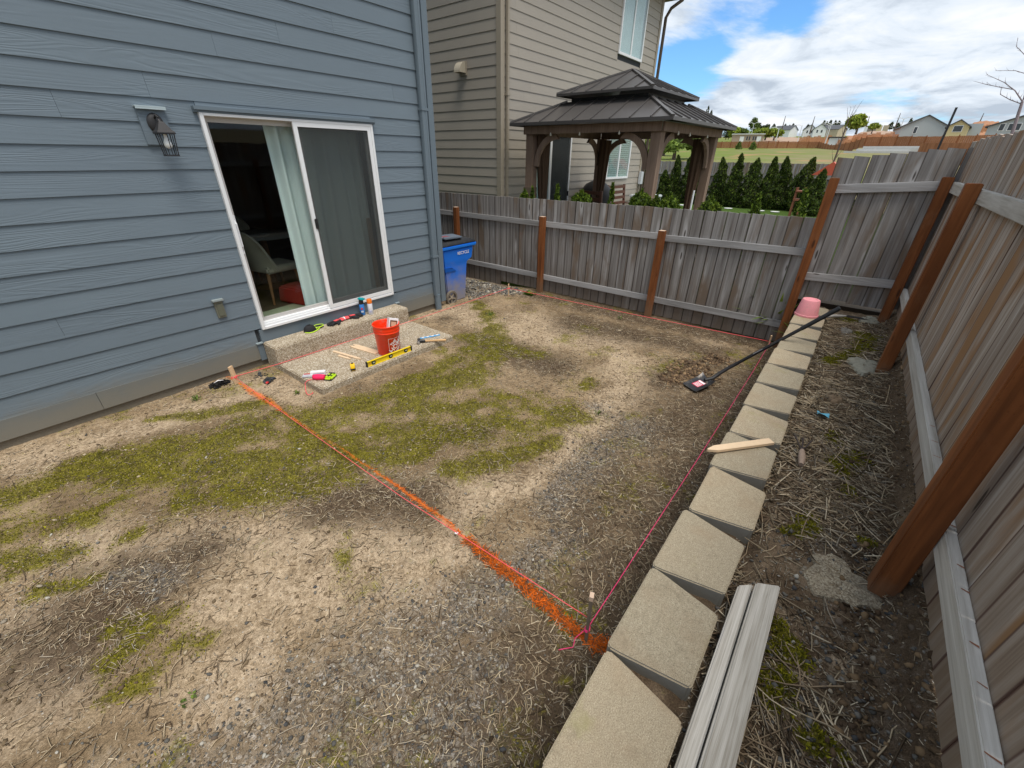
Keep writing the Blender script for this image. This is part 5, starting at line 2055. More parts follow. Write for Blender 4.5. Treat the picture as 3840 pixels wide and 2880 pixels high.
P_ARB = np.array([(0.025, 0.045, 0.010), (0.045, 0.080, 0.013), (0.075, 0.120, 0.018), (0.12, 0.17, 0.022), (0.035, 0.042, 0.012)])
P_ARB2 = np.array([(0.055, 0.10, 0.012), (0.11, 0.17, 0.018), (0.17, 0.24, 0.022), (0.04, 0.065, 0.010)])


def arb_pack(x, y, z0, h, r, n, size, cols, rough=0.25, lean=(0, 0)):
    ph = NR.uniform(0, 6, 5)
    clump = NR.normal(0, 1, (26, 3))

    def fn(n):
        t_ = NR.uniform(0, 1, n) ** 1.15
        a_ = NR.uniform(0, 2 * np.pi, n)
        env = (1 - t_) ** 0.62 * np.minimum(1, (t_ + 0.02) * 7) ** 0.4
        lob = 1 + rough * (np.sin(3 * a_ + 9 * t_ + ph[0]) * 0.5 + np.sin(5 * a_ - 17 * t_ + ph[1]) * 0.35 + np.sin(2 * a_ + 31 * t_ + ph[2]) * 0.4)
        rr = r * env * lob * NR.uniform(0.55, 1.02, n) ** 0.5
        lx = lean[0] * t_ ** 2 + 0.05 * r * np.sin(t_ * 9 + ph[3])
        ly = lean[1] * t_ ** 2 + 0.05 * r * np.cos(t_ * 8 + ph[4])
        P_ = np.stack([x + rr * np.cos(a_) + lx, y + rr * np.sin(a_) + ly, z0 + 0.03 + t_ * h], 1)
        return P_, None
    return leaf_quads(None, n, fn, size, cols, up=1.4, thin=0.35)


def core_cone(x, y, z0, h, r, lean=(0, 0)):
    mb = MB()
    mb.lathe([(r * 0.4, 0.0), (r * 0.72, h * 0.15), (r * 0.62, h * 0.45), (r * 0.36, h * 0.75), (0.01, h * 0.95)], 9, (x, y, z0))
    return mb


M_core = plain('dark_crown_core', (0.030, 0.035, 0.014), 0.95, var=0.3)  # dark colour paints in the shade inside the crowns
arbs = [(4.86, 4.80, 1.95), (3.33, 3.25, 2.0), (2.69, 2.55, 1.9), (3.82, 3.75, 1.3), (1.95, 1.90, 1.78), (1.13, 1.0, 1.92), (0.28, 0.30, 2.07), (-0.45, -0.48, 1.9), (-1.16, -1.2, 1.96), (-1.6, -1.78, 1.98), (-2.6, -2.45, 1.96), (-3.25, -3.2, 1.54), (5.7, 5.7, 1.9), (6.6, 6.6, 1.85), (-4.2, -4.2, 1.9)]
wheres = ['half behind the tan house corner', 'tall, just left of the right gazebo opening', 'pointed, mid gazebo opening', 'short, left in the gazebo opening', 'hidden partly by the gazebo netting', 'slim, right next to the gazebo netting', 'tallest with a bent-over tip', 'broad-shouldered, left of the close pair', 'left one of the close pair', 'right one of the close pair', 'widest, leaning right near the red roof', 'small, beside the fence post', 'behind the tan house', 'farthest left behind the tan house', 'behind the raised fence']
for i, (yt, yb, zt_) in enumerate(arbs):
    x = 24.2 + R.uniform(-0.2, 0.2) - (1.7 if i == 11 else 0)
    h = zt_ + 0.17
    r_ = R.uniform(0.40, 0.49) * (1.35 if i in (10, 7) else 1.0)
    t = thing('arborvitae', (x, yb, -0.16), 'dark arborvitae against the far grey fence, ' + wheres[i], 'arborvitae', 'arborvitae hedge along the far fence')
    pk = [arb_pack(x, yb, -0.16, h, r_, 5200, 0.060, P_ARB, 0.38, (0, yt - yb))]
    add_np('foliage', pk, M_leaf, t, (x, yb, -0.16))
    core_cone(x, yb, -0.16, h * 0.85, r_ * 0.55).build('trunk', M_core, t)  # solid inner cone, coloured as the shaded inside of the crown
shr = [(0.347, 1.30, 0.12, 0), (0.154, 1.357, 0.15, 1), (-0.401, 1.419, 0.17, 1), (-0.918, 1.358, 0.24, 0), (-1.496, 1.486, 0.17, 1), (-2.03, 1.42, 0.22, 0), (-2.29, 1.353, 0.11, 0), (-2.50, 1.385, 0.22, 0), (-3.13, 1.37, 0.20, 0), (-3.75, 1.45, 0.22, 1), (-4.28, 1.53, 0.24, 1)]
shw = ['leftmost, smallest tip by the gazebo post', 'second from left, before the curtain', 'spiky, in front of the neighbour sliding door', 'rounded, left of the slatted armchair', 'tall and narrow, before the slatted bench', 'bushy, in front of the air conditioner', 'thin, close to the gazebo corner post', 'rounded, right of the gazebo corner post', 'small round, under the right gazebo post', 'cone-shaped, in front of the far lawn', 'largest, beside the high fence post']
for i, (y, zt_, r_, cone) in enumerate(shr):
    x = 7.15
    t = thing('shrub', (x, y, -0.15), 'bright green young conifer showing over the fence, ' + shw[i], 'shrub', 'young conifers behind the fence')
    h = zt_ + 0.16
    pk = [arb_pack(x, y, -0.15, h, r_ * 0.85, 1500, 0.042, P_ARB2, 0.3)]
    if not cone:
        def fn(n, x=x, y=y, r_=r_, zt_=zt_):
            d_ = NR.normal(0, 1, (n, 3))
            d_ /= np.linalg.norm(d_, axis=1)[:, None]
            rr = NR.uniform(0.5, 1, n) ** 0.4
            P_ = np.stack([x + d_[:, 0] * r_ * rr * 0.8, y + d_[:, 1] * r_ * rr * 0.8, zt_ - 0.17 + d_[:, 2] * 0.17 * rr], 1)
            return P_, None
        pk.append(leaf_quads(None, 1300, fn, 0.038, P_ARB2, up=0.8, thin=0.35))
    add_np('foliage', pk, M_leaf, t, (x, y, -0.15))
    core_cone(x, y, -0.15, h * 0.8, r_ * 0.45).build('trunk', M_core, t)  # same dark cone inside the shrub, for painted inner shade

# ------------------------------------------------------------------ far grey fence of the neighbour, its saucers
ff = thing('far_board_fence', (25.5, 1.0, -0.15), 'long grey board fence at the back of the neighbour lawn', 'fence')
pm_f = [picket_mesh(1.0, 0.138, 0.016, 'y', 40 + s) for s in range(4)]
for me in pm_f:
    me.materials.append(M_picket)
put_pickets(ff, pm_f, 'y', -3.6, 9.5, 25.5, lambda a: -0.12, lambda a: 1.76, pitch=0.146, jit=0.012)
rail(ff, 'y', -3.7, 9.5, 25.43, 25.488, 1.13, 1.22, M_rail_y)
rail(ff, 'y', -3.7, 9.5, 25.43, 25.488, 0.1, 0.19, M_rail_y)
for i, y in enumerate((3.1, 2.2, 0.75, 0.05, -1.3, -1.9)):
    mb = MB()
    mb.lathe([(0.16, 0.0), (0.19, 0.03), (0.17, 0.035)], 14, (22.9, y, -0.149))
    tag(mb.build('saucer', M_white, None, smooth=True), 'white ring lying on the lawn edge, ' + ['far left under the gazebo roof', 'left of the thin white pole', 'right of the gazebo netting', 'under the bent-over arborvitae', 'right of the round shrub', 'rightmost, near the widest arborvitae'][i], 'edging', 'white rings along the hedge foot')
t = thing('playhouse', (21.5, -2.9, -0.15), 'small playhouse with a red roof in the far lawn corner', 'playhouse')
M_redroof = plain('red_plastic_roof', (0.55, 0.11, 0.06), 0.5)
mb = MB()
mb.prism([(-0.62, 0.0), (0.62, 0.0), (0, 0.50)], 0.9, Matrix(((0, 0, 1), (1, 0, 0), (0, 1, 0))), (23.2, -3.42, 1.36))
mb.build('roof', M_redroof, t)
mb = MB()
mb.box(23.5, 24.0, -3.9, -3.5, -0.15, 1.36)
mb.build('walls', plain('playhouse_tan', (0.35, 0.28, 0.2), 0.6), t)
mb = MB()
mb.box(20.1, 20.5, -3.05, -2.75, 0.55, 0.62)
mb.box(20.1, 20.5, -3.05, -2.75, 0.85, 0.9)
for a_ in (20.12, 20.44):
    for b_ in (-3.03, -2.79):
        mb.box(a_, a_ + 0.05, b_, b_ + 0.05, -0.15, 1.0)
mb.build('shelf_tower', plain('brown_plastic', (0.24, 0.09, 0.05), 0.6), t)


# ------------------------------------------------------------------ far things on the hill
def az(a, r):
    a = math.radians(a)
    return r * math.cos(a), -4.94 + r * math.sin(a)


def elev(tan, r):
    return 1.917 + tan * r


# brown panel fence across the meadow
M_cedar = wood('new_cedar_fence', 'z', [(0.3, (0.20, 0.085, 0.040)), (0.5, (0.30, 0.135, 0.065)), (0.7, (0.42, 0.20, 0.10))], knots=False)
M_cedar2 = wood('fresh_orange_cedar', 'z', [(0.3, (0.34, 0.14, 0.06)), (0.5, (0.46, 0.20, 0.09)), (0.7, (0.58, 0.28, 0.13))], knots=False)
hf_ = thing('hillside_fence', (*az(5, 150), 4.5), 'long brown cedar panel fence crossing the meadow slope', 'fence')
path = [(17.5, 152), (14.5, 150), (10, 150), (5.5, 150), (4.4, 138), (2.9, 128), (1.8, 122), (-0.5, 121), (-3.6, 118), (-8, 116), (-13, 116)]
bots = {17.5: 0.0165, 14.5: 0.0171, 10: 0.0180, 5.5: 0.0168, 4.4: 0.0105, 2.9: 0.0135, 1.8: 0.0208, -0.5: 0.0212, -3.6: 0.0200, -8: 0.0215, -13: 0.022}
for (a0, r0), (a1, r1) in zip(path[:-1], path[1:]):
    x0, y0 = az(a0, r0)
    x1, y1 = az(a1, r1)
    Ln = math.hypot(x1 - x0, y1 - y0)
    n_ = max(1, round(Ln / 2.5))
    for i in range(n_):
        u0, u1 = i / n_, (i + 1) / n_
        p0 = Vector((x0 + (x1 - x0) * u0, y0 + (y1 - y0) * u0, 0))
        p1 = Vector((x0 + (x1 - x0) * u1, y0 + (y1 - y0) * u1, 0))
        um = (u0 + u1) / 2
        zb = elev(bots[a0] + (bots[a1] - bots[a0]) * um, r0 + (r1 - r0) * um)
        mb = MB()
        d_ = (p1 - p0)
        m3 = frame(d_)
        nb_ = 8
        for j in range(nb_):
            c_ = p0 + d_ * ((j + 0.5) / nb_)
            c_.z = zb + 0.78 + 0.02 * math.sin(j * 5)
            mb.obox(c_, (d_.length / nb_ - 0.02, 0.03, 1.75), m3)
        mb.build('fence_panel', M_cedar, hf_)
        mb = MB()
        c_ = p0.copy()
        c_.z = zb + 0.85
        mb.obox(c_, (0.13, 0.13, 2.0), m3)
        mb.build('fence_post', M_post, hf_)
for fi, (a0, a1, r_, t0, t1, n_) in enumerate(((7.3, 4.6, 182, 0.0300, 0.0352, 9), (4.0, 1.9, 150, 0.0262, 0.0318, 8), (2.9, -0.55, 165, 0.0338, 0.0385, 10), (-5.0, -6.3, 230, 0.0430, 0.0475, 5))):
    hf2 = thing('hillside_fence', (*az(a0, r_), elev(t0, r_)), 'fresh orange cedar fence run on the hill, ' + ['below the white gable houses', 'left of the concrete terraces', 'below the cream wall units', 'on the clay slope by the yellow house'][fi], 'fence', 'cedar fences on the hill')
    for i in range(n_):
        p0 = Vector((*az(a0 + (a1 - a0) * i / n_, r_), 0))
        p1 = Vector((*az(a0 + (a1 - a0) * (i + 1) / n_, r_), 0))
        mb = MB()
        c_ = (p0 + p1) / 2
        st_ = 0.25 * ((i * 7) % 3)
        c_.z = (elev(t0, r_) + elev(t1, r_)) / 2 + st_ - 0.6
        for j in range(6):
            q_ = p0.lerp(p1, (j + 0.5) / 6)
            q_.z = c_.z
            mb.obox(q_, ((p1 - p0).length / 6 - 0.03, 0.04, elev(t1, r_) - elev(t0, r_) + 1.0), frame(p1 - p0))
        mb.build('fence_panel', M_cedar2, hf2)
x, y = az(4.1, 152)
t = thing('site_cabin', (x, y, elev(0.0235, 152)), 'small white cabin with a dark roof just behind the brown fence', 'cabin')
mb = MB()
mb.obox((x, y, elev(0.026, 152)), (3, 3.4, 2.2), rot('Z', 4))
mb.build('wall', plain('cabin_white', (0.7, 0.72, 0.74), 0.6), t)
mb = MB()
mb.obox((x, y, elev(0.0335, 152) - 0.05), (3.6, 4.0, 0.16), rot('Z', 4) @ rot('Y', 6))
mb.build('roof', M_roof, t)
# retaining terraces
tw = thing('terrace_wall', (*az(0, 112), 3.4), 'pale stepped concrete terraces below the brown fence', 'retaining wall')
M_conc = plain('pale_concrete', (0.50, 0.50, 0.48), 0.9, var=0.15, nscale=3)
for (a0, a1, r_, zb_, zt_) in ((1.75, -12, 117, 0.0172, 0.0208), (2.2, -12, 115, 0.0138, 0.0172), (3.2, -1.8, 113, 0.010, 0.0138)):
    p0 = Vector((*az(a0, r_), 0))
    p1 = Vector((*az(a1, r_), 0))
    mb = MB()
    c_ = (p0 + p1) / 2
    c_.z = (elev(zb_, r_) + elev(zt_, r_)) / 2 - 0.5
    mb.obox(c_, ((p1 - p0).length, 1.9, elev(zt_, r_) - elev(zb_, r_) + 1.0), frame(p1 - p0))
    mb.build('terrace', M_conc, tw)


def gable_house(name, azc, r, width, depth, hw, hr, zb, face, wall, roof, label, wins=(), group=None, trim=None):
    """face = yaw (deg) of the gable front away from the viewer line"""
    x, y = az(azc, r)
    t = thing(name, (x, y, zb), label, 'house', group)
    m = Matrix.Rotation(math.radians(azc + face), 3, 'Z')   # local -x faces the viewer when face=0

    def W(a_, b_, c_):
        return m @ Vector((a_, b_, 0)) + Vector((x, y, zb + c_))
    mb = MB()
    w2 = width / 2
    vs = []
    for dx in (0, depth):
        vs += [W(dx, -w2, -3), W(dx, w2, -3), W(dx, w2, hw), W(dx, 0, hr), W(dx, -w2, hw)]
    mb.add(vs, [(0, 1, 2, 3, 4), (9, 8, 7, 6, 5), (0, 5, 6, 1), (1, 6, 7, 2), (0, 4, 9, 5)])
    mb.build('wall', wall, t)
    mb = MB()
    ov = 0.45
    k = (hr - hw) / w2
    for s_ in (-1, 1):
        vs = []
        for dx in (-ov, depth + ov):
            vs += [W(dx, s_ * (w2 + ov), hw - k * ov + 0.02), W(dx, 0, hr + 0.02), W(dx, 0, hr + 0.25), W(dx, s_ * (w2 + ov), hw - k * ov + 0.25)]
        mb.add(vs, [(0, 1, 2, 3), (7, 6, 5, 4), (0, 4, 5, 1), (2, 6, 7, 3), (3, 7, 4, 0)])
    mb.build('roof', roof, t)
    for (side, a_, c_, ww, hh) in wins:
        e_ = bpy.data.objects.new('window', None)
        COL.objects.link(e_)
        e_.parent = t
        if side == 'f':
            o_ = W(-0.03, a_, c_)
            mm = m
        else:
            o_ = W(a_, (-1 if side == 'r' else 1) * (w2 + 0.03), c_)
            mm = m @ rot('Z', 90)
        e_.location = o_ - worldloc(t)
        mb = MB()
        mb.obox(o_, (0.10, ww + 0.24, hh + 0.24), mm)
        mb.build('frame', M_white, e_)
        mb = MB()
        mb.obox(o_, (0.16, ww, hh), mm)
        mb.build('pane', M_darkglass, e_)
    return t


M_darkglass = plain('far_window_glass', (0.04, 0.05, 0.06), 0.15, 0.6, bump=0)
M_grw = plain('light_grey_siding', (0.42, 0.46, 0.47), 0.7, var=0.06)
M_yel = plain('pale_yellow_siding', (0.62, 0.53, 0.29), 0.7, var=0.05)
M_wht = plain('white_house_wrap', (0.80, 0.80, 0.82), 0.7, var=0.04)
M_beige = plain('beige_siding', (0.50, 0.43, 0.31), 0.7, var=0.05)
M_manu = plain('brown_panel_wall', (0.40, 0.30, 0.23), 0.7, var=0.05)
M_froof = plain('far_shingle_roof', (0.085, 0.09, 0.10), 0.85, var=0.15, nscale=1)
r_ = 190
gable_house('gable_house', -2.1, r_, 10.6, 14, elev(0.0475, r_) - 6.0, elev(0.0622, r_) - 6.0, 6.0, 8, M_grw, M_froof, 'light grey gable-end house above the brown fence', [('f', 1.8, elev(0.043, r_) - 6.0, 0.7, 1.6)])
r_ = 178
gable_house('gable_house', -4.35, r_, 4.4, 7, elev(0.0465, r_) - 5.8, elev(0.0548, r_) - 5.8, 5.8, -2, M_yel, M_froof, 'pale yellow house front beside the light grey gable wall', [('f', -0.05, elev(0.0438, r_) - 5.8, 1.7, 1.3)])
mb = MB()
x, y = az(-5.3, 186)
mb.obox((x, y, elev(0.036, 186)), (7, 3.6, 4.8), rot('Z', -5))
mb2 = mb
wng = mb.build('entry_wing', M_grw)
tag(wng, 'white trimmed wing right of the pale yellow house', 'house wing')
gable_house('gable_house', -8.2, 150, 10.5, 9, elev(0.0455, 150) - 4.8, elev(0.0585, 150) - 4.8, 4.8, -4, M_grw, M_froof, 'pale grey house at the far right rising over the near fence', [('f', 3.1, elev(0.0445, 150) - 4.8, 0.7, 1.2), ('f', 1.2, elev(0.0445, 150) - 4.8, 1.8, 1.2)])
r_ = 430
zb_ = elev(0.0355, r_)
for i, (a_, wd_, fc, lab) in enumerate(((5.75, 8, 5, 'white wrapped gable house, right one of the new pair'), (6.6, 8, 5, 'white wrapped gable house, left one of the new pair'), (8.0, 11, 60, 'long new house with a dark roof left of the white pair'), (3.9, 16, 70, 'wide beige house right of the new white houses'))):
    hw_ = 5.2 if i < 3 else 3.6
    gable_house('gable_house', a_, r_ + 6 * i, wd_, 14 if i > 1 else 11, hw_, hw_ + 3.0, zb_ + (1.6 if i == 3 else 0), fc, M_wht if i < 3 else M_beige, M_froof, lab,
                [('f', -1.2, 3.6, 1.0, 1.8), ('f', 1.6, 3.6, 1.0, 1.8)] if i < 2 else [('r', 3, 3, 1.5, 1.5), ('r', 8, 3, 1.5, 1.5)], 'new houses on the hill')
# flat building
x, y = az(12.1, 220)
t = thing('site_building', (x, y, elev(0.0225, 220)), 'low brown flat-roofed building with white doors on the meadow edge', 'building')
m3 = rot('Z', 12.1 + 4)
mb = MB()
mb.obox((x, y, elev(0.0305, 220)), (5, 11.4, 4.2), m3)
mb.build('wall', M_manu, t)
mb = MB()
mb.obox((x, y, elev(0.0402, 220)), (5.8, 12.0, 0.25), m3)
mb.build('roof', M_white, t)
for a_, ww in ((2.2, 1.5), (-4.0, 1.5)):
    mb = MB()
    c_ = Vector((x, y, elev(0.0305, 220))) + m3 @ Vector((-2.53, a_, 0))
    mb.obox(c_, (0.1, ww, 2.6), m3)
    mb.build('door', M_white, t)
for a_ in (0.3, -0.6, -2.0, -2.8):
    mb = MB()
    c_ = Vector((x, y, elev(0.0335, 220))) + m3 @ Vector((-2.53, a_, 0))
    mb.obox(c_, (0.1, 0.5, 1.3), m3)
    mb.build('window', M_darkglass, t)
x, y = az(15.6, 230)
mb = MB()
mb.obox((x, y, elev(0.031, 230)), (4, 5, 2.6), rot('Z', 15))
tag(mb.build('site_trailer', M_white, None, 0.05), 'white trailer left of the brown flat-roofed building', 'trailer')
# concrete box units and soil mound
for i, (a_, ww, hh, mat, lab) in enumerate(((2.10, 1.3, 2.0, M_white, 'small white box unit at the left of the row'), (1.62, 5.2, 2.6, plain('taupe_panel', (0.24, 0.21, 0.17), 0.8), 'taupe wall unit in the middle of the row'), (1.1, 2.2, 2.6, M_yel, 'cream wall unit left of its twin'), (0.62, 2.2, 2.6, M_beige, 'cream wall unit at the right end of the row'))):
    x, y = az(a_, 330)
    mb = MB()
    mb.obox((x, y, elev(0.0425, 330) + hh / 2 - 0.5), (4, ww * 1.1, hh + 1), rot('Z', a_))
    tag(mb.build('wall_unit', mat), lab, 'building', 'box units on the building site')


def hill_patch(name, a0, a1, r0, r1, t0, t1, mat, label, cat='soil', seed=1):
    mb = MB()
    rr = np.random.default_rng(seed)
    ph = rr.uniform(0, 6, 3)

    def f(u, v):
        a_ = a0 + (a1 - a0) * u
        r = r0 + (r1 - r0) * v
        x_, y_ = az(a_, r)
        tt = t0 + (t1 - t0) * v + 0.0006 * math.sin(u * 9 + ph[0]) + 0.0003 * math.sin(u * 31 + ph[1])
        e_ = min(u, 1 - u) * 8
        return (x_, y_, elev(tt, r) - (0 if e_ > 1 else (1 - e_) * 1.5))
    mb.grid(f, 30, 4)
    mb.grid(lambda u, v: tuple(np.array(f(u, 0)) - np.array((0, 0, 3.0 * (1 - v)))), 30, 1)
    o = mb.build(name, mat, None, smooth='all')
    o['kind'] = 'structure'
    return o


M_clay = plain('orange_clay', (0.34, 0.165, 0.085), 0.95, var=0.3, nscale=0.3)
M_clay2 = plain('pink_clay', (0.36, 0.25, 0.18), 0.95, var=0.25, nscale=0.3)
hill_patch('clay_bank', 3.9, -0.6, 160, 210, 0.0265, 0.0365, M_clay, '', seed=2)
hill_patch('clay_bank', 7.3, 3.2, 190, 240, 0.0262, 0.0335, M_clay, '', seed=4)
hill_patch('graded_soil', 11.0, 5.0, 240, 330, 0.0265, 0.0350, M_clay2, '', seed=5)
hill_patch('graded_soil', 2.8, -0.5, 240, 320, 0.0370, 0.0425, M_clay2, '', seed=6)
hill_patch('clay_bank', -5.0, -6.9, 230, 300, 0.034, 0.0525, M_clay, '', seed=7)
# street lamps
M_lampp = plain('pale_steel', (0.60, 0.63, 0.64), 0.4)
lamps = [(11.8, 0.0406, 0.0575, 1, 'double-armed lamp above the flat-roofed building, tallest'), (12.05, 0.0406, 0.049, 1, 'shorter lamp left of the double-armed lamp'), (9.37, 0.0239, 0.0492, 0, 'lamp left of the row of new houses'), (7.4, 0.034, 0.053, 0, 'lamp before the dark-roofed new house'),
         (4.98, 0.0299, 0.0547, 1, 'tall lamp right of the white gable pair'), (5.12, 0.036, 0.053, 0, 'slim lamp just left of the tall one'), (-0.45, 0.036, 0.0594, 1, 'lamp left of the light grey gable house')]
for a_, t0, t1, dbl, lab in lamps:
    r = 260 if t0 > 0.03 else 170
    x, y = az(a_, r)
    z0, z1 = elev(t0, r) - 1.5, elev(t1, r)
    t = thing('street_lamp', (x, y, z0), 'pale street ' + lab, 'street lamp', 'street lamps on the hill')
    mb = MB()
    mb.tube([(x, y, z0), (x, y, z1)], [0.17, 0.11], 6)
    mb.build('pole', M_lampp, t)
    for s_ in ((-1, 1) if dbl else (1,)):
        mb = MB()
        mb.tube([(x, y, z1 - 0.3), (x, y + s_ * 1.0, z1 + 0.25), (x, y + s_ * 1.9, z1 + 0.2)], 0.09, 6)
        mb.build('arm', M_lampp, t)
        mb = MB()
        mb.obox((x, y + s_ * 2.1, z1 + 0.16), (0.35, 0.7, 0.16))
        mb.build('lamp_head', M_lampp, t)

P_GRN = np.array([(0.22, 0.29, 0.035), (0.30, 0.37, 0.05), (0.15, 0.21, 0.03), (0.36, 0.42, 0.08)])
P_DGR = np.array([(0.035, 0.055, 0.022), (0.055, 0.075, 0.03), (0.08, 0.10, 0.04)])
P_MID = np.array([(0.11, 0.17, 0.035), (0.17, 0.24, 0.045), (0.08, 0.12, 0.03)])
M_bark = plain('bark', (0.12, 0.09, 0.075), 0.9, var=0.3)
M_purple = plain('sapling_bark', (0.27, 0.22, 0.235), 0.8, var=0.2)


def far_tree(name, a_, r, w_, tb, tt, cols, label, cat='tree', n=900, conif=False, group=None, leaf=None):
    x, y = az(a_, r)
    z0, z1 = elev(tb, r), elev(tt, r)
    h = z1 - z0
    t = thing(name, (x, y, z0), label, cat, group)
    leaf = leaf or w_ * 0.10
    if conif:
        pk = [arb_pack(x, y, z0, h, w_ / 2, n, leaf, cols, 0.4)]
    else:
        pk = []
        lob = NR.normal(0, 1, (9, 3))
        lob /= np.linalg.norm(lob, axis=1)[:, None]
        for L_ in lob:
            c_ = np.array((x, y, z0 + h * 0.58)) + L_ * np.array((w_ * 0.28, w_ * 0.28, h * 0.24))

            def fn(n, c_=c_):
                d_ = NR.normal(0, 1, (n, 3))
                d_ /= np.linalg.norm(d_, axis=1)[:, None]
                return c_ + d_ * (NR.uniform(0, 1, n) ** 0.45)[:, None] * np.array((w_ * 0.24, w_ * 0.24, h * 0.22)), None
            pk.append(leaf_quads(None, n // 9, fn, leaf, cols, NR.uniform(0.8, 1.2)))
    add_np('crown', pk, M_leaf, t, (x, y, z0))
    mb = MB()
    mb.tube([(x, y, z0 - 1), (x, y, z0 + h * (0.85 if conif else 0.5))], [w_ * 0.05, w_ * 0.02], 6)
    mb.build('trunk', M_bark, t)
    return t


far_tree('leafy_tree', 2.75, 250, 9.5, 0.0425, 0.0665, P_GRN, 'lime green spring tree standing above the clay bank', n=2200)
far_tree('leafy_tree', 1.55, 262, 5.0, 0.0425, 0.0545, P_GRN, 'lower lime green tree right of the tall lime tree', n=1000)
far_tree('leafy_tree', 11.75, 300, 6.0, 0.040, 0.0675, P_MID, 'tall rounded tree behind the flat-roofed building', n=1300)
far_tree('pine_tree', 11.3, 310, 6.0, 0.040, 0.058, P_DGR, 'dark pine right of the tall rounded tree', n=1000)
far_tree('leafy_tree', 10.65, 300, 5.5, 0.040, 0.0565, P_DGR, 'dark round tree left of the pointed conifer', n=1000)
far_tree('conifer', 9.9, 330, 3.5, 0.045, 0.056, P_DGR, 'small pointed dark conifer', n=500, conif=True)
for i, (a_, w_, tt) in enumerate(((13.5, 9, 0.052), (12.6, 8, 0.051), (10.4, 9, 0.050), (9.6, 8, 0.049), (11.3, 8, 0.049))):
    far_tree('leafy_tree', a_, 270, w_, 0.034, tt, P_GRN if i != 1 else P_MID, 'yellow-green tree in the belt behind the flat building, ' + ['leftmost', 'second from left, duller', 'right of centre', 'rightmost', 'centre, lowest'][i], n=1200, group='tree belt behind the flat building')
for i, (a_, tt) in enumerate(((18.6, 0.088), (17.6, 0.083), (16.6, 0.086), (16.2, 0.079), (14.2, 0.0555), (13.95, 0.0545))):
    far_tree('conifer', a_, 300, 4.5, 0.035, tt, P_DGR, 'tall dark conifer showing past the gazebo roof, ' + ['leftmost', 'second', 'third', 'fourth, shorter', 'small one at the roof tip', 'smallest at the roof tip'][i], n=900, conif=True, group='conifers beyond the gazebo')
for i, (a_, tt) in enumerate(((5.63, 0.0592), (5.35, 0.0575), (5.1, 0.0595), (4.7, 0.0588), (4.4, 0.0585), (8.9, 0.055), (8.5, 0.0535), (8.2, 0.0555), (6.9, 0.054), (-0.2, 0.053), (0.3, 0.0545), (-1.0, 0.059))):
    far_tree('conifer', a_, 560, 5.0, 0.045, tt, P_DGR, 'distant dark conifer on the skyline, ' + ['left of five above the beige house', 'second of five', 'middle of five', 'fourth of five', 'right of five', 'left above the long new house', 'second above it', 'third above it', 'behind the dark roof', 'left of the grey gable', 'above the cream units', 'touching the grey gable roof'][i], n=260, conif=True, group='skyline conifers', leaf=0.9)
# light green saplings and brush behind the lower meadow, seen under the gazebo roof
for i, (a_, r, w_, tb, tt, c_) in enumerate(((23.5, 70, 6, 0.0, 0.040, P_GRN), (21.2, 66, 6, 0.0, 0.036, P_MID), (19.2, 75, 7, 0.003, 0.043, P_MID), (17.3, 80, 6, 0.006, 0.040, P_MID), (25.5, 70, 6, 0.0, 0.05, P_MID), (20.4, 90, 7, 0.005, 0.045, P_GRN), (27.5, 66, 7, 0.0, 0.05, P_GRN))):
    far_tree('young_tree', a_, r, w_, tb, tt, c_, 'fresh green young tree seen below the gazebo roof, ' + ['yellowish at the corner post', 'duller, right of the corner post', 'full crown left of centre', 'nearest the right netting', 'behind the tan house corner', 'pale, in the gap', 'left, behind the tan house'][i], n=1300, group='young trees beyond the meadow', leaf=0.35)
for i, (a_, r) in enumerate(((12.75, 138), (11.35, 132))):
    far_tree('cedar_shrub', a_, r, 1.7, 0.0158, 0.0275, P_MID, ['small upright shrub in front of the brown fence, left', 'rounder dark shrub in front of the brown fence, right'][i], 'shrub', n=500, conif=True, leaf=0.25)


def bare_tree(name, pts_list, label, mat, group=None):
    base = pts_list[0][0][0]
    t = thing(name, base, label, 'bare tree', group)
    mb = MB()
    p_, r_ = pts_list[0]
    mb.tube(p_, r_, 7)
    mb.build('trunk', mat, t, smooth=True)
    for p_, r_ in pts_list[1:]:
        mb = MB()
        mb.tube(p_, [q_ * 0.62 for q_ in r_], 6)
        mb.build('branch', mat, t, smooth=True)
        # fine twigs leave each branch
        mb = MB()
        for k in range(1, len(p_)):
            a_, b_ = Vector(p_[k - 1]), Vector(p_[k])
            for q_ in (0.3, 0.6, 0.9):
                c_ = a_.lerp(b_, q_)
                d_ = (b_ - a_).normalized()
                e_ = Vector((R.uniform(-1, 1), R.uniform(-1, 1), R.uniform(-0.2, 1))).normalized()
                L_ = (b_ - a_).length * R.uniform(0.25, 0.55)
                mb.tube([c_, c_ + (d_ + e_ * 0.7).normalized() * L_ * 0.5, c_ + (d_ + e_ * 0.8).normalized() * L_ + Vector((0, 0, L_ * 0.1))], [r_[k] * 0.35 + 0.001, r_[k] * 0.25 + 0.001, 0.0008], 4)
        mb.build('twigs', mat, t)
    return t


def PA(a_, tan, r):
    x_, y_ = az(a_, r)
    return (x_, y_, elev(tan, r))


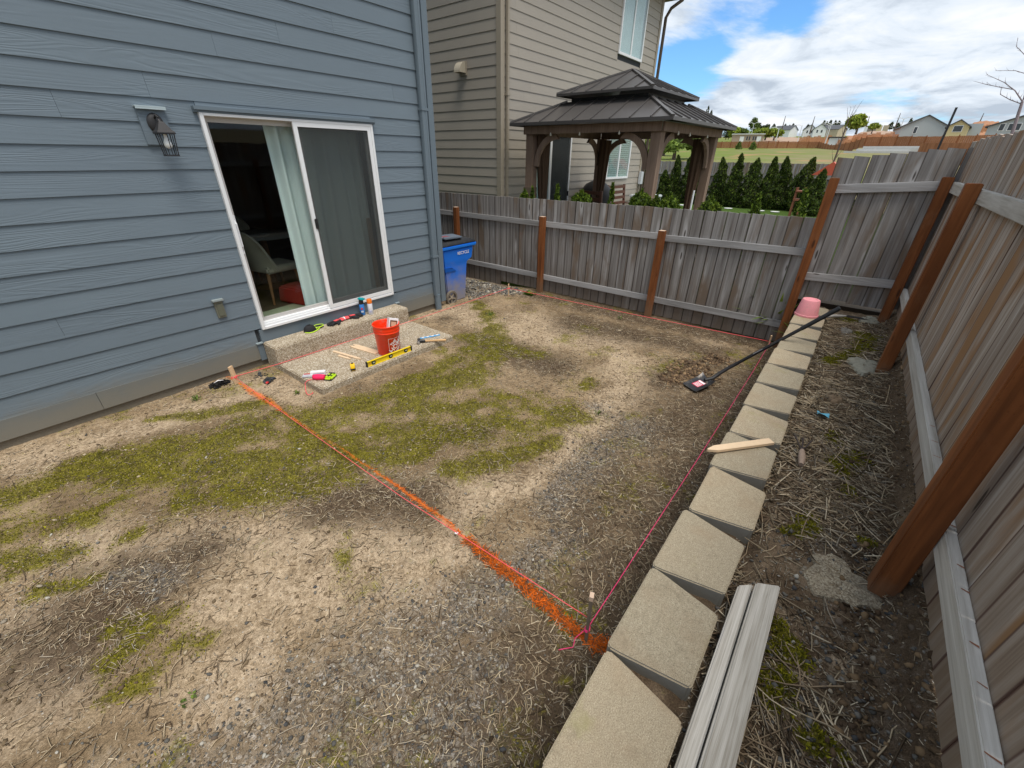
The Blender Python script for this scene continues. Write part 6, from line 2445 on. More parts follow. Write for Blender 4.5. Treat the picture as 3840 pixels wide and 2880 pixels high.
r = 15.0
bare_tree('bare_sapling', [([(*az(-7.95, r), 0.15), PA(-7.86, 0.03, r), PA(-7.6, 0.060, r), PA(-7.47, 0.075, r)], [0.035, 0.032, 0.028, 0.024]),
                           ([PA(-7.47, 0.075, r), PA(-6.75, 0.0884, r), PA(-5.9, 0.099, r), PA(-4.63, 0.1101, r)], [0.022, 0.016, 0.011, 0.005]),
                           ([PA(-6.6, 0.090, r), PA(-5.81, 0.0935, r), PA(-4.9, 0.098, r), PA(-4.11, 0.1027, r)], [0.013, 0.011, 0.008, 0.004]),
                           ([PA(-7.5, 0.072, r), PA(-6.7, 0.078, r), PA(-6.0, 0.085, r), PA(-5.85, 0.094, r)], [0.014, 0.012, 0.009, 0.004]),
                           ([PA(-7.47, 0.075, r), PA(-7.5, 0.095, r), PA(-7.25, 0.105, r), PA(-6.2, 0.112, r), PA(-5.03, 0.1139, r)], [0.018, 0.014, 0.012, 0.009, 0.004]),
                           ([PA(-7.5, 0.09, r), PA(-7.2, 0.115, r), PA(-6.21, 0.1307, r), PA(-5.6, 0.140, r), PA(-5.49, 0.149, r)], [0.014, 0.012, 0.010, 0.007, 0.004]),
                           ([PA(-7.47, 0.075, r), PA(-7.3, 0.09, r), PA(-7.15, 0.101, r)], [0.01, 0.007, 0.003])],
          'leafless grey sapling with long arching branches beyond the fence at the right edge', M_purple)
r = 34.0
br = [([PA(3.78, -0.02, r), PA(3.70, 0.02, r), PA(3.72, 0.045, r), PA(3.68, 0.060, r)], [0.055, 0.045, 0.035, 0.025])]
for a_ in ((3.70, 0.05, 3.85, 0.078), (3.68, 0.058, 3.15, 0.0854), (3.7, 0.055, 4.09, 0.0765), (3.66, 0.06, 3.3, 0.072), (3.7, 0.04, 3.4, 0.056), (3.7, 0.035, 4.0, 0.052), (3.72, 0.025, 3.45, 0.04), (3.72, 0.02, 4.05, 0.036), (3.75, 0.0, 3.3, 0.02), (3.75, -0.005, 4.2, 0.015), (3.68, 0.06, 3.55, 0.08)):
    br.append(([PA(a_[0], a_[1], r), PA((a_[0] + a_[2]) / 2, (a_[1] + a_[3]) / 2 - 0.001, r), PA(a_[2], a_[3], r)], [0.022, 0.015, 0.007]))
bare_tree('bare_sapling', br, 'slender bare sapling rising above the step in the high fence', M_bark)
for i, a_ in enumerate(((9.1, 0.060, 0.068), (6.55, 0.052, 0.0665), (2.15, 0.052, 0.064), (-0.05, 0.054, 0.067), (-5.55, 0.052, 0.063))):
    x, y = az(a_[0], 420)
    mb = MB()
    mb.tube([(x, y, elev(0.040, 420)), (x, y, elev(a_[2], 420))], [0.5, 0.15], 6)
    t = mb.build('tree_snag', M_bark)
    tag(t, 'thin bare snag on the skyline, ' + ['left of the dark-roofed house', 'above the dark roof', 'right of the lime tree', 'left of the grey gable', 'right of the yellow house'][i], 'tree', 'skyline snags')
# dark leaning beam behind the near fence corner
mb = MB()
p0, p1 = Vector(PA(-3.66, 0.012, 13.5)), Vector(PA(-3.68, 0.0492, 13.5))
mb.obox((p0 + p1) / 2, ((p1 - p0).length + 0.6, 0.038, 0.038), frame(p1 - p0, (0, 1, 0)))
tag(mb.build('dark_pole', M_black), 'dark slim pole standing behind the corner of the high fence', 'pole')
mb = MB()
p0, p1 = Vector(PA(-3.8, 0.014, 14)), Vector(PA(-7.2, 0.012, 14))
mb.obox(Vector(PA(-4.8, 0.010, 14)), (0.05, 1.2, 0.42), rot('Z', -4))
tag(mb.build('brown_board_panel', M_cedar), 'short reddish board panel behind the high fence corner', 'panel')

# ------------------------------------------------------------------ small things in the yard
M_string = plain('pink_mason_line', (0.95, 0.12, 0.14), 0.6, var=0.05, bump=0)
M_stringp = plain('hot_pink_line', (0.95, 0.06, 0.22), 0.6, var=0.05, bump=0)


def stake(name, x, y, zt_, label, lean=(0, 0), w_=(0.036, 0.019), rz=0.0, mat=None, zb=-0.30):
    m = Matrix.Rotation(rz, 3, 'Z')
    mb = MB()
    v0, v1 = Vector((x, y, zb)), Vector((x + lean[0], y + lean[1], zt_))
    f_ = frame(v1 - v0, (math.cos(rz), math.sin(rz), 0))
    mb.obox((v0 + v1) / 2, ((v1 - v0).length, w_[1], w_[0]), f_)
    return tag(mb.build(name, mat or M_stake, None, 0.001), label, 'stake', 'survey stakes holding the string line')


stake('wooden_stake', 1.262, -0.250, -0.045, 'new pine stake beside the house wall, left of the slab', (-0.012, 0.01), (0.046, 0.02), 0.5)
stake('wooden_stake', 5.612, -0.492, -0.035, 'pinkish stake in the gravel corner near the blue bin', (0, 0), (0.040, 0.018), 0.6, zb=-0.34)
st_near = stake('wooden_stake', 1.219, -4.500, 0.085, 'weathered thin stake with a pale top beside the near block', (0.004, 0.01), (0.026, 0.016), 0.3, plain('old_stake', (0.17, 0.135, 0.10), 0.9, var=0.3))
mb = MB()
mb.obox((1.223, -4.490, 0.083), (0.030, 0.020, 0.030), rot('Z', 20))
mb.build('pale_tip', M_cut, st_near)
stake('wooden_stake', 5.93, -4.52, -0.05, 'short pine stake by the foot of the high fence post', (0.0, 0.0), (0.034, 0.018), 0.2)


def cord(name, pts, r, mat, label, wig=0.0, parent=None, n=8):
    P_ = []
    for a_, b_ in zip(pts[:-1], pts[1:]):
        a_, b_ = Vector(a_), Vector(b_)
        k = max(2, int((b_ - a_).length / 0.15))
        for i in range(k):
            P_.append(a_.lerp(b_, i / k) + Vector((0, 0, -0.010 * math.sin(math.pi * i / k) * wig)))
    P_.append(Vector(pts[-1]))
    mb = MB()
    mb.tube(P_, r, 5)
    o_ = mb.build(name, mat, parent, smooth='all')
    return tag(o_, label, 'string', 'string line round the marked rectangle') if parent is None else o_


A_ = (1.255, -0.245, -0.165)
B_ = (5.610, -0.495, -0.110)
Cc = (5.93, -4.53, -0.13)
D1 = (1.225, -4.495, -0.085)
D2 = (1.222, -4.495, -0.165)
cord('marking_string', [A_, (1.69, -0.309, -0.160), (3.58, -0.385, -0.150), B_], 0.0032, M_string, 'pink string running past the step from the house stake to the gravel corner', 0)
cord('marking_string', [B_, Cc], 0.0032, M_string, 'pink string along the foot of the dividing fence', 1)
cord('marking_string', [Cc, (5.0, -4.525, -0.19), (3.0, -4.515, -0.185), D2], 0.0026, M_stringp, 'pink string running alongside the block wall', 0)
cord('marking_string', [A_, (1.268, -1.2, -0.215), (1.255, -3.0, -0.21), D1], 0.0024, M_string, 'pink string stretched above the orange painted line', 0)
for nm, p_, rr in (('a', A_, 0.026), ('b', B_, 0.024), ('d', D2, 0.016)):
    mb = MB()
    for k in range(3):
        mb.tube([(p_[0] + rr * math.cos(t_ * math.pi / 6), p_[1] + rr * 0.7 * math.sin(t_ * math.pi / 6), p_[2] - 0.008 + 0.007 * k) for t_ in range(13)], 0.003, 5)
    tag(mb.build('string_knot', M_stringp if nm == 'd' else M_string), {'a': 'pink string wrapped round the stake by the house', 'b': 'pink string wrapped round the stake in the gravel', 'd': 'hot pink string wrapped round the near weathered stake'}[nm], 'string')
cord('string_tail', [(1.222, -4.49, -0.17), (1.17, -4.46, -0.215), (1.135, -4.47, -0.235), (1.10, -4.44, -0.232), (1.08, -4.42, -0.236)], 0.0022, M_stringp, 'loose hot pink string end at the near stake')
mb = MB()
mb.obox((1.262, -2.98 - 0.55, -0.20), (0.014, 0.022, 0.004), rot('Z', 30))
tag(mb.build('string_tag', M_white), 'tiny white tag on the string over the painted line', 'tag')

# bucket
BX, BY, BZ = 2.70, -0.975, -0.172
t = thing('bucket', (BX, BY, BZ), 'orange five-gallon bucket with a white square logo on the slab', 'bucket')
t0_, t1_ = 0.129, 0.149
H = 0.368
mb = MB()


def brad(z):
    return t0_ + (t1_ - t0_) * z / H


mb.lathe([(0.118, 0.0), (t0_, 0.006), (brad(0.27), 0.27), (brad(0.27) + 0.006, 0.274), (brad(0.27) + 0.007, 0.284), (brad(0.29), 0.288), (brad(0.30) + 0.004, 0.304), (brad(0.31) + 0.006, 0.312), (brad(0.32) + 0.001, 0.322),
          (brad(0.345) + 0.003, 0.345), (brad(0.355) + 0.007, 0.355), (t1_ + 0.008, H - 0.004), (t1_ + 0.005, H), (t1_ - 0.001, H - 0.001), (t1_ - 0.003, H - 0.01), (brad(0.2) - 0.003, 0.2), (t0_ - 0.003, 0.012), (0.02, 0.010)], 56, (BX, BY, BZ), None, True, True)
part('body', mb, M_orange, t, 0, 'all')
LC = math.radians(-83)


def wrap(u, v, off=0.0008):
    """u: metres round the bucket from the logo centre, v: height"""
    r_ = brad(v) + off
    a_ = LC + u / 0.138
    return (BX + r_ * math.cos(a_), BY + r_ * math.sin(a_), BZ + v)


mb = MB()
S_ = 0.098
VC = 0.128
for (u0, u1, v0, v1) in ((-S_, S_, VC - 0.092, VC - 0.089), (-S_, S_, VC + 0.089, VC + 0.092), (-S_, -S_ + 0.003, VC - 0.09, VC + 0.09), (S_ - 0.003, S_, VC - 0.09, VC + 0.09)):
    mb.grid(lambda u, v, q=(u0, u1, v0, v1): wrap(q[0] + (q[1] - q[0]) * u, q[2] + (q[3] - q[2]) * v), 16, 8)
part('logo_border', mb, M_print_w, t)


def text_mesh(s_, size, bold=0.0):
    cu = bpy.data.curves.new('t', 'FONT')
    cu.body = s_
    cu.size = size
    cu.align_x = 'CENTER'
    cu.align_y = 'CENTER'
    cu.offset = bold
    cu.resolution_u = 3
    ob = bpy.data.objects.new('t', cu)
    me = bpy.data.meshes.new_from_object(ob)
    bm = bmesh.new()
    bm.from_mesh(me)
    bmesh.ops.triangulate(bm, faces=bm.faces)
    bmesh.ops.subdivide_edges(bm, edges=[e_ for e_ in bm.edges if e_.calc_length() > size * 0.25], cuts=2)
    bmesh.ops.triangulate(bm, faces=bm.faces)
    vs = [tuple(v.co) for v in bm.verts]
    fs = [tuple(v.index for v in f_.verts) for f_ in bm.faces]
    bm.free()
    bpy.data.objects.remove(ob)
    return vs, fs


mb = MB()
ca, sa = math.cos(math.radians(42)), math.sin(math.radians(42))
for s_, size, du, dv in (('THE', 0.048, -0.040, 0.036), ('HOME', 0.082, 0.0, 0.0), ('DEPOT', 0.048, 0.042, -0.040)):
    vs, fs = text_mesh(s_, size, 0.0016)
    mb.add([wrap(x * ca - y * sa + du, x * sa + y * ca + dv + VC, 0.001) for x, y, z in vs], fs)
part('logo_lettering', mb, M_print_w, t)
mb = MB()
mb.tube([(BX + (brad(0.28) + 0.012) * math.cos(a_), BY + (brad(0.28) + 0.012) * math.sin(a_), BZ + 0.296 - 0.07 * math.sin(k * math.pi / 16)) for k, a_ in [(k, math.radians(-35 + k * 180 / 16)) for k in range(17)]], 0.0018, 5)
part('wire_handle', mb, plain('wire_steel', (0.5, 0.3, 0.25), 0.4), t)
t = thing('cardboard_box', (BX + 0.07, BY - 0.02, BZ + 0.1), 'white product box with a cut-out window standing in the orange bucket', 'box')
bm_ = rot('Z', -22) @ rot('Y', 16) @ rot('X', -14)
bc = Vector((BX + 0.065, BY - 0.02, BZ + 0.285))
M_card = plain('white_card', (0.80, 0.79, 0.80), 0.5, var=0.03, bump=0)
mb = MB()
mb.obox(bc, (0.11, 0.085, 0.25), bm_)
part('carton', mb, M_card, t, 0.002)
mb = MB()
mb.obox(bc + bm_ @ Vector((0.0, -0.0435, 0.035)), (0.085, 0.004, 0.13), bm_)
part('window', mb, plain('box_window_brown', (0.16, 0.07, 0.035), 0.4), t, 0.0015)
mb = MB()
mb.obox(bc + bm_ @ Vector((0.0, -0.046, 0.055)), (0.060, 0.004, 0.055), bm_)
part('contents', mb, plain('pine_grey', (0.55, 0.36, 0.24), 0.6), t, 0.0015)
mb = MB()
for i in range(7):
    mb.obox(bc + bm_ @ Vector((-0.018 + i * 0.006, 0.0, 0.1262)), (0.0028, 0.022, 0.001), bm_)
part('barcode', mb, M_black, t)

# spirit level
t = thing('spirit_level', (2.6, -1.13, BZ), 'yellow two-foot spirit level with three vials standing on the slab', 'spirit level')
p0, p1 = Vector((2.275, -1.120, BZ)), Vector((2.90, -1.142, BZ))
fm = frame(p1 - p0)
M_lvl = plain('yellow_paint', (0.80, 0.60, 0.012), 0.35, 0.5, var=0.03, bump=0, dust=0.25)
ctr = (p0 + p1) / 2
Lg = (p1 - p0).length
mb = MB()
mb.obox(ctr + Vector((0, 0, 0.058)), (Lg - 0.03, 0.024, 0.006), fm)
mb.obox(ctr + Vector((0, 0, 0.003)), (Lg - 0.03, 0.024, 0.006), fm)
mb.obox(ctr + Vector((0, 0, 0.0305)), (Lg - 0.03, 0.007, 0.049), fm)
part('beam', mb, M_lvl, t, 0.001)
for s_ in (-1, 1):
    mb = MB()
    mb.obox(ctr + fm @ Vector((s_ * (Lg / 2 - 0.008), 0, 0.0305)), (0.016, 0.026, 0.063), fm)
    part('end_cap', mb, M_black, t, 0.002)
for u in (-0.22, 0.01, 0.225):
    c_ = ctr + fm @ Vector((u, -0.0, 0.031))
    mb = MB()
    mb.lathe([(0.025, -0.009), (0.027, -0.006), (0.027, 0.006), (0.025, 0.009)], 20, c_, fm @ rot('X', 90))
    h_ = part('vial_housing', mb, M_black, t, 0, True)
    mb = MB()
    mb.obox(c_ + fm @ Vector((0, -0.0105, 0)), (0.026, 0.003, 0.013), fm)
    part('vial', mb, plain('vial_green', (0.45, 0.50, 0.32), 0.2, bump=0) if u < -0.2 else bpy.data.materials['vial_green'], h_, 0.001)
    if u > -0.3 and u != 0.01:
        mb = MB()
        mb.obox(ctr + fm @ Vector((u + (0.045 if u > 0 else -0.045), -0.0045, 0.03)), (0.016, 0.002, 0.018), fm)
        part('label', mb, plain('orange_label', (0.75, 0.30, 0.03), 0.5) if u < 0 else bpy.data.materials['orange_label'], t)


def tape_measure(name, x, y, rz, c1, c2, label):
    t = thing(name, (x, y, BZ), label, 'tape measure')
    m = rot('Z', rz)
    o_ = Vector((x, y, BZ))
    mb = MB()
    prof = [(a_ * 1.2, b_ * 1.2) for a_, b_ in [(-0.034, 0.0), (0.036, 0.0), (0.038, 0.01), (0.034, 0.036), (0.020, 0.058), (0.0, 0.066), (-0.022, 0.062), (-0.036, 0.044), (-0.039, 0.02)]]
    mm = m @ Matrix(((1, 0, 0), (0, 0, -1), (0, 1, 0)))
    mb.prism(prof, 0.046, mm, o_ + m @ Vector((0, 0.023, 0)))
    part('case', mb, c1, t, 0.004, True)
    mb = MB()
    prof2 = [(a_ * 1.2, b_ * 1.2) for a_, b_ in [(-0.041, 0.010), (-0.012, 0.012), (0.018, 0.012), (0.040, 0.008), (0.041, 0.018), (0.018, 0.030), (0.012, 0.050), (-0.012, 0.052), (-0.016, 0.030), (-0.041, 0.028)]]
    mb.prism(prof2, 0.051, mm, o_ + m @ Vector((0, 0.0255, 0)))
    part('grip', mb, c2, t, 0.002, True)
    mb = MB()
    mb.obox(o_ + m @ Vector((0, 0, 0.077)), (0.028, 0.020, 0.014), m)
    part('lock_button', mb, c2, t, 0.003, True)
    mb = MB()
    mb.obox(o_ + m @ Vector((0.043, 0, 0.008)), (0.010, 0.022, 0.012), m)
    part('hook', mb, M_steel, t)
    return t


M_steel = plain('steel', (0.55, 0.56, 0.58), 0.3, 0.5, metal=0.8, bump=0)
M_yel2 = plain('tape_yellow', (0.85, 0.52, 0.01), 0.4, bump=0)
M_lime = plain('tape_lime', (0.50, 0.72, 0.03), 0.4, bump=0)
tape_measure('tape_measure', 2.15, -1.055, 60, M_yel2, M_black, 'yellow and black tape measure left of the spirit level')
t = thing('tape_measure', (1.885, -1.045, BZ), 'lime green tape measure lying flat with a black cross grip', 'tape measure')
mt = rot('Z', -150)
o_ = Vector((1.885, -1.045, BZ))
mb = MB()
mb.obox(o_ + Vector((0, 0, 0.020)), (0.125, 0.082, 0.040), mt)
part('case', mb, M_lime, t, 0.014, True)
mb = MB()
mb.obox(o_ + Vector((0, 0, 0.041)), (0.080, 0.016, 0.006), mt)
mb.obox(o_ + mt @ Vector((0.012, 0, 0.0412)), (0.017, 0.060, 0.0066), mt)
mb.obox(o_ + mt @ Vector((-0.042, 0, 0.0405)), (0.022, 0.066, 0.0060), mt)
part('grip', mb, M_black, t, 0.002)
mb = MB()
mb.obox(o_ + mt @ Vector((0, 0, 0.010)), (0.130, 0.087, 0.016), mt)
part('lower_rim', mb, M_black, t, 0.006)
# string spool
t = thing('string_spool', (1.80, -0.965, BZ), 'hot pink mason line spool lying left of the lime tape', 'string spool')
sd_ = Vector((0.075, -0.092, 0)).normalized()
fm = frame(sd_)
c_ = Vector((1.797, -0.985, BZ + 0.029))
mz = Matrix((fm.col[1], fm.col[2], fm.col[0])).transposed()
mb = MB()
mb.lathe([(0.02, -0.058), (0.027, -0.052), (0.030, -0.02), (0.0295, 0.02), (0.027, 0.052), (0.02, 0.058)], 20, c_, mz)
part('wound_line', mb, plain('fluor_pink', (0.95, 0.02, 0.12), 0.6, bump=0.0), t, 0, True)
for s_ in (-1, 1):
    mb = MB()
    mb.lathe([(0.014, -0.004), (0.0275, -0.003), (0.0275, 0.003), (0.014, 0.004)], 16, c_ + sd_ * (0.061 * s_), mz)
    part('flange', mb, plain('spool_pink', (0.6, 0.02, 0.08), 0.5), t, 0, True)
cord('string_tail', [(1.765, -0.955, BZ + 0.012), (1.70, -0.915, BZ + 0.006), (1.672, -0.905, BZ - 0.02), (1.655, -0.93, -0.232), (1.625, -0.99, -0.236), (1.605, -1.04, -0.235), (1.60, -1.09, -0.235), (1.645, -1.09, -0.234), (1.66, -1.06, -0.236)], 0.0035, M_string, 'pink string tail trailing from the spool over the slab edge')
# plastic package and small white carton
t = thing('blister_pack', (1.755, -0.84, BZ), 'clear and red plastic package beside the pink spool', 'package')
mb = MB()
mb.obox((1.757, -0.835, BZ + 0.012), (0.12, 0.055, 0.022), rot('Z', -44))
part('clear_shell', mb, plain('clear_plastic', (0.55, 0.56, 0.60), 0.15, 0.6), t, 0.006, True)
mb = MB()
mb.obox((1.775, -0.830, BZ + 0.0255), (0.115, 0.016, 0.004), rot('Z', -40))
part('red_insert', mb, plain('red_card', (0.55, 0.03, 0.06), 0.5), t, 0.001)
t = thing('small_carton', (1.85, -0.86, BZ), 'slim white carton lying behind the pink spool', 'carton')
mb = MB()
mb.obox((1.846, -0.872, BZ + 0.022), (0.15, 0.05, 0.042), rot('Z', -40))
part('carton', mb, M_card, t, 0.002)
mb = MB()
mb.obox((1.838, -0.897, BZ + 0.022), (0.11, 0.0016, 0.012), rot('Z', -40))
part('print', mb, plain('lilac_print', (0.45, 0.35, 0.55), 0.5), t)
# loose stakes on the slab


def loose_stake(x0, y0, x1, y1, label, w_=0.046, z=BZ, th=0.014, dz=0.0, tip=1):
    p0, p1 = Vector((x0, y0, z)), Vector((x1, y1, z))
    Lg = (p1 - p0).length
    m = frame(p1 - p0)
    h = w_ / 2
    poly = [(0, -h * 0.25), (0.06, -h), (Lg, -h), (Lg, h), (0.06, h), (0, h * 0.1)]
    if tip == 2:
        poly = [(0, -h), (Lg - 0.06, -h), (Lg, -h * 0.1), (Lg - 0.06, h), (0, h)]
    mb = MB()
    mb.prism(poly, th, m, p0)
    return tag(mb.build('loose_stake', M_stake_x2, None, 0.0008), label, 'stake', 'spare pine stakes on the slab')


M_stake_x2 = plain('new_pine_plain', (0.72, 0.54, 0.36), 0.75, var=0.12, nscale=25)
loose_stake(2.492, -0.47, 2.560, -0.905, 'pale pine stake left of the bucket, left one of the touching pair')
loose_stake(2.540, -0.465, 2.604, -0.900, 'pale pine stake touching its twin beside the bucket, right one')
loose_stake(2.275, -0.455, 2.355, -0.905, 'longer pale stake of the crossed pair in the slab middle', z=BZ + 0.0005, w_=0.034, tip=2)
loose_stake(2.250, -0.605, 2.285, -0.815, 'shorter pale stake lying under the longer one', w_=0.030, th=0.010, tip=2)
loose_stake(2.320, -4.645, 2.665, -4.935, 'pale pine stake lying across a block of the retaining wall', 0.05, 0.361, 0.018)
# hammer
t = thing('hammer', (3.2, -1.1, BZ), 'steel-headed drilling hammer with a wooden handle at the slab edge', 'hammer')
h0, h1 = Vector((3.105, -1.035, BZ + 0.026)), Vector((3.355, -1.270, BZ + 0.022))
mb = MB()
mb.tube([h0.lerp(h1, 0.22), h0.lerp(h1, 0.45), h0.lerp(h1, 0.75), h0.lerp(h1, 0.97), h1], [0.013, 0.012, 0.015, 0.016, 0.011], 12)
part('handle', mb, plain('ash_handle', (0.58, 0.36, 0.17), 0.5, var=0.15), t, 0, True)
mb = MB()
mb.tube([h0.lerp(h1, -0.02), h0.lerp(h1, 0.24)], [0.019, 0.017], 12)
part('neck_guard', mb, M_black, t, 0, True)
pd = (h1 - h0).cross(Vector((0, 0, 1))).normalized()
mb = MB()
mb.tube([h0 - pd * 0.052, h0 - pd * 0.048, h0 - pd * 0.02, h0 + pd * 0.02, h0 + pd * 0.048, h0 + pd * 0.052], [0.016, 0.021, 0.018, 0.018, 0.021, 0.016], 14)
part('head', mb, plain('dark_steel', (0.10, 0.10, 0.11), 0.35, 0.5, metal=0.6), t, 0, True)
mb = MB()
mb.tube([h0 + pd * 0.050, h0 + pd * 0.0535], [0.018, 0.017], 14)
part('striking_face', mb, M_steel, t, 0, True)
# blue and white strip
t = thing('patterned_strip', (3.33, -0.99, BZ), 'flat blue and white patterned strip behind the hammer', 'packaging strip')
q0, q1 = Vector((3.205, -0.945, BZ + 0.006)), Vector((3.455, -1.045, BZ + 0.006))
fm = frame(q1 - q0)
Lg = (q1 - q0).length
mb = MB()
mb.obox((q0 + q1) / 2, (Lg, 0.036, 0.010), fm)
part('strip', mb, plain('sky_blue_card', (0.15, 0.40, 0.68), 0.5), t, 0.002)
for i in range(4):
    mb = MB()
    mb.obox(q0.lerp(q1, 0.14 + i * 0.24) + Vector((0, 0, 0.0062)), (0.030, 0.020, 0.0022), fm)
    part('white_mark', mb, M_card, t)

# spray cans
for (x, y, c_body, c_cap, lab, wide) in ((2.977, -0.085, plain('blue_can', (0.04, 0.22, 0.62), 0.35, 0.5, bump=0), plain('teal_cap', (0.01, 0.33, 0.36), 0.4, bump=0), 'blue spray can with a black neck and teal trigger on the step', True),
                                   (3.065, -0.140, plain('white_can', (0.72, 0.73, 0.78), 0.3, 0.5, bump=0), plain('orange_cap', (0.85, 0.20, 0.02), 0.4, bump=0), 'white paint can with an orange cap on the step', False)):
    t = thing('spray_can', (x, y, 0.02), lab, 'spray can')
    z = 0.020
    bh = 0.145 if wide else 0.150
    mb = MB()
    mb.lathe([(0.029, 0.0), (0.032, 0.004), (0.0325, bh), (0.029, bh + 0.006)], 24, (x, y, z))
    part('can', mb, c_body, t, 0, True)
    if wide:
        mb = MB()
        mb.lathe([(0.029, bh + 0.0065), (0.031, bh + 0.012), (0.029, bh + 0.05), (0.024, bh + 0.062)], 20, (x, y, z))
        part('neck', mb, M_black, t, 0, True)
        mb = MB()
        mb.obox((x + 0.002, y - 0.012, z + bh + 0.078), (0.062, 0.085, 0.022), rot('Z', 35) @ rot('X', 8))
        part('trigger_cap', mb, c_cap, t, 0.008, True)
        mb = MB()
        mb.obox((x - 0.018, y - 0.0265, z + 0.055), (0.03, 0.004, 0.022), rot('Z', -36))
        part('label_mark', mb, plain('pale_label', (0.6, 0.68, 0.78), 0.5), t)
        mb = MB()
        mb.obox((x - 0.019, y - 0.0270, z + 0.095), (0.024, 0.004, 0.026), rot('Z', -36))
        part('label_mark', mb, plain('red_label', (0.6, 0.05, 0.06), 0.5), t)
    else:
        mb = MB()
        mb.lathe([(0.0335, bh + 0.004), (0.034, bh + 0.008), (0.033, bh + 0.052), (0.030, bh + 0.058)], 24, (x, y, z))
        part('cap', mb, c_cap, t, 0, True)
        mb = MB()
        mb.obox((x - 0.020, y - 0.0265, z + 0.045), (0.034, 0.003, 0.028), rot('Z', -37))
        part('label_mark', mb, plain('grey_label', (0.45, 0.46, 0.6), 0.5), t)


# gloves
def glove(x, y, rz, label, flip=1):
    t = thing('work_glove', (x, y, 0.02), label, 'glove', 'work gloves on the step')
    m = rot('Z', rz)
    o_ = Vector((x, y, 0.02))

    def W(p):
        return o_ + m @ Vector((p[0], p[1] * flip, p[2]))
    mb = MB()

    def f(u, v):
        a_ = u * 2 * math.pi
        w_ = [0.036, 0.040, 0.046, 0.050, 0.046][int(v * 4)]
        th_ = [0.016, 0.016, 0.018, 0.018, 0.013][int(v * 4)]
        return W((-0.05 + 0.115 * v, w_ * math.cos(a_), 0.020 + th_ * math.sin(a_)))
    mb.grid(f, 16, 4)
    mb.add([f(i / 16, 0) for i in range(16)], [tuple(range(16))])
    mb.add([f(i / 16, 1) for i in range(16)], [tuple(range(16))])
    part('palm', mb, M_glove, t, 0, 'all')
    for i, (yy, L_, dx) in enumerate(((-0.034, 0.062, 0.0), (-0.012, 0.078, 0.004), (0.012, 0.074, 0.002), (0.034, 0.058, -0.004))):
        mb = MB()
        b_ = 0.010 if i % 2 else 0.002
        mb.tube([W((0.05, yy, 0.018)), W((0.07 + dx, yy * 1.06, 0.022 + b_)), W((0.07 + L_ * 0.55, yy * 1.15, 0.018 + b_)), W((0.07 + L_ * 0.95, yy * 1.2, 0.012)), W((0.07 + L_, yy * 1.2, 0.011))], [0.011, 0.0125, 0.012, 0.010, 0.005], 8)
        part('finger', mb, M_glove, t, 0, 'all')
    mb = MB()
    mb.tube([W((-0.005, 0.038, 0.018)), W((0.02, 0.062, 0.020)), W((0.055, 0.078, 0.016)), W((0.068, 0.082, 0.014))], [0.014, 0.014, 0.012, 0.006], 8)
    part('thumb', mb, M_glove, t, 0, 'all')
    mb = MB()
    mb.obox(W((0.005, 0.002, 0.0375)), (0.075, 0.050, 0.006), m)
    part('back_panel', mb, M_pinkf, t, 0.003)
    mb = MB()
    mb.grid(lambda u, v: W((-0.105 + 0.058 * v, (0.041 - 0.004 * v) * math.cos(u * 2 * math.pi), 0.021 + 0.018 * math.sin(u * 2 * math.pi))), 16, 3)
    part('cuff', mb, M_pinkf, t, 0, 'all')
    mb = MB()
    mb.grid(lambda u, v: W((-0.112 + 0.010 * v, 0.0425 * math.cos(u * 2 * math.pi), 0.021 + 0.0195 * math.sin(u * 2 * math.pi))), 16, 1)
    part('cuff_trim', mb, M_card, t, 0, 'all')
    return t


M_glove = plain('black_glove_fabric', (0.018, 0.018, 0.02), 0.8, var=0.2)
M_pinkf = plain('coral_glove_fabric', (0.75, 0.09, 0.10), 0.75, var=0.1)
glove(2.585, -0.095, 196, 'black and coral work glove pointing left on the step', 1)
glove(2.815, -0.080, -12, 'black and coral work glove pointing right, next to the blue can', -1)
# padded mask/cap
t = thing('padded_cap', (2.26, -0.09, 0.02), 'black moulded cap with a lime green rim at the left of the step', 'cap')
mb = MB()
mb.grid(lambda u, v: (2.225 + 0.075 * math.cos(u * 2 * math.pi) * math.cos(v * 1.35), -0.095 + 0.062 * math.sin(u * 2 * math.pi) * math.cos(v * 1.35), 0.022 + 0.075 * math.sin(v * 1.5)), 24, 7)
part('crown', mb, M_glove, t, 0, 'all')
mb = MB()
mb.grid(lambda u, v: (2.345 + (0.062 * v) * math.cos(u * 2 * math.pi), -0.072 + 0.045 * v * math.sin(u * 2 * math.pi), 0.026 + 0.020 * v), 20, 2)
part('hollow_side', mb, M_glove, t, 0, 'all')
mb = MB()
mb.tube([(2.345 + 0.066 * math.cos(k * math.pi / 10), -0.072 + 0.048 * math.sin(k * math.pi / 10), 0.045) for k in range(21)], 0.0055, 6)
mb.tube([(2.150, -0.115, 0.026), (2.175, -0.165, 0.026), (2.225, -0.175, 0.026), (2.29, -0.150, 0.028), (2.34, -0.12, 0.036)], 0.0065, 6)
mb.tube([(2.300, -0.040, 0.03), (2.288, -0.085, 0.066), (2.297, -0.135, 0.035)], 0.0045, 6)
part('lime_rim', mb, plain('lime_trim', (0.55, 0.80, 0.05), 0.5, bump=0), t, 0, 'all')

# recycling bin
t = thing('recycling_bin', (4.95, 0.35, -0.30), 'blue wheeled recycling bin with a black lid at the house corner', 'recycling bin')
mb = MB()
y0_, y1_ = 0.05, 0.60


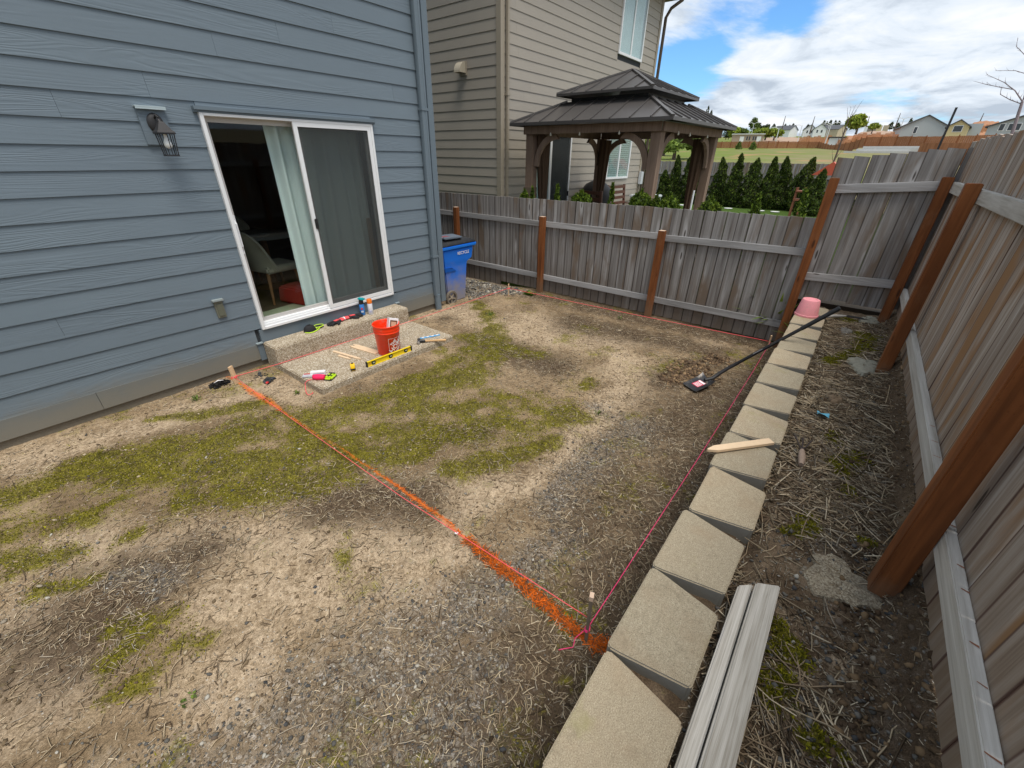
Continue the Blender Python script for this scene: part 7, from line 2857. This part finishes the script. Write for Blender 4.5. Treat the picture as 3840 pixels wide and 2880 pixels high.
def binf(zs):
    vs = []
    for z, xa, xb, iy in zs:
        vs += [(xa, y0_ + iy, z), (xb, y0_ + iy, z), (xb, y1_ - iy, z), (xa, y1_ - iy, z)]
    n_ = len(zs)
    fs = [(3, 2, 1, 0), tuple(4 * (n_ - 1) + k for k in range(4))]
    for i in range(n_ - 1):
        for k in range(4):
            fs.append((4 * i + k, 4 * i + (k + 1) % 4, 4 * i + 4 + (k + 1) % 4, 4 * i + 4 + k))
    return vs, fs


mb.add(*binf([(-0.285, 4.72, 5.135, 0.045), (0.29, 4.66, 5.175, 0.022), (0.345, 4.65, 5.185, 0.02), (0.385, 4.645, 5.27, 0.012), (0.40, 4.64, 5.295, 0.010), (0.56, 4.62, 5.325, 0.004), (0.585, 4.615, 5.335, 0.0)]))
part('body', mb, M_bin, t, 0.014, True)
mb = MB()
mb.add(*binf([(0.588, 4.595, 5.375, -0.018), (0.642, 4.59, 5.395, -0.022)]))
part('rim', mb, plain('bright_blue_rim', (0.012, 0.19, 0.72), 0.4, 0.5, bump=0), t, 0.012, True)
mb = MB()
mb.add(*binf([(0.644, 4.585, 5.385, -0.020), (0.672, 4.60, 5.375, -0.008), (0.735, 4.70, 5.22, 0.07)]))
lid = part('lid', mb, M_black, t, 0.012, True)
mb = MB()
mb.obox((4.90, 0.19, 0.7605), (0.40, 0.24, 0.026), rot('Y', 2) @ rot('X', 4))
part('lid_handle_panel', mb, plain('grey_blue_panel', (0.13, 0.16, 0.20), 0.4), lid, 0.006)
mb = MB()
mb.obox((4.80, 0.20, 0.776), (0.22, 0.15, 0.003), rot('Y', 2) @ rot('X', 4))
part('sticker', mb, M_card, lid)
mb = MB()
for i in range(4):
    mb.obox((4.80, 0.15 + 0.03 * i, 0.7782), (0.16 - 0.02 * (i % 2), 0.008, 0.001), rot('Y', 2) @ rot('X', 4))
part('sticker_text', mb, plain('red_text', (0.55, 0.05, 0.06), 0.5), lid)
mb = MB()
mb.add([(4.66, 0.062, 0.305), (4.80, 0.056, 0.30), (4.90, 0.064, 0.245), (4.66, 0.068, 0.262)], [(0, 1, 2, 3)])
mb.prism([(4.655, 0.245), (4.905, 0.24), (4.80, 0.305), (4.655, 0.315)], 0.012, Matrix(((1, 0, 0), (0, 0, -1), (0, 1, 0))), (0, 0.072, 0))
mb.v = [v for v in mb.v]
part('moulded_grip', mb, plain('shadow_blue', (0.006, 0.09, 0.40), 0.5), t)
vs, fs = text_mesh('RECYCLE', 0.066, 0.0008)
mb = MB()
mb.add([(5.075 + x * 1.0, 0.0515 - 0.0045, 0.508 + y) for x, y, z in vs], fs)
part('lettering', mb, M_card, t)
M_tyre = plain('tan_dusty_tyre', (0.17, 0.145, 0.115), 0.9, var=0.3, nscale=40)
M_hub = plain('dusty_hub', (0.30, 0.25, 0.19), 0.8, var=0.25, nscale=40)
for yy in (0.035, 0.585):
    c_ = Vector((4.735, yy, -0.180))
    mx_ = Matrix(((1, 0, 0), (0, 0, -1), (0, 1, 0)))
    mb = MB()
    mb.lathe([(0.088, -0.022), (0.116, -0.022), (0.122, -0.014), (0.122, 0.014), (0.116, 0.022), (0.088, 0.022), (0.088, -0.022)], 28, c_, mx_, False, False)
    wh = part('wheel', mb, M_tyre, t, 0, True)
    mb = MB()
    for k in range(5):
        mr_ = Matrix.Rotation(math.radians(72 * k + 20), 3, 'Y')
        mb.obox(c_ + mr_ @ Vector((0.048, 0, 0)), (0.085, 0.020, 0.026), mr_)
    mb.lathe([(0.02, -0.02), (0.026, -0.014), (0.026, 0.014), (0.02, 0.02)], 16, c_, mx_)
    part('spokes', mb, M_hub, wh, 0.002)
mb = MB()
mb.box(4.70, 4.95, 0.060, 0.075, -0.16, 0.02)

# shovel
t = thing('shovel', (4.4, -4.1, -0.24), 'black long-handled square shovel leaning over the block wall, blade on the soil', 'shovel')
S0 = Vector((4.585, -4.325, -0.055))
S1 = Vector((4.70, -5.055, 0.745))
S1 = Vector((4.70, -5.055, 0.745))
tl, tr_, bl, br_ = Vector((4.155, -4.155, -0.222)), Vector((4.255, -3.985, -0.222)), Vector((4.395, -4.275, -0.190)), Vector((4.505, -4.105, -0.190))


def blade(off):
    def f(u, v):
        p_ = (tl.lerp(tr_, u)).lerp(bl.lerp(br_, u), v)
        e_ = abs(u - 0.5) * 2
        return (p_.x, p_.y, p_.z + off + 0.022 * e_ ** 4 * (0.3 + 0.7 * v) + 0.030 * max(0, v - 0.80) / 0.2 * (0.3 + 0.7 * e_))
    return f


mb = MB()
mb.grid(blade(0.0), 12, 8)
mb.grid(blade(-0.004), 12, 8)
n0 = 13 * 9
for i in range(12):
    mb.f.append((i, i + 1, n0 + i + 1, n0 + i))
    k = 8 * 13
    mb.f.append((k + i, k + i + 1, n0 + k + i + 1, n0 + k + i))
for j in range(8):
    mb.f.append((j * 13, (j + 1) * 13, n0 + (j + 1) * 13, n0 + j * 13))
    mb.f.append((j * 13 + 12, (j + 1) * 13 + 12, n0 + (j + 1) * 13 + 12, n0 + j * 13 + 12))
bld = part('blade', mb, plain('black_steel_blade', (0.025, 0.026, 0.03), 0.35, 0.5, metal=0.3, dust=0.4), t, 0, True)
f_ = blade(0.0022)
mb = MB()
mb.grid(lambda u, v: f_(0.28 + 0.46 * u, 0.28 + 0.44 * v), 6, 6)
part('label', mb, plain('shovel_label_red', (0.62, 0.05, 0.10), 0.5), bld)
mb = MB()
f2_ = blade(0.0034)
mb.grid(lambda u, v: f2_(0.30 + 0.42 * u, 0.60 + 0.10 * v), 4, 2)
for k in range(4):
    mb.grid(lambda u, v, k=k: f2_(0.31 + 0.38 * u, 0.32 + 0.065 * k + 0.030 * v), 4, 1)
part('label_print', mb, M_card, bld)
mb = MB()
back = (bl + br_) / 2
mb.tube([back + Vector((-0.04, 0.03, 0.008)), back + Vector((0.03, -0.03, 0.018)), back.lerp(S0, 0.55) + Vector((0.0, 0.0, 0.0)), S0, S0.lerp(S1, 0.10)], [0.016, 0.021, 0.020, 0.019, 0.019], 12)
part('socket', mb, M_blackmetal, t, 0, True)
mb = MB()
mb.tube([S0.lerp(S1, 0.06), S0.lerp(S1, 0.5), S0.lerp(S1, 0.70)], [0.0165, 0.0165, 0.0165], 12)
part('handle', mb, M_black, t, 0, True)
mb = MB()
mb.tube([S0.lerp(S1, 0.69), S0.lerp(S1, 0.97), S0.lerp(S1, 0.995), S1], [0.0195, 0.0205, 0.020, 0.014], 12)
part('foam_grip', mb, plain('foam_grip_black', (0.02, 0.022, 0.025), 0.7, var=0.2), t, 0, True)
mb = MB()
mb.obox(S0.lerp(S1, 0.30) + Vector((-0.012, 0.003, 0.011)), (0.10, 0.010, 0.003), frame(S1 - S0))
part('handle_print', mb, plain('grey_print', (0.4, 0.4, 0.42), 0.5), t)

# pink pot, upside down
PX, PY, PZ = 5.67, -4.800, 0.354
mb = MB()
mb.lathe([(0.118, 0.0), (0.120, 0.004), (0.117, 0.022), (0.112, 0.026), (0.088, 0.180), (0.082, 0.188), (0.058, 0.190), (0.052, 0.183), (0.01, 0.182)], 36, (PX, PY, PZ))
tag(mb.build('plant_pot', plain('speckled_pink_plastic', (0.86, 0.33, 0.37), 0.6, 0.3, var=0.16, nscale=160, dust=0.35), None, smooth=True), 'pink speckled pot upside down on the far wall block', 'pot')
# hand tools
t = thing('hand_fork', (6.0, -5.1, 0.3), 'garden hand fork with a pale wooden handle lying behind the pink pot', 'hand fork')
mb = MB()
mb.tube([(5.86, -5.00, 0.33), (5.92, -5.06, 0.338), (5.98, -5.13, 0.335), (6.01, -5.165, 0.335)], [0.012, 0.018, 0.015, 0.010], 10)
part('handle', mb, plain('weathered_handle', (0.42, 0.40, 0.37), 0.8, var=0.2), t, 0, True)
for k in (-1, 0, 1):
    mb = MB()
    mb.tube([(6.01, -5.165, 0.335), (6.05 + 0.02 * k, -5.20 + 0.02 * k, 0.33), (6.09 + 0.022 * k, -5.30 + 0.02 * k, 0.32), (6.10 + 0.02 * k, -5.38 + 0.016 * k, 0.318)], [0.006, 0.006, 0.006, 0.003], 6)
    part('tine', mb, M_blackmetal, t, 0, True)
t = thing('hand_cultivator', (2.75, -5.1, 0.3), 'rusty three-pronged hand cultivator with a short wooden handle by the wall', 'hand cultivator')
mb = MB()
mb.tube([(2.60, -5.118, 0.322), (2.66, -5.112, 0.330), (2.73, -5.105, 0.328), (2.76, -5.103, 0.326)], [0.014, 0.021, 0.018, 0.012], 10)
part('handle', mb, plain('old_handle_tan', (0.34, 0.25, 0.19), 0.8, var=0.25), t, 0, True)
for k in (-1, 0, 1):
    mb = MB()
    mb.tube([(2.76, -5.103, 0.326), (2.81, -5.098 + 0.022 * k, 0.335), (2.88, -5.09 + 0.045 * k, 0.345), (2.93, -5.085 + 0.05 * k, 0.318)], [0.005, 0.005, 0.005, 0.003], 6)
    part('tine', mb, plain('rusty_iron', (0.055, 0.04, 0.035), 0.8) if k == -1 else bpy.data.materials['rusty_iron'], t, 0, True)
mb = MB()
mb.grid(lambda u, v: (3.335 + 0.085 * u - 0.02 * v, -5.205 + 0.065 * v + 0.01 * u, 0.312 + 0.018 * math.sin(u * 4 + v * 2) + 0.01 * v), 6, 6)
mb.v += [(x, y, z - 0.0015) for x, y, z in mb.v]
mb.f += [tuple(i + 49 for i in f_) for f_ in mb.f]
tag(mb.build('litter_scrap', plain('sky_blue_plastic', (0.16, 0.52, 0.72), 0.4), None, smooth='all'), 'scrap of light blue plastic lying in the straw', 'litter')


# charred clumps by the house stake
def crumb_pile(name, cx, cy, n_, rad, size, cols, label, cat, hf=yard_h, h_=0.03):
    a_ = NR.uniform(0, 2 * np.pi, n_)
    rr = rad * NR.uniform(0, 1, n_) ** 0.8
    pts = np.stack([cx + rr * np.cos(a_), cy + rr * np.sin(a_) * 0.8], 1)
    sz = np.clip(NR.lognormal(math.log(size), 0.5, n_), size * 0.4, size * 3)
    o_ = blobs(name, pts, sz, np.array(cols)[NR.choice(len(cols), n_)] * NR.uniform(0.7, 1.2, (n_, 1)), lambda X, Y: hf(X, Y) + h_ * np.exp(-(((X - cx) ** 2 + (Y - cy) ** 2) / (rad * 0.6) ** 2)))
    return tag(o_, label, cat)


crumb_pile('charred_debris', 1.135, -0.125, 240, 0.10, 0.008, [(0.012, 0.012, 0.013), (0.02, 0.018, 0.017), (0.03, 0.028, 0.027)], 'black charred debris heap left of the house stake', 'debris')
crumb_pile('dark_fragments', 1.50, -0.445, 70, 0.07, 0.010, [(0.035, 0.037, 0.042), (0.06, 0.062, 0.068)], 'cluster of dark grey rubber fragments in front of the slab', 'debris', h_=0.02)
crumb_pile('dark_fragments', 1.50, -0.27, 50, 0.08, 0.007, [(0.035, 0.037, 0.042), (0.06, 0.062, 0.068)], 'sparser dark grey fragments near the step corner', 'debris', h_=0.004)
mb = MB()
mb.tube([(1.09, -0.125, -0.215), (1.13, -0.14, -0.195), (1.175, -0.15, -0.205)], [0.004, 0.007, 0.004], 6)
tag(mb.build('white_shard', M_card, None, smooth='all'), 'white shard lying on the black charred heap', 'shard')
mb = MB()
mb.obox((1.457, -0.515, -0.226), (0.055, 0.022, 0.020), rot('Z', 50) @ rot('Y', 20), 0.7, 0.7)
tag(mb.build('red_fragment', plain('red_plastic', (0.62, 0.03, 0.03), 0.4), None, 0.004, True), 'small red plastic piece among the dark fragments', 'fragment')


# weeds
def weed(x, y, z, r_, n_, hgt, label, cols=P_ARB2 * 1.1, broad=0.4):
    t = thing('weed', (x, y, z), label, 'weed')
    packs = []
    V_, C_ = [], []
    for i in range(n_):
        a_ = R.uniform(0, 2 * math.pi)
        L_ = hgt * R.uniform(0.6, 1.2)
        el = R.uniform(0.3, 1.2)
        d_ = Vector((math.cos(a_) * math.cos(el), math.sin(a_) * math.cos(el), math.sin(el)))
        s_ = Vector((-math.sin(a_), math.cos(a_), 0)) * L_ * broad * 0.5
        p_ = Vector((x + r_ * R.uniform(-0.5, 0.5), y + r_ * R.uniform(-0.5, 0.5), z))
        me_ = p_ + d_ * L_ * 0.55 + Vector((0, 0, L_ * 0.1))
        tp = p_ + d_ * L_
        V_ += [tuple(p_), tuple(me_ - s_), tuple(tp), tuple(me_ + s_)]
        c_ = cols[R.randrange(len(cols))] * R.uniform(0.8, 1.3)
        C_ += [c_] * 4
    npmesh('leaves', np.array(V_) - np.array((x, y, z)), np.arange(4 * n_).reshape(-1, 4), M_leaf, col=np.array(C_), parent=t)
    return t


weed(5.93, -0.72, -0.27, 0.16, 60, 0.08, 'leafy green weed at the foot of the fence next to the gravel', broad=0.9)
weed(3.16, -3.54, -0.245, 0.05, 16, 0.05, 'small spiky weed in the mossy middle of the yard', broad=0.2)
weed(-0.13, -3.23, -0.245, 0.05, 14, 0.026, 'tiny three-leaved weed near the bottom left', P_MID, 0.6)
weed(0.86, -0.30, -0.245, 0.08, 26, 0.045, 'low grassy weed close to the house wall', P_MID, 0.25)
weed(1.55, -0.95, -0.245, 0.05, 22, 0.04, 'small bright weed left of the slab corner', P_MID, 0.4)
weed(4.62, -0.93, -0.245, 0.06, 20, 0.07, 'grassy sprig right of the slab by the tan soil', P_MID, 0.15)
weed(5.75, -2.55, -0.245, 0.03, 10, 0.07, 'thin grass sprig in the dirt before the dividing fence', P_MID, 0.12)
weed(6.02, -4.80, -0.1, 0.10, 90, 0.32, 'tall bright grass clump between the high post and the pink pot', P_MID * 1.2, 0.06)
weed(6.55, -4.45, -0.15, 0.18, 80, 0.75, 'taller grass behind the fence gap by the high post', P_MID * 1.2, 0.05)
bpy.context.view_layer.update()
